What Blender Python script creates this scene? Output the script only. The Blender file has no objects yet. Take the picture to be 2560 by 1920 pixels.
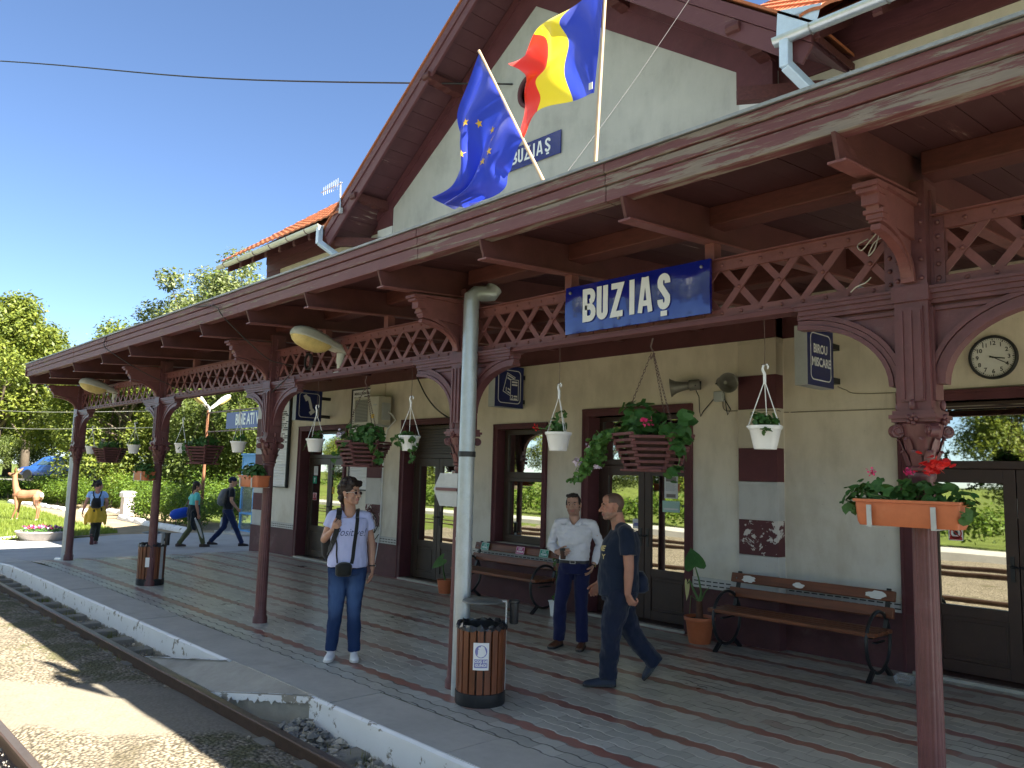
import bpy, bmesh, math, random
import numpy as np
from math import sin, cos, pi, radians, sqrt, atan2, floor
from mathutils import Vector as V, Matrix as M, noise as NZ
from mathutils.bvhtree import BVHTree
random.seed(7); rng = np.random.default_rng(7)
scn = bpy.context.scene
COL = scn.collection
R = radians
# ------------------------------------------------------------------ mesh builder
class MB:
    def __init__(s): s.v=[]; s.f=[]; s.m=[]; s.mi=0; s.X=None
    def add(s, vs, fs):
        b=len(s.v)
        if s.X is not None: vs=[s.X@V(p) for p in vs]
        s.v.extend([tuple(p) for p in vs]); s.f.extend([tuple(i+b for i in f) for f in fs]); s.m.extend([s.mi]*len(fs))
    def box(s, x0,x1,y0,y1,z0,z1):
        s.add([(x0,y0,z0),(x1,y0,z0),(x1,y1,z0),(x0,y1,z0),(x0,y0,z1),(x1,y0,z1),(x1,y1,z1),(x0,y1,z1)],
              [(0,3,2,1),(4,5,6,7),(0,1,5,4),(1,2,6,5),(2,3,7,6),(3,0,4,7)])
    def bar(s, p, q, w, h, up=(0,0,1)):     # oriented box from p to q, w across, h along up
        p=V(p); q=V(q); d=(q-p).normalized(); u=V(up); a=d.cross(u)
        if a.length<1e-4: a=d.cross(V((0,1,0)))
        a.normalize(); u=a.cross(d).normalized(); a=a*(w/2); u=u*(h/2)
        vs=[p-a-u,p+a-u,p+a+u,p-a+u,q-a-u,q+a-u,q+a+u,q-a+u]
        s.add(vs,[(0,3,2,1),(4,5,6,7),(0,1,5,4),(1,2,6,5),(2,3,7,6),(3,0,4,7)])
    def loft(s, rings, cap=True, closed=False):
        n=len(rings[0]); vs=[p for r in rings for p in r]; fs=[]
        k=len(rings)
        for i in range(k if closed else k-1):
            a=i*n; b=((i+1)%k)*n
            for j in range(n): fs.append((a+j,a+(j+1)%n,b+(j+1)%n,b+j))
        if cap and not closed: fs.append(tuple(range(n-1,-1,-1))); fs.append(tuple(range((k-1)*n,k*n)))
        s.add(vs,fs)
    def tube(s, pts, r, n=8, closed=False, cap=True):
        P=[V(p) for p in pts]; k=len(P); rs=r if isinstance(r,(list,tuple)) else [r]*k
        ref=None; rings=[]
        for i in range(k):
            if closed: t=P[(i+1)%k]-P[i-1]
            else: t=P[min(i+1,k-1)]-P[max(i-1,0)]
            if t.length<1e-9: t=V((0,0,1))
            t.normalize()
            if ref is None: ref=V((0,0,1)) if abs(t.z)<.9 else V((1,0,0))
            a=t.cross(ref); 
            if a.length<1e-5: a=t.cross(V((0,1,0)))
            a.normalize(); b=t.cross(a).normalized(); ref=-b if False else ref
            rings.append([P[i]+a*(rs[i]*cos(2*pi*j/n))+b*(rs[i]*sin(2*pi*j/n)) for j in range(n)])
        s.loft(rings,cap,closed)
    def cyl(s,p,q,r0,r1=None,n=14): s.tube([p,q],[r0,r0 if r1 is None else r1],n)
    def capsule(s,pts,rad,n=12):           # rounded chain
        P=[V(p) for p in pts]; rs=list(rad)
        d0=(P[0]-P[1]).normalized(); d1=(P[-1]-P[-2]).normalized()
        A=[];ra=[]
        for a in (1.0,.8,.45): A.append(P[0]+d0*rs[0]*sin(a*pi/2)); ra.append(max(rs[0]*cos(a*pi/2),rs[0]*.05))
        B=[];rb=[]
        for a in (.45,.8,1.0): B.append(P[-1]+d1*rs[-1]*sin(a*pi/2)); rb.append(max(rs[-1]*cos(a*pi/2),rs[-1]*.05))
        s.tube(A+P+B, ra+rs+rb, n)
    def ball(s,c,r,nu=14,nv=9,rot=None):
        c=V(c); r=(r,r,r) if not isinstance(r,(tuple,list)) else r
        rings=[]
        for i in range(nv+1):
            t=-pi/2+pi*min(max(i/nv,.02),.98)
            ring=[]
            for j in range(nu):
                p=V((r[0]*cos(t)*cos(2*pi*j/nu), r[1]*cos(t)*sin(2*pi*j/nu), r[2]*sin(t)))
                if rot is not None: p=rot@p
                ring.append(c+p)
            rings.append(ring)
        s.loft(rings)
    def lathe(s, prof, n=24, c=(0,0,0), a0=0, mod=None):
        rings=[]
        for k,(r,z) in enumerate(prof):
            rings.append([(c[0]+r*(1 if mod is None else mod(k,j))*cos(a0+2*pi*j/n), c[1]+r*(1 if mod is None else mod(k,j))*sin(a0+2*pi*j/n), c[2]+z) for j in range(n)])
        s.loft(rings)
    def prism(s, poly, axis, a, b):        # 2-D polygon extruded along an axis
        def mk(u,v,w): return {'x':(w,u,v),'y':(u,w,v),'z':(u,v,w)}[axis]
        n=len(poly); vs=[mk(u,v,a) for u,v in poly]+[mk(u,v,b) for u,v in poly]
        fs=[tuple(range(n-1,-1,-1)),tuple(range(n,2*n))]+[(i,(i+1)%n,n+(i+1)%n,n+i) for i in range(n)]
        s.add(vs,fs)
    def sweep(s, prof, path, up=(0,0,1)):  # profile (a,b) swept: a across, b along up
        rings=[]; P=[V(p) for p in path]; U=V(up)
        for i,p in enumerate(P):
            t=(P[min(i+1,len(P)-1)]-P[max(i-1,0)]).normalized()
            a=t.cross(U).normalized(); b=a.cross(t).normalized()
            rings.append([p+a*x+b*y for x,y in prof])
        s.loft(rings)
    def quad(s,a,b,c,d): s.add([a,b,c,d],[(0,1,2,3)])
def link(name, me, parent=None):
    o=bpy.data.objects.new(name, me); COL.objects.link(o)
    if parent is not None: o.parent=parent
    return o
def wloc(p):
    l=V((0,0,0))
    while p is not None: l+=p.location; p=p.parent
    return l
def mesh_of(name, mb, mats, off=(0,0,0), smooth=False, recalc=True):
    me=bpy.data.meshes.new(name); ox,oy,oz=off
    me.from_pydata([(x-ox,y-oy,z-oz) for x,y,z in mb.v],[],mb.f)
    mats=mats if isinstance(mats,(list,tuple)) else [mats]
    for m in mats: me.materials.append(m)
    if len(mats)>1: me.polygons.foreach_set('material_index', mb.m)
    if recalc:
        bm=bmesh.new(); bm.from_mesh(me); bmesh.ops.recalc_face_normals(bm,faces=bm.faces); bm.to_mesh(me); bm.free()
    if smooth:
        me.polygons.foreach_set('use_smooth',[True]*len(me.polygons))
        if smooth!='all':
            me.set_sharp_from_angle(angle=R(smooth if smooth is not True else 38))
    me.update(); return me
def obj(name, mb, mats, parent=None, world=True, smooth=False, bevel=0, recalc=True):
    if world and parent is not None: off=wloc(parent)
    elif world:
        a=np.array(mb.v); lo=a.min(0); hi=a.max(0); off=((lo[0]+hi[0])/2,(lo[1]+hi[1])/2,lo[2])
    else: off=(0,0,0)
    me=mesh_of(name,mb,mats,off,smooth,recalc)
    o=link(name,me,parent)
    if world and parent is None: o.location=off
    if bevel:
        b=o.modifiers.new('bevel','BEVEL'); b.width=bevel; b.segments=2; b.limit_method='ANGLE'; b.angle_limit=R(40)
    return o
def struct(name, mb, mats, **k):
    me=mesh_of(name,mb,mats,(0,0,0),k.get('smooth',False),k.get('recalc',True)); o=link(name,me); o['kind']='structure'; return o
def empty(name, loc, rz=0):
    o=bpy.data.objects.new(name,None); COL.objects.link(o); o.location=loc; o.rotation_euler=(0,0,rz); o.empty_display_size=.2; return o
def tag(o, label, cat, group=None, kind=None):
    o['label']=label; o['category']=cat
    if group: o['group']=group
    if kind: o['kind']=kind
    return o
def thing(name, loc, label, cat, group=None, rz=0): return tag(empty(name,loc,rz),label,cat,group)
def copy_tree(o, parent=None):
    c=o.copy(); COL.objects.link(c)
    if parent is not None: c.parent=parent
    for ch in list(o.children): copy_tree(ch,c)
    return c
def baked(o):                              # mesh with modifiers applied
    dg=bpy.context.evaluated_depsgraph_get(); return bpy.data.meshes.new_from_object(o.evaluated_get(dg))
def remesh(name, mb, voxel, mats, parent=None, it=2, wrinkle=None, zone=None, fac=.5, cut=None):
    me=mesh_of('tmp',mb,[],recalc=True); o=link('tmp',me)
    r=o.modifiers.new('r','REMESH'); r.mode='VOXEL'; r.voxel_size=voxel
    if it: q=o.modifiers.new('s','SMOOTH'); q.factor=fac; q.iterations=it
    bpy.context.view_layer.update(); me2=baked(o); bpy.data.objects.remove(o); bpy.data.meshes.remove(me)
    me2.name=name; me2.materials.clear()
    mats=mats if isinstance(mats,(list,tuple)) else [mats]
    for m in mats: me2.materials.append(m)
    n=len(me2.vertices); co=np.empty(n*3); me2.vertices.foreach_get('co',co); co=co.reshape(-1,3)
    if wrinkle:
        no=np.empty(n*3); me2.vertices.foreach_get('normal',no); no=no.reshape(-1,3)
        amp,sc=wrinkle
        for i in range(n):
            p=co[i]; w=NZ.noise(V((p[0]*sc[0],p[1]*sc[1],p[2]*sc[2])))+.5*NZ.noise(V((p[0]*sc[0]*2.3+5,p[1]*sc[1]*2.3,p[2]*sc[2]*2.3)))
            co[i]=p+no[i]*w*amp
        me2.vertices.foreach_set('co',co.ravel())
    me2.polygons.foreach_set('use_smooth',[True]*len(me2.polygons))
    if zone is not None:
        k=len(me2.polygons); c=np.empty(k*3); me2.polygons.foreach_get('center',c); c=c.reshape(-1,3)
        me2.polygons.foreach_set('material_index', np.asarray(zone(c),dtype=np.int32))
    me2.update()
    return link(name,me2,parent)
# ------------------------------------------------------------------ node helper
class NB:
    def __init__(s,name):
        s.mat=bpy.data.materials.new(name); s.mat.use_nodes=True; s.t=s.mat.node_tree; s.t.nodes.clear()
        s.out=s.t.nodes.new('ShaderNodeOutputMaterial'); s.P=s.N('ShaderNodeBsdfPrincipled'); s.t.links.new(s.P.outputs[0],s.out.inputs[0])
    def put(s,sock,v):
        if isinstance(v,bpy.types.NodeSocket): s.t.links.new(v,sock)
        elif v is not None:
            if isinstance(v,(tuple,list)) and len(v)==3 and sock.type=='RGBA': v=(*v,1)
            sock.default_value=v
    def N(s,typ,ins=None,**props):
        n=s.t.nodes.new(typ)
        for k,v in props.items(): setattr(n,k,v)
        for k,v in (ins or {}).items(): s.put(n.inputs[k],v)
        return n
    def m(s,op,a,b=None,c=None,clamp=False):
        n=s.N('ShaderNodeMath',operation=op,use_clamp=clamp); s.put(n.inputs[0],a)
        if b is not None: s.put(n.inputs[1],b)
        if c is not None: s.put(n.inputs[2],c)
        return n.outputs[0]
    def mix(s,f,a,b,mode='MIX'):
        n=s.N('ShaderNodeMix',data_type='RGBA',blend_type=mode); s.put(n.inputs[0],f); s.put(n.inputs[6],a); s.put(n.inputs[7],b); return n.outputs[2]
    def pos(s): 
        return s.N('ShaderNodeNewGeometry').outputs['Position']
    def objco(s): return s.N('ShaderNodeTexCoord').outputs['Object']
    def scale(s,v,sc):
        n=s.N('ShaderNodeVectorMath',operation='MULTIPLY'); s.put(n.inputs[0],v); n.inputs[1].default_value=sc; return n.outputs[0]
    def noise(s,v,sc,det=4,rough=.55,dist=0):
        n=s.N('ShaderNodeTexNoise',{'Scale':sc,'Detail':det,'Roughness':rough,'Distortion':dist}); s.put(n.inputs['Vector'],v); return n.outputs[0]
    def vor(s,v,sc,feat='F1',out=0,rand=1):
        n=s.N('ShaderNodeTexVoronoi',{'Scale':sc,'Randomness':rand},feature=feat); s.put(n.inputs['Vector'],v); return n.outputs[out]
    def sep(s,v):
        n=s.N('ShaderNodeSeparateXYZ'); s.put(n.inputs[0],v); return n.outputs
    def comb(s,x,y,z):
        n=s.N('ShaderNodeCombineXYZ'); s.put(n.inputs[0],x); s.put(n.inputs[1],y); s.put(n.inputs[2],z); return n.outputs[0]
    def ramp(s,f,stops):
        n=s.N('ShaderNodeValToRGB'); s.put(n.inputs[0],f); e=n.color_ramp.elements
        while len(e)<len(stops): e.new(.5)
        for i,(p,c) in enumerate(stops): e[i].position=p; e[i].color=(*c,1) if len(c)==3 else c
        return n.outputs[0]
    def step(s,f,a,b):   # smooth 0..1 between a and b
        n=s.N('ShaderNodeMapRange',{'From Min':a,'From Max':b},interpolation_type='SMOOTHSTEP'); s.put(n.inputs[0],f); return n.outputs[0]
    def bump(s,h,strength=.3,dist=.01):
        n=s.N('ShaderNodeBump',{'Strength':strength,'Distance':dist}); s.put(n.inputs['Height'],h); s.put(s.P.inputs['Normal'],n.outputs[0])
    def fin(s,col=None,rough=None,metal=None,spec=None,**k):
        s.put(s.P.inputs['Base Color'],col); s.put(s.P.inputs['Roughness'],rough)
        if metal is not None: s.put(s.P.inputs['Metallic'],metal)
        if spec is not None: s.put(s.P.inputs['Specular IOR Level'],spec)
        for a,b in k.items(): s.put(s.P.inputs[a.replace('_',' ')],b)
        return s.mat
def weath(name,col,rough=.6,sc=6,amt=.25,bump=.15,bsc=60,metal=0,stretch=(1,1,1),dirt=None,spec=.4,bd=.004):
    b=NB(name); p=b.pos(); q=b.scale(p,stretch) if stretch!=(1,1,1) else p
    n=b.noise(q,sc,5,.6); n2=b.noise(q,sc*7,3,.6)
    lo=tuple(c*(1-amt) for c in col); hi=tuple(min(1,c*(1+amt)) for c in col)
    f=b.m('ADD',b.m('MULTIPLY',n,.7),b.m('MULTIPLY',n2,.3))
    c=b.ramp(f,[(.3,lo),(.7,hi)])
    if dirt: c=b.mix(b.m('MULTIPLY',b.step(b.noise(p,dirt[1],6,.7),.55,.75),dirt[2]),c,dirt[0])
    if bump: b.bump(b.noise(q,bsc,4,.6),bump,bd)
    r=b.m('ADD',rough-.08,b.m('MULTIPLY',n2,.16))
    return b.fin(c,r,metal,spec)
def plain(name,col,rough=.5,metal=0,spec=.5): 
    b=NB(name); p=b.pos(); n=b.noise(p,30,3)
    return b.fin(b.mix(b.m('MULTIPLY',n,.25),col,tuple(c*.7 for c in col)),rough,metal,spec)
# ------------------------------------------------------------------ lettering
def text_mesh(txt, size, sx=1.0, bold=0.0, thick=.002, align='CENTER', shear=0):
    cu=bpy.data.curves.new('t','FONT'); cu.body=txt; cu.size=size; cu.align_x=align; cu.align_y='CENTER'; cu.offset=bold; cu.extrude=thick; cu.resolution_u=3; cu.shear=shear
    o=bpy.data.objects.new('t',cu); COL.objects.link(o); bpy.context.view_layer.update()
    me=baked(o); bpy.data.objects.remove(o)
    vs=[(v.co.x*sx,v.co.y,v.co.z) for v in me.vertices]; fs=[tuple(p.vertices) for p in me.polygons]
    bpy.data.meshes.remove(me); return vs,fs
FRONT=M(((1,0,0,0),(0,0,-1,0),(0,1,0,0),(0,0,0,1)))      # text x->X, y->Z, normal -> -Y
SIDE=M(((0,0,1,0),(1,0,0,0),(0,1,0,0),(0,0,0,1)))        # text x->Y, y->Z, normal -> +X
def add_text(mb, txt, at, size, frame=FRONT, **k):
    vs,fs=text_mesh(txt,size,**k); X=M.Translation(at)@frame
    mb.add([X@V(p) for p in vs],fs)
def arc(c,r,a0,a1,n=10,ry=None):
    ry=r if ry is None else ry
    return [(c[0]+r*cos(R(a0+(a1-a0)*i/n)),c[1]+ry*sin(R(a0+(a1-a0)*i/n))) for i in range(n+1)]
def ribbon(mb, pts, w, frame, at, thick=.003, closed=False):   # flat stroke of a letter
    P=[V((x,y)) for x,y in pts]; k=len(P); L=[];Rr=[]
    for i in range(k):
        a=P[i]-P[i-1] if (i>0 or closed) else None; c=P[(i+1)%k]-P[i] if (i<k-1 or closed) else None
        if a is None: a=c
        if c is None: c=a
        a=a.normalized(); c=c.normalized(); t=(a+c); t=t.normalized() if t.length>1e-4 else a
        n=V((-t.y,t.x)); f=1/max(.6,n.dot(V((-a.y,a.x)))); L.append(P[i]+n*(w/2*f)); Rr.append(P[i]-n*(w/2*f))
    X=M.Translation(at)@frame; vs=[];fs=[]
    for z in (0,thick): vs+= [X@V((p.x,p.y,z)) for p in L]+[X@V((p.x,p.y,z)) for p in Rr]
    o=2*k; m=k if closed else k-1
    for i in range(m):
        j=(i+1)%k; fs+=[(o+i,o+j,o+k+j,o+k+i),(i,j,o+j,o+i),(k+i,k+j,o+k+j,o+k+i)]
    if not closed: fs+=[(0,k,o+k,o),(k-1,2*k-1,o+2*k-1,o+k-1)]
    mb.add(vs,fs)
def buzias(mb, x, z, y, h, w, st):    # station name, condensed capitals, cedilla bar
    W=w/6.15; at=lambda i:(x+i*W*1.06,y,z)
    a=st/2; b=W*.80
    cnt=[0]
    def rr(i,pts,closed=False): cnt[0]+=1; ribbon(mb,pts,st,FRONT,at(i),.0012+.0003*(cnt[0]%5),closed=closed)
    r=b/2-a
    rr(0,[(a,h/2),(a,a),(b-r*1.2,a)]+arc((b-r*1.2,h*.27),r*1.2-a*0,-90,90,8,h*.27-a)[1:]+[(a,h*.54-a)])
    rr(0,[(a,h/2),(a,h-a),(b-r*1.2,h-a)]+arc((b-r*1.2,h*.75),r*1.05,90,-90,8,h*.25-a)[1:])
    rr(1,[(a,h),(a,h*.25)]+arc((b/2,h*.25),b/2-a,180,360,10,h*.25-a)[1:-1]+[(b-a,h*.25),(b-a,h)])
    rr(2,[(0,h-a),(b-a*.7,h-a),(a*.7,a),(b,a)])
    rr(3,[(b*.5-a*.2,0),(b*.5-a*.2,h)])
    st0=st; st=st0*.86; B=b*1.22; a=st/2
    rr(3.72,[(a,0),(B/2-a*.5,h)]); rr(3.72,[(B-a,0),(B/2+a*.5,h)]); rr(3.72,[(B*.22,h*.26),(B*.78,h*.26)]); st=st0; a=st/2
    sx=b/2-a
    rr(4.95,[(b-a,h*.72)]+arc((b/2,h*.76),sx,0,180,9,h*.24-a)+[(a*1.1,h*.66),(b-a*1.1,h*.34)]+arc((b/2,h*.24),sx,0,-180,9,h*.24-a)+[(a,h*.28)])
    ribbon(mb,[(b*.25,-h*.11),(b*.75,-h*.11)],st*.8,FRONT,at(4.95),.0012)
# ------------------------------------------------------------------ foliage
def quads_mesh(name, C, A, B, mats, mi=None, hexa=False):
    n=len(C)
    if hexa:
        k=6; ang=np.arange(6)*np.pi/3
        pts=np.stack([C+A*np.cos(a)+B*np.sin(a) for a in ang],1)
    else:
        k=4; pts=np.stack([C-A,C-B*.6+A*.15,C+A,C+B*.6+A*.15],1)
    me=bpy.data.meshes.new(name); me.vertices.add(n*k); me.vertices.foreach_set('co',pts.ravel())
    me.loops.add(n*k); me.loops.foreach_set('vertex_index',np.arange(n*k,dtype=np.int32))
    me.polygons.add(n); me.polygons.foreach_set('loop_start',np.arange(0,n*k,k,dtype=np.int32))
    for m in (mats if isinstance(mats,(list,tuple)) else [mats]): me.materials.append(m)
    if mi is not None: me.polygons.foreach_set('material_index',mi.astype(np.int32))
    me.update(calc_edges=True); me.validate(); return me
def leaf_frames(n, size, out=None, droop=.3):
    d=rng.normal(size=(n,3)); 
    if out is not None: d=d*.9+out*.8
    d[:,2]-=droop*0; d/=np.linalg.norm(d,axis=1)[:,None]+1e-9
    nn=rng.normal(size=(n,3))*.7+np.array([0,0,.9]); 
    if out is not None: nn+=out*.7
    a=d-nn*(np.sum(d*nn,1)/np.sum(nn*nn,1))[:,None]; a/=np.linalg.norm(a,axis=1)[:,None]+1e-9
    nn/=np.linalg.norm(nn,axis=1)[:,None]; b=np.cross(nn,a)
    s=size*(.6+.8*rng.random(n))[:,None]
    return a*s,b*s*.8
def puffs_mesh(name, puffs, n, size, mats, flat=1.0):
    vol=np.array([p[1][0]*p[1][1] + p[1][0]*p[1][2] for p in puffs]); pr=vol/vol.sum(); idx=rng.choice(len(puffs),n,p=pr)
    c=np.array([p[0] for p in puffs])[idx]; r=np.array([p[1] for p in puffs])[idx]
    d=rng.normal(size=(n,3)); d/=np.linalg.norm(d,axis=1)[:,None]
    rad=rng.random(n)**.35*(1+.12*rng.normal(size=n)); P=c+d*r*rad[:,None]
    A,B=leaf_frames(n,size,d)
    mi=None
    if isinstance(mats,(list,tuple)): mi=(rng.random(n)*len(mats)).astype(int)
    return quads_mesh(name,P,A,B,mats,mi)
# ================================================================== camera, light, sky
cam=bpy.data.cameras.new('camera'); camo=bpy.data.objects.new('camera',cam); COL.objects.link(camo); scn.camera=camo
yaw,pit,rol=R(47.151245),R(6.549036),R(1.459299)
fw=V((-sin(yaw)*cos(pit),cos(yaw)*cos(pit),sin(pit))); rt=V((cos(yaw),sin(yaw),0)); up=rt.cross(fw)
r2=rt*cos(rol)+up*sin(rol); u2=-rt*sin(rol)+up*cos(rol)
camo.matrix_world=M(((r2.x,u2.x,-fw.x,0),(r2.y,u2.y,-fw.y,0),(r2.z,u2.z,-fw.z,1.78),(0,0,0,1)))
cam.sensor_width=36; cam.lens=36*2002.065/2560; cam.clip_end=3000; cam.clip_start=.05
TOSUN=V((.99,.274,1)).normalized(); EL=math.asin(TOSUN.z); AZ=atan2(TOSUN.x,TOSUN.y)
sun=bpy.data.lights.new('sun','SUN'); sun.energy=5.0; sun.angle=R(.53); sun.color=(1,.93,.80)
suno=bpy.data.objects.new('sun',sun); COL.objects.link(suno); suno.rotation_euler=(-TOSUN).to_track_quat('-Z','Y').to_euler(); suno.location=(20,10,30)
w=bpy.data.worlds.new('World'); scn.world=w; w.use_nodes=True; wt=w.node_tree
sky=wt.nodes.new('ShaderNodeTexSky'); sky.sky_type='NISHITA'; sky.sun_disc=False; sky.sun_elevation=EL; sky.sun_rotation=AZ; sky.altitude=120; sky.air_density=.65; sky.dust_density=.2; sky.ozone_density=3.5
bg=wt.nodes['Background']; wt.links.new(sky.outputs[0],bg.inputs[0]); bg.inputs[1].default_value=.055
scn.view_settings.view_transform='Standard'; scn.view_settings.look='None'; scn.view_settings.exposure=2.4
# ================================================================== materials
MAROON=(.105,.026,.03)
def peeled(name,col,amt,stretch=(1.2,14,16),rough=.6,pale=(.46,.40,.34),grow=0):
    b=NB(name); p=b.pos(); q=b.scale(p,stretch)
    n=b.noise(q,1.0,6,.7,.4); big=b.noise(p,.7,3)
    f=b.m('ADD',n,b.m('MULTIPLY',b.m('SUBTRACT',big,.5),.55))
    if grow: f=b.m('ADD',f,b.m('MULTIPLY',b.step(b.sep(p)[0],-11,-3),grow))
    f=b.m('ADD',f,b.m('MULTIPLY',b.m('SUBTRACT',b.noise(b.scale(p,(stretch[0]*5,stretch[1]*3,stretch[2]*3)),1,5,.7),.5),.28))
    k=b.step(f,.72-amt,.78-amt); k2=b.step(f,.62-amt,.74-amt)
    g=b.noise(q,3,4,.7)
    paint=b.mix(b.m('MULTIPLY',b.noise(p,5,5),.8),col,tuple(min(1,c*1.5+.012) for c in col))
    old=b.mix(g,tuple(c*.5 for c in pale),pale)
    c=b.mix(b.m('MULTIPLY',k2,.45),paint,(.16,.07,.065)); c=b.mix(k,c,old)
    b.bump(b.m('ADD',b.m('MULTIPLY',k,-1.0),b.m('MULTIPLY',g,.5)),.5,.004)
    return b.fin(c,b.m('ADD',rough,b.m('MULTIPLY',k,.25)))
m_fascia=peeled('weathered_maroon_board',(.095,.027,.032),.15,stretch=(1.6,20,24),grow=.035,pale=(.27,.225,.195))
m_fascia2=peeled('maroon_board',(.085,.023,.027),.0)
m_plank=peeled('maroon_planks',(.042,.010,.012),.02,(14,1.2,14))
m_eave=peeled('maroon_eaves_boards',(.07,.023,.028),.03,(14,1.2,14))
m_frieze=weath('maroon_frieze_boards',(.10,.030,.032),.65,4,.25,.25,40,stretch=(1,6,6))
m_beam=weath('maroon_timber',(.085,.024,.021),.6,4,.35,.3,30,stretch=(2,10,10))
m_iron=weath('maroon_iron',(.165,.060,.058),.5,7,.22,.25,70,dirt=((.10,.028,.028),3,.7))
m_rafter=weath('maroon_rafter_iron',(.085,.028,.028),.55,6,.25,.25,60,dirt=((.07,.022,.022),3,.7))
m_irond=weath('maroon_iron_column',(.115,.042,.046),.42,7,.25,.25,70,dirt=((.16,.11,.115),9,.35))
m_maroonwall=weath('maroon_plaster',(.098,.028,.034),.72,3,.25,.3,45,dirt=((.17,.075,.075),2.5,.45))
m_maroonplinth=weath('maroon_plinth_plaster',(.088,.032,.036),.68,2.5,.3,.35,40,dirt=((.20,.13,.125),1.6,.5))
def plaster(name,hi,dirt=.5):
    b=NB(name); p=b.pos(); n=b.noise(p,1.1,6,.62,.3); n2=b.noise(b.scale(p,(1,1,.35)),5,5,.65)
    f=b.m('ADD',b.m('MULTIPLY',n,.6),b.m('MULTIPLY',n2,.4))
    c=b.ramp(f,[(.32,tuple(x*.74 for x in hi)),(.5,tuple(x*.95 for x in hi)),(.68,tuple(min(1,x*1.06) for x in hi))])
    st=b.step(b.noise(b.scale(p,(7,7,.45)),1,5,.7),.58,.8)
    c=b.mix(b.m('MULTIPLY',st,dirt*.5),c,tuple(x*.55 for x in hi))
    sp=b.step(b.vor(p,9),.05,.03); c=b.mix(b.m('MULTIPLY',sp,.5),c,(.2,.17,.13))
    b.bump(b.m('ADD',b.noise(p,26,5,.65),b.m('MULTIPLY',b.noise(p,3,3),1.4)),.35,.006)
    return b.fin(c,.85,spec=.25)
def skylit_cream(name):
    b=NB(name); p=b.pos(); z=b.sep(p)[2]; n=b.noise(p,1.1,6,.62,.3); n2=b.noise(b.scale(p,(1,1,.35)),5,5,.65)
    f=b.m('ADD',b.m('MULTIPLY',n,.6),b.m('MULTIPLY',n2,.4))
    k=b.step(b.m('ADD',z,b.m('MULTIPLY',b.m('SUBTRACT',n,.5),.9)),1.35,2.1)   # sky light painted in: whiter towards the foot, cream above
    c=b.mix(k,(.72,.69,.62),(.72,.64,.52))
    c=b.mix(b.m('MULTIPLY',b.step(f,.6,.3),.5),c,(.40,.34,.25))
    st=b.step(b.noise(b.scale(p,(7,7,.45)),1,5,.7),.58,.8); c=b.mix(b.m('MULTIPLY',st,.25),c,(.3,.25,.18))
    sp=b.step(b.vor(p,9),.05,.03); c=b.mix(b.m('MULTIPLY',sp,.4),c,(.2,.17,.13))
    b.bump(b.m('ADD',b.noise(p,26,5,.65),b.m('MULTIPLY',b.noise(p,3,3),1.4)),.35,.006)
    return b.fin(c,.85,spec=.25)
m_cream=skylit_cream('cream_plaster'); m_cream2=plaster('cream_plaster_block',(.58,.51,.40)); m_white=plaster('white_plaster',(.58,.575,.56),.7); m_gable=plaster('pale_grey_plaster',(.44,.43,.395),.6)
def chipped(name):
    b=NB(name); p=b.pos(); n=b.noise(p,6,7,.65,.6); k=b.step(n,.545,.56)
    c=b.mix(k,b.mix(b.noise(p,4),(.08,.02,.027),(.12,.035,.04)),(.62,.58,.55)); b.bump(k,-.5,.004); return b.fin(c,.7)
m_chip=chipped('chipped_maroon_plaster')
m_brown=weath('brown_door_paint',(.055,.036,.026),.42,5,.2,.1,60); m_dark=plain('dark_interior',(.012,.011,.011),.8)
m_brownd=weath('dark_brown_door_paint',(.048,.025,.021),.4,5,.2,.1,60)
def glass(name,col,rough):
    b=NB(name); p=b.pos(); b.bump(b.noise(p,1.6,1,.4),.018,.03); return b.fin(col,rough,1.0)
m_glass=glass('mirror_tinted_glass',(.52,.52,.47),.015)
m_zinc=weath('galvanised_metal',(.50,.53,.55),.34,8,.15,.08,50,metal=.75,dirt=((.33,.34,.33),2.5,.5))
m_pipe=weath('galvanised_pipe',(.42,.465,.50),.38,10,.12,.05,60,metal=.45,dirt=((.28,.29,.28),4,.45))
m_zincblue=weath('painted_gutter_metal',(.50,.60,.70),.4,6,.1,.05,40,metal=.2); m_gutter=weath('cream_gutter_metal',(.62,.60,.50),.45,6,.12,.05,40,metal=.25)
m_steel=plain('steel',(.35,.35,.35),.35,.9); m_black=plain('black_paint',(.014,.015,.018),.45); m_rubber=plain('black_plastic',(.017,.018,.02),.4)
m_whitep=plain('white_plastic',(.78,.79,.80),.3); m_paper=plain('white_paper',(.78,.78,.78),.7); m_grey=weath('grey_paint',(.40,.42,.43),.45,6,.12,.05,40)
m_red=plain('red_print',(.5,.03,.03),.6); m_green=plain('green_print',(.01,.30,.2),.5); m_mag=plain('magenta_print',(.45,.03,.19),.5); m_blueprint=plain('violet_print',(.20,.20,.45),.6); m_yellow=plain('yellow_print',(.75,.5,.03),.6)
def enamel():
    b=NB('blue_enamel'); p=b.pos(); b.bump(b.noise(b.scale(p,(1,1,2)),5,2,.5),.12,.02); n=b.noise(p,14,5,.7)
    c=b.mix(b.step(n,.74,.78),(.008,.014,.19),(.02,.02,.03)); return b.fin(c,.08,spec=.5,Coat_Weight=.5,Coat_Roughness=.04,Coat_IOR=1.5)
m_enamel=enamel(); m_signblue=plain('blue_sign_plastic',(.006,.016,.12),.3); m_signwhite=plain('white_sign_paint',(.74,.75,.76),.4)
m_cable=plain('black_cable',(.015,.014,.014),.6); m_wire=plain('pale_wire',(.5,.48,.42),.6); m_rope=plain('white_cord',(.7,.7,.68),.6); m_rustwire=plain('rusty_wire',(.10,.06,.05),.8)
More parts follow.
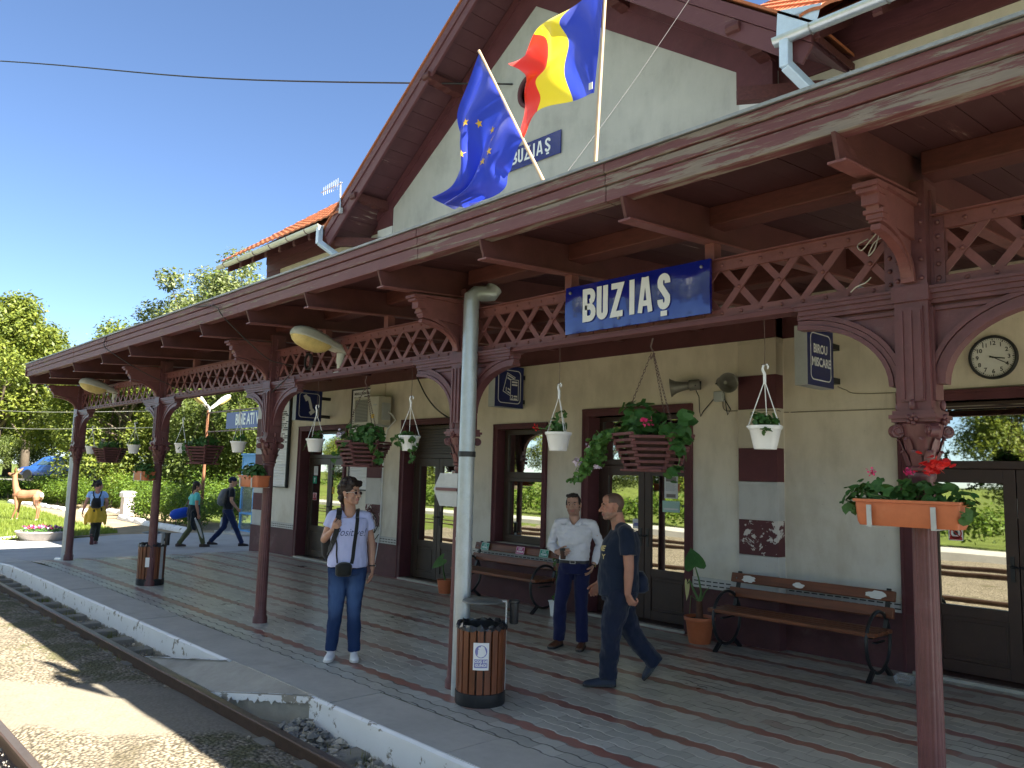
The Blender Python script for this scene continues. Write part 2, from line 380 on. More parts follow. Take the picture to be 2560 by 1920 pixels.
def wood(name,col,stretch=(1.5,22,22),dark=.45):
    b=NB(name); p=b.objco(); q=b.scale(p,stretch); n=b.noise(q,1,6,.65,.8); n2=b.noise(p,3,3)
    c=b.ramp(b.m('ADD',b.m('MULTIPLY',n,.7),b.m('MULTIPLY',n2,.3)),[(.3,tuple(x*dark for x in col)),(.55,col),(.75,tuple(x*1.35 for x in col))])
    b.bump(n,.25,.003); return b.fin(c,.42)
m_bench=wood('varnished_bench_wood',(.19,.060,.026)); m_binwood=wood('varnished_bin_slats',(.17,.052,.02),(22,22,1.5)); m_basket=weath('maroon_basket_wood',(.105,.036,.038),.75,9,.3,.3,60,dirt=((.2,.13,.12),6,.5)); m_pole=wood('bare_wood_pole',(.42,.31,.2),(20,20,1.5),.7)
m_tile=weath('terracotta_tile',(.40,.125,.05),.75,5,.3,.25,40,dirt=((.50,.22,.12),1.6,.6)); m_terra=weath('terracotta_plastic',(.47,.135,.055),.45,9,.12,.05,40,dirt=((.5,.25,.15),5,.3))
def leafmat(name,a,b_,trans=.35,sc=1.5,rough=.5):
    b=NB(name); p=b.pos(); n=b.noise(p,sc,3,.6); n2=b.noise(p,sc*9,2,.5)
    c=b.ramp(b.m('ADD',b.m('MULTIPLY',n,.55),b.m('MULTIPLY',n2,.45)),[(.32,a),(.68,b_)])
    b.fin(c,rough,spec=.3); tr=b.N('ShaderNodeBsdfTranslucent'); b.put(tr.inputs[0],b.mix(.35,c,(.25,.30,.03)))
    mx=b.N('ShaderNodeMixShader'); mx.inputs[0].default_value=trans; b.t.links.new(b.P.outputs[0],mx.inputs[1]); b.t.links.new(tr.outputs[0],mx.inputs[2]); b.t.links.new(mx.outputs[0],b.out.inputs[0]); return b.mat
m_leafA=leafmat('light_tree_leaf',(.105,.15,.02),(.24,.265,.045)); m_leafB=leafmat('mid_tree_leaf',(.065,.11,.022),(.155,.19,.04)); m_leafC=leafmat('dark_tree_leaf',(.055,.085,.025),(.14,.17,.055)); m_leafD=leafmat('pale_tree_leaf',(.14,.175,.07),(.28,.31,.155)); m_hedge=leafmat('hedge_leaf',(.055,.12,.012),(.17,.25,.03)); m_hedged=leafmat('hedge_leaf_dark',(.03,.075,.012),(.09,.15,.025))
m_ger=leafmat('geranium_leaf',(.025,.085,.02),(.065,.16,.04),.2,8); m_vine=leafmat('petunia_leaf',(.04,.12,.025),(.10,.22,.05),.25,8); m_eleph=leafmat('elephant_ear_leaf',(.02,.10,.025),(.05,.17,.045),.25,6)
m_stemg=plain('green_stem',(.08,.16,.04),.5); m_bark=weath('bark',(.12,.095,.07),.9,5,.4,.7,25,stretch=(6,6,1),bd=.02); m_soil=plain('potting_soil',(.03,.022,.015),.95)
m_petred=plain('red_petal',(.65,.02,.02),.5); m_petpink=plain('magenta_petal',(.62,.03,.16),.5); m_petwhite=plain('pale_violet_petal',(.68,.58,.72),.5); m_petviolet=plain('violet_petal',(.28,.06,.24),.5)
def gravelmat(name,a,b_,grass=.3):
    b=NB(name); p=b.pos(); v=b.N('ShaderNodeTexVoronoi',{'Scale':34}); b.put(v.inputs['Vector'],p); d=v.outputs[0]; cc=b.sep(v.outputs[1])[0]
    v2=b.vor(p,85); n=b.noise(p,.8,5,.6)
    c=b.mix(cc,a,b_); c=b.mix(b.step(d,.35,.75),c,tuple(x*.45 for x in a)); c=b.mix(b.m('MULTIPLY',b.step(v2,.4,.1),.35),c,b_)
    c=b.mix(b.m('MULTIPLY',b.step(b.noise(p,1.7,6,.7),.62-grass*.2,.74-grass*.2),.85),c,(.080,.068,.032))
    c=b.mix(b.m('MULTIPLY',b.step(n,.55,.7),.5),c,tuple(x*.6 for x in a))
    x,y,z=b.sep(p); k=b.m('MULTIPLY',b.step(b.m('ABSOLUTE',b.m('SUBTRACT',b.m('ADD',x,b.m('ADD',b.m('MULTIPLY',b.noise(p,1.2,5,.6),1.1),b.m('MULTIPLY',y,-.9))),-8.75)),1.05,.75),b.step(y,.8,1.2))
    c=b.mix(b.m('MULTIPLY',k,.85),c,b.mix(b.noise(p,6,6,.7),(.165,.145,.11),(.25,.225,.18)))
    moss=b.m('MULTIPLY',b.step(b.m('ADD',b.noise(p,2.2,6,.7),b.m('MULTIPLY',b.step(b.m('ABSOLUTE',b.m('SUBTRACT',y,2.62)),.45,.05),.14)),.56,.66),b.m('SUBTRACT',1,k)); c=b.mix(b.m('MULTIPLY',moss,.75),c,b.mix(b.noise(p,25,4),(.05,.045,.022),(.11,.115,.04)))
    b.bump(b.m('MULTIPLY',b.m('SUBTRACT',1,d),b.m('SUBTRACT',1,b.m('MULTIPLY',k,.8))),.9,.02); return b.fin(c,.9,spec=.2)
m_gravel=gravelmat('track_gravel',(.19,.16,.115),(.33,.285,.215)); m_ballast=gravelmat('grey_ballast',(.15,.14,.12),(.34,.32,.28),.15)
m_earth=weath('dry_earth',(.30,.235,.15),.95,1.5,.3,.4,30,dirt=((.2,.17,.09),.8,.6),spec=.15); m_field=weath('meadow',(.10,.13,.03),.95,.6,.4,.6,12,dirt=((.19,.17,.07),.25,.7),bd=.05,spec=.1)
m_lawnbase=weath('lawn_ground',(.13,.165,.03),.95,1.2,.3,.5,40,spec=.1)
m_grass=leafmat('grass_blade',(.12,.18,.025),(.26,.31,.06),.4,.8); m_weed=leafmat('weed_blade',(.07,.09,.02),(.19,.18,.06),.3,4)
m_conc=weath('concrete_slab',(.40,.39,.355),.72,2.2,.16,.25,50,dirt=((.29,.28,.25),1.2,.6),spec=.3); m_asph=weath('pavement_concrete',(.37,.365,.35),.75,1.5,.15,.25,60,dirt=((.27,.27,.25),.8,.6)); m_sleep=weath('concrete_sleeper',(.19,.175,.145),.9,4,.25,.5,30,dirt=((.09,.08,.06),2,.6))
m_road=weath('road_asphalt',(.16,.155,.145),.9,2,.2,.3,40)
m_rust=weath('rusty_rail_steel',(.085,.050,.036),.62,9,.3,.3,50,metal=.3); m_railtop=weath('worn_rail_head',(.20,.16,.135),.33,14,.2,.1,50,metal=.7)
def limewash(name,chips,foot=None):
    b=NB(name); p=b.pos(); n=b.noise(p,7,7,.7,.3); k=b.step(n,.62-chips,.66-chips)
    if foot: k=b.m('MAXIMUM',k,b.step(b.m('ADD',b.m('MULTIPLY',n,foot[1]),b.sep(p)[2]),foot[0],foot[0]-.03))
    c=b.mix(k,b.mix(b.noise(p,3,4),(.66,.67,.68),(.80,.81,.83)),(.27,.25,.215)); b.bump(b.m('ADD',b.m('MULTIPLY',k,-.8),b.noise(p,40,3)),.3,.004); return b.fin(c,.8,spec=.2)
m_lime=limewash('white_limewash',.015); m_edge=limewash('worn_white_limewash',.03,(-.125,.17)); m_limechip=limewash('flaking_white_limewash',.11)
def pavers():
    b=NB('zigzag_pavers'); p=b.pos(); x,y,z=b.sep(p)
    RH=.1235
    zig=b.m('MULTIPLY',b.m('SINE',b.m('MULTIPLY',x,2*pi/.225)),.0125); zig=b.m('ADD',zig,b.m('MULTIPLY',b.m('SINE',b.m('MULTIPLY',x,6*pi/.225)),.0022))
    wob=b.m('MULTIPLY',b.m('SUBTRACT',b.noise(p,1.5,2),.5),.02)
    yy=b.m('DIVIDE',b.m('SUBTRACT',b.m('ADD',b.m('ADD',y,zig),wob),3.768),RH); row=b.m('FLOOR',yy); fy=b.m('FRACT',yy)
    off=b.m('MULTIPLY',b.m('MODULO',row,2),.5); xx=b.m('ADD',b.m('DIVIDE',x,.225),off); fx=b.m('FRACT',xx); cx=b.m('FLOOR',xx)
    gy=b.m('MINIMUM',fy,b.m('SUBTRACT',1,fy)); gx=b.m('MINIMUM',fx,b.m('SUBTRACT',1,fx)); 
    jy=b.step(gy,.085,.03); jx=b.step(gx,.035,.010); j=b.m('MAXIMUM',jy,b.m('MULTIPLY',jx,.0))
    wn=b.N('ShaderNodeTexWhiteNoise',noise_dimensions='2D'); b.put(wn.inputs['Vector'],b.comb(cx,row,0)); rv=wn.outputs[0]
    lo=b.m('LESS_THAN',b.m('MODULO',b.m('ADD',row,2),5),.5); hi=b.m('LESS_THAN',b.m('MODULO',b.m('ADD',row,2),4),.5); far=b.m('GREATER_THAN',row,17.5)
    red=b.m('ADD',b.m('MULTIPLY',far,hi),b.m('MULTIPLY',b.m('SUBTRACT',1,far),lo))
    odd=b.m('LESS_THAN',rv,.025); red=b.m('ABSOLUTE',b.m('SUBTRACT',red,b.m('MULTIPLY',odd,.35)))
    n=b.noise(p,.9,5,.6); n2=b.noise(p,18,4,.6)
    g=b.ramp(b.m('ADD',b.m('MULTIPLY',rv,.5),b.m('MULTIPLY',n2,.5)),[(.2,(.30,.31,.29)),(.8,(.46,.47,.44))])
    rr=b.mix(b.m('ADD',b.m('MULTIPLY',rv,.5),b.m('MULTIPLY',n2,.4)),(.22,.085,.07),(.31,.135,.11))
    c=b.mix(red,g,rr); c=b.mix(b.m('MULTIPLY',b.step(n,.48,.68),.4),c,(.32,.305,.28))
    sand=b.step(b.noise(p,1.3,4,.6),.34,.56); jc=b.mix(b.m('MULTIPLY',sand,b.step(y,4.0,4.25)),(.10,.098,.09),(.66,.65,.61))
    c=b.mix(b.m('MULTIPLY',jx,.45),c,(.11,.11,.105)); c=b.mix(b.m('MULTIPLY',j,.85),c,jc)
    dd=b.step(b.vor(p,7),.07,.045); c=b.mix(b.m('MULTIPLY',dd,.7),c,(.04,.04,.04))
    b.bump(b.m('ADD',b.m('MULTIPLY',j,-1),b.m('ADD',b.m('MULTIPLY',rv,.35),b.m('MULTIPLY',n2,.25))),.55,.006)
    return b.fin(c,b.m('ADD',b.m('ADD',.20,b.m('MULTIPLY',j,.4)),b.m('MULTIPLY',n,.22)),spec=.5)
m_pave=pavers()
# ================================================================== ground, tracks, platform
def gz(x): return -.15*min(1,max(0,(-16.5-x)/3))
def terrain(x,y):
    z=-.30 if y<3.45 else -.05+gz(x)
    if x<-21.5: z=min(-.16, -.30+.14*min(1,max(0,(-21.5-x)/3)))
    if x<-46: z+= .95*min(1,(-46-x)/7)
    return z
xs=[-1500,-600,-250,-120,-90,-70,-60,-55,-53,-51,-49,-47,-45,-40,-35,-30,-27,-25,-23,-21.5,-21,-19.5,-18,-16.5,-12,-8,-4,0,4,8,14,25,60,150,600,1500]
ys=[-1500,-500,-150,-60,-30,-20,-14,-10,-6,-2,0,2,3.4,3.5,5,7,9,11,13,16,20,30,50,100,300,800,1500]
g=MB(); nx,ny=len(xs),len(ys); g.add([(x,y,terrain(x,y)) for y in ys for x in xs],[(j*nx+i,j*nx+i+1,(j+1)*nx+i+1,(j+1)*nx+i) for j in range(ny-1) for i in range(nx-1)])
struct('ground',g,m_field)
def sheet(name,poly,z,mat,kind='structure',sub=0):
    mb=MB(); n=len(poly); zf=z if callable(z) else (lambda x,y:z)
    mb.add([(x,y,zf(x,y)) for x,y in poly],[tuple(range(n))]); return struct(name,mb,mat)
tb=MB()   # bed of the track: gently lumpy gravel
nx,ny=150,44
for j in range(ny+1):
    for i in range(nx+1):
        x=-34+40*i/nx; y=-9+12.34*j/ny; h=-.262+.02*NZ.noise(V((x*.9,y*1.3,0)))+.012*NZ.noise(V((x*5,y*5,2)))
        if 1.55<y<2.88: h+=.075
        if y<.9: h+=.03
        if x<-21.5: h+=0.02
        tb.v.append((x,y,h))
for j in range(ny):
    for i in range(nx): a=j*(nx+1)+i; tb.f.append((a,a+1,a+nx+2,a+nx+1)); tb.m.append(0)
struct('track_bed',tb,m_gravel,smooth='all')
sl=MB(); x=-24.8; k=0
while x<7:
    L=1.45 if x>-17 else 1.5; e=.006; z0=gz(x+e); z1=gz(x+L-e); t=.002*((k*7)%5-2)
    sl.add([(x+e,3.401,-.3),(x+L-e,3.401,-.3),(x+L-e,3.872,-.3),(x+e,3.872,-.3),(x+e,3.401,z0+t),(x+L-e,3.401,z1+t*.5),(x+L-e,3.872,z1+t*.5),(x+e,3.872,z0+t)],[(0,3,2,1),(4,5,6,7),(0,1,5,4),(1,2,6,5),(2,3,7,6),(3,0,4,7)]); x+=L; k+=1
struct('platform_edge_slabs',sl,m_conc)
ed=MB()
for a,b_ in ((-24.8,-7.42),(-5.90,7)):
    n=max(2,int((b_-a)/.12)); top=[];
    P=[]
    for i in range(n+1):
        x=a+(b_-a)*i/n; wv=.006*NZ.noise(V((x*3,0,0))); zt=gz(x)-.003+.003*NZ.noise(V((x*6,1,0))); zb=-.262+.035*NZ.noise(V((x*2.2,5,0)))+.02*NZ.noise(V((x*9,7,0)))
        P.append([(x,3.40,-.32),(x,3.368+wv,-.32),(x,3.368+wv,zt-.015),(x,3.385+wv*.5,zt+.001),(x,3.40,zt+.001)])
    ed.loft(P)
struct('platform_edge',ed,m_edge)
eb=MB(); eb.box(-24.8,7,3.375,3.88,-.5,-.301); eb.box(-24.8,7,3.873,3.879,-.3,-.16); struct('platform_footing',eb,m_sleep)
pv=MB(); PX=[-17.5,-17,-16.5,-12,-8,-4,0,8]
for i in range(len(PX)-1): pv.quad((PX[i],3.876,gz(PX[i])),(PX[i+1],3.876,gz(PX[i+1])),(PX[i+1],8.6,gz(PX[i+1])),(PX[i],8.6,gz(PX[i])))
struct('platform_paving',pv,m_pave)
pk=MB(); a=[(-17.5,3.88),(-18.5,3.88),(-19.5,3.88),(-22.9,3.88)]; b_=[(-17.5,12.5),(-18.5,12.5),(-19.5,12.5),(-24.6,12.5)]
pk.add([(x,y,gz(x)+.001) for x,y in [(-17.5,3.88),(-17.5,12.5),(-18.5,12.5),(-18.5,3.88),(-19.5,12.5),(-19.5,3.88),(-23.3,12.5),(-24.3,9.6),(-24.4,7.65),(-23.5,6.15),(-23.0,3.88)]],[(0,3,2,1),(3,5,4,2),(5,10,9,8,7,6,4)])
struct('pavement',pk,m_asph)
# level crossing ramp up from the rail
cr=MB(); cz=-.128; cr.add([(-7.42,3.4,-.003),(-5.88,3.4,-.003),(-6.95,3.03,cz),(-8.62,3.03,cz),(-7.42,3.4,-.3),(-5.88,3.4,-.3),(-6.95,3.03,-.3),(-8.62,3.03,-.3)],[(0,3,2,1),(4,5,6,7),(0,1,5,4),(1,2,6,5),(2,3,7,6),(3,0,4,7)])
struct('crossing',cr,weath('dusty_concrete',(.34,.32,.275),.85,2,.25,.35,40,dirt=((.22,.20,.165),1.5,.6)))
cl=MB()
def strip(p,q,w,z=.004):
    p=V(p);q=V(q);d=(q-p).normalized(); n=V((-d.y,d.x,0))
    N=48; r=[]
    for i in range(N+1):
        c=p.lerp(q,i/N); ww=w*(1+.35*(NZ.noise(V((i*.23,p.x,0)))+.5*NZ.noise(V((i*.9,p.x,3))))); r.append((c+n*ww+V((0,0,z)),c+V((0,0,z))))
    for i in range(N): cl.quad(r[i][1],r[i+1][1],r[i+1][0],r[i][0])
strip((-5.9,3.398,-.003),(-6.94,3.035,cz),-.07); strip((-8.6,3.035,cz),(-7.43,3.398,-.003),-.035)
N=60
for i in range(N):    # paint run down the side of the ramp
    p=V((-5.872,3.392,-.003)).lerp(V((-6.942,3.022,cz)),i/N); q=V((-5.872,3.392,-.003)).lerp(V((-6.942,3.022,cz)),(i+1)/N); o=V((.006,-.018,0)); h=.05+.05*NZ.noise(V((i*.5,0,0))); h2=.05+.05*NZ.noise(V((i*.5+.5,0,0)))
    cl.quad(p+o+V((0,0,.004)),q+o+V((0,0,.004)),q+o+V((0,0,-h2)),p+o+V((0,0,-h)))
struct('crossing_paint',cl,m_limechip)
for y,nm in ((2.965,'rusty rail next to the white platform edge'),(1.455,'rusty rail in the sunlit gravel at the lower left'),(-3.1,'rusty rail of the second track, nearer the platform'),(-4.61,'rusty rail of the second track, nearer the far hedge')):
    rl=MB(); pr=[(-.065,0),(.065,0),(.065,.012),(.012,.03),(.010,.105),(.034,.118),(.036,.142),(.028,.150),(-.028,.150),(-.036,.142),(-.034,.118),(-.010,.105),(-.012,.03),(-.065,.012)]
    rl.sweep(pr,[(-60,y,-.27),(-20,y,-.27),(8,y,-.27)]); rl.mi=1
    rl.box(-60,8,y-.026,y+.026,-.1205,-.1192)
    tag(obj('rail',rl,[m_rust,m_railtop]),nm,'rail',None)
sl=MB(); sl.add([(-.13,-1.25,-.1),(.13,-1.25,-.1),(.13,1.25,-.1),(-.13,1.25,-.1),(-.1,-1.22,.06),(.1,-1.22,.06),(.1,1.22,.06),(-.1,1.22,.06)],[(0,3,2,1),(4,5,6,7),(0,1,5,4),(1,2,6,5),(2,3,7,6),(3,0,4,7)])
s0=None; x=-26.2
while x<-1:
    if not(-8.7<x<-6.1):
        if s0 is None: s0=obj('sleeper',sl,m_sleep,world=False,bevel=.012); o=s0
        else: o=s0.copy(); COL.objects.link(o)
        o.location=(x,2.2,-.275+.008*random.random()); o.rotation_euler=(0,0,.03*(random.random()-.5))
        tag(o,'grey concrete sleeper end showing between rail and white platform edge','sleeper','concrete sleepers under the near track')
    x+=.62
# loose stones and weeds
def stones(name,n,fx,size,mat):
    base=[V(p).normalized() for p in [(0,0,1),(1,0,.2),(.3,.95,0),(-.8,.6,.1),(-.8,-.6,0),(.3,-.95,.1),(0,0,-1)]]; F=[(0,1,2),(0,2,3),(0,3,4),(0,4,5),(0,5,1),(6,2,1),(6,3,2),(6,4,3),(6,5,4),(6,1,5)]
    mb=MB()
    for i in range(n):
        x,y,z=fx(); s=size*(.5+1.0*random.random()**2); q=M.Rotation(random.random()*6.3,3,'Z')@M.Rotation(random.random()*.9,3,'X')
        mb.mi=random.randrange(len(mat)); mb.add([q@V((p.x*s*random.uniform(.7,1.3),p.y*s*random.uniform(.7,1.2),p.z*s*.75))+V((x,y,z)) for p in base],F)
    me=mesh_of(name,mb,mat,recalc=False); o=link(name,me); return o
m_st1=weath('limestone_chip',(.40,.36,.29),.9,20,.3,.3,60); m_st2=weath('grey_stone_chip',(.20,.19,.17),.9,20,.3,.3,60); m_st3=weath('tan_stone_chip',(.30,.24,.17),.9,20,.3,.3,60)
def pf():
    while 1:
        y=random.choice((random.uniform(3.05,3.35),random.uniform(1.6,2.9),random.uniform(1.6,2.9),random.uniform(.9,1.42)))
        x=-3-9*random.random()**1.4
        if -8.2<x<-6.0 and 1.5<y<2.9 and random.random()<.9: continue
        if -8.7<x<-5.7 and y>3: continue
        return x,y,-.255+(.04 if y<2.95 else .0)+.012*random.random()
tag(stones('gravel',5200,pf,.0125,[m_st1,m_st2,m_st3]),'loose grey and tan gravel lying between and beside the rails','gravel',kind='stuff')
def bf():
    x=-5.83+2.6*random.random()**1.8; return x,random.uniform(3.06,3.355),-.25+.11*max(0,1-(x+5.83)/.8)*random.random()+.02*random.random()
tag(stones('ballast_stones',520,bf,.032,[m_st2,m_st2,m_st1]),'coarse grey ballast stones between rail and white platform edge','ballast',kind='stuff')
def blades(name,spots,mat,hr,wd,lean=.5):
    n=len(spots); P=np.array(spots); az=rng.random(n)*6.283; h=rng.uniform(hr[0],hr[1],n); ln=lean*h*rng.random(n)
    u=np.stack([np.cos(az),np.sin(az),0*az],1)*wd; t=np.stack([np.cos(az+1.6)*ln,np.sin(az+1.6)*ln,h],1)
    me=bpy.data.meshes.new(name); pts=np.stack([P-u,P+u,P+t],1); me.vertices.add(n*3); me.vertices.foreach_set('co',pts.ravel()); me.loops.add(n*3); me.loops.foreach_set('vertex_index',np.arange(n*3,dtype=np.int32)); me.polygons.add(n); me.polygons.foreach_set('loop_start',np.arange(0,n*3,3,dtype=np.int32)); me.materials.append(mat); me.update(calc_edges=True); return link(name,me)
W=[]
for i in range(110):
    x=-3.2-12*random.random(); y=random.choice((random.uniform(2.55,2.9),random.uniform(2.5,2.88),random.uniform(1.7,2.6),random.uniform(3.05,3.3)))
    if -8.3<x<-5.9: continue
    for j in range(random.randrange(12,46)): W.append((x+random.gauss(0,.07),y+random.gauss(0,.05),-.25))
for j in range(90): W.append((random.gauss(-4.35,.16),random.gauss(2.86,.05),-.24))
for j in range(120): W.append((random.gauss(-10.3,.4),random.gauss(2.35,.12),-.24))
tag(blades('weeds',W,m_weed,(.03,.10),.004),'sparse dry green weeds growing in the gravel along the rails','weeds',kind='stuff')
# lawn, path and road at the far end
zf=-.148
sheet('path',[(-24.2,6.1),(-22.8,3.5),(-60,1.5),(-60,12),(-40,13.5),(-30.5,12),(-24.2,12.6)],-.154,m_earth)
LAWN=[(-23.75,4.7),(-24.3,6.4),(-25.0,7.75),(-27,8.1),(-30.3,7.9),(-35,8.3),(-39.3,8.6),(-46,9),(-46,2.5),(-30,3.2)]
sheet('lawn',LAWN,zf,m_lawnbase)
def inpoly(x,y,P):
    c=False; j=len(P)-1
    for i in range(len(P)):
        if (P[i][1]>y)!=(P[j][1]>y) and x<(P[j][0]-P[i][0])*(y-P[i][1])/(P[j][1]-P[i][1])+P[i][0]: c=not c
        j=i
    return c
G=[]
while len(G)<30000:
    x=random.uniform(-42,-23.6); y=random.uniform(2.6,9)
    if inpoly(x,y,LAWN): G.append((x,y,zf))
tag(blades('grass',G,m_grass,(.05,.15),.012),'short bright green grass covering the lawn at the platform end','grass',kind='stuff')
sheet('road',[(-52.5,4),(-58.5,4),(-62,40),(-56,40)],lambda x,y:terrain(-54,y)+.02,m_road)
# ================================================================== station building
YR,YF=8.27,8.12                       # recessed wall face, projecting middle bay face
BX0,BX1=-17.45,4.6; FX0,FX1=-12.57,-4.45
B=thing('station_building',(-8.5,14,0),'long cream station building with maroon trim, tall gable and orange tiled roof','building')
def wallpanel(mb,x0,x1,z0,z1,y,holes,th=.32):
    xs=sorted({x0,x1,*[h[0] for h in holes],*[h[1] for h in holes]}); zs=sorted({z0,z1,*[h[2] for h in holes],*[h[3] for h in holes]})
    xs=[v for v in xs if x0<=v<=x1]; zs=[v for v in zs if z0<=v<=z1]
    for i in range(len(xs)-1):
        for j in range(len(zs)-1):
            cx=(xs[i]+xs[i+1])/2; cz=(zs[j]+zs[j+1])/2
            if any(h[0]<cx<h[1] and h[2]<cz<h[3] for h in holes): continue
            mb.box(xs[i],xs[i+1],y,y+th,zs[j],zs[j+1])
D1=(-15.36,-13.66,0,2.60); D2=(-11.42,-9.93,0,2.60); WN=(-9.02,-8.06,.80,2.47); D3=(-7.19,-5.65,0,2.60); D4=(-3.12,-1.42,0,2.60)
def merged(name,mb,mats,**k):         # panels share edges: weld so no seams show
    o=obj(name,mb,mats,B,**k); return o
PL=.55
w1=MB(); wallpanel(w1,BX0,FX0,PL,3.39,YR,[D1]); wallpanel(w1,FX1,BX1,PL,3.39,YR,[D4]); wallpanel(w1,FX0,FX1,PL,3.39,YF,[D2,WN,D3],.47)
merged('wall',w1,m_cream)
w2=MB(); wallpanel(w2,BX0,FX0,3.39,6.36,YR+.002,[]); wallpanel(w2,FX1,BX1,3.39,6.36,YR+.002,[])
w2.box(BX0,BX0+.3,YR+.33,20,-.3,6.4); w2.box(BX1-.3,BX1,YR+.33,20,-.3,6.4); w2.box(BX0,BX1,19.7,20,-.3,6.4)
w2.prism([(YR+.5,6.42),(19.6,6.42),(14,10.9)],'x',BX0,BX0+.3)
w2.prism([(YR+.5,6.42),(19.6,6.42),(14,10.9)],'x',BX1-.3,BX1)
merged('wall',w2,m_cream2)
pl=MB(); wallpanel(pl,BX0-.02,FX0,-.3,PL-.003,YR-.035,[D1]); wallpanel(pl,FX1,BX1,-.3,PL-.003,YR-.035,[D4]); wallpanel(pl,FX0,FX1+.01,-.3,PL-.003,YF-.035,[D2,D3],.5)
pl.box(BX0-.02,BX0+.31,YR+.28,20,-.3,PL-.003)
merged('plinth',pl,m_maroonplinth)
fz=MB(); fz.box(BX0-.015,FX0,YR-.02,YR+.2,3.392,3.75); fz.box(FX1,BX1,YR-.02,YR+.2,3.392,3.75); fz.box(FX0,FX1,YF-.02,YF+.2,3.392,3.75)
fz.box(BX0-.015,BX0+.62,YR-.018,YR+.2,3.76,6.36)
merged('frieze_band',fz,m_maroonwall); 
for a,b_ in ((BX0-.015,FX0-.003),(FX1+.003,BX1)): fz=MB(); fz.box(a,b_,YR-.025,YR+.2,6.362,6.56); fz.box(a-.004,b_,YR-.045,YR+.2,6.56,6.84); merged('eaves_frieze',fz,m_frieze)
def quoin(x0,x1,y,blocks):
    for z0,z1,k in blocks:
        mb=MB(); mb.box(x0,x1,y,y+.15,z0+.002,z1-.002)
        if k in 'wc': mb.box(x0+.002,x1+.006,y-.012,y+.15,z1-.05,z1-.004)
        merged('quoin_block',mb,{'w':m_white,'c':m_cream2,'m':m_maroonwall,'k':m_chip}[k])
quoin(-4.92,-4.447,YF-.022,[(.55,.98,'w'),(.98,1.365,'k'),(1.365,1.785,'w'),(1.785,2.16,'m'),(2.16,2.595,'c'),(2.595,2.975,'m'),(2.975,3.385,'c')])
quoin(-12.573,-12.10,YF-.022,[(.55,.826,'w'),(.826,1.214,'k'),(1.214,1.68,'w'),(1.68,2.05,'m'),(2.05,2.48,'c'),(2.48,2.87,'m'),(2.87,3.385,'c')])
quoin(-17.452,-16.95,YR-.022,[(.50,.88,'w'),(.88,1.26,'m'),(1.26,1.69,'w'),(1.69,2.125,'m'),(2.125,2.515,'w'),(2.515,2.93,'m'),(2.93,3.385,'w')])
# ventilation ledge: white strip with two rows of slots
def ledge(x0,x1,y):
    lg=MB(); sl=MB()
    lg.box(x0,x1,y-.018,y+.05,PL,PL+.118)
    x=x0+.03
    while x<x1-.08:
        for dz,o in ((.034,0),(.078,.0)): sl.box(x+o,min(x+o+.062,x1-.005),y-.0195,y,PL+dz-.006,PL+dz+.006)
        x+=.085
    lo=merged('vent_strip',lg,m_white); o=obj('vent_slot',sl,m_dark,lo); o['kind']='stuff'
for a in [(-16.95,-15.46,YR),(-13.57,-12.58,YR),(-4.44,-3.22,YR),(-1.3,4.5,YR),(-12.09,-11.53,YF),(-9.80,-7.30,YF),(-5.55,-4.93,YF)]: ledge(*a)
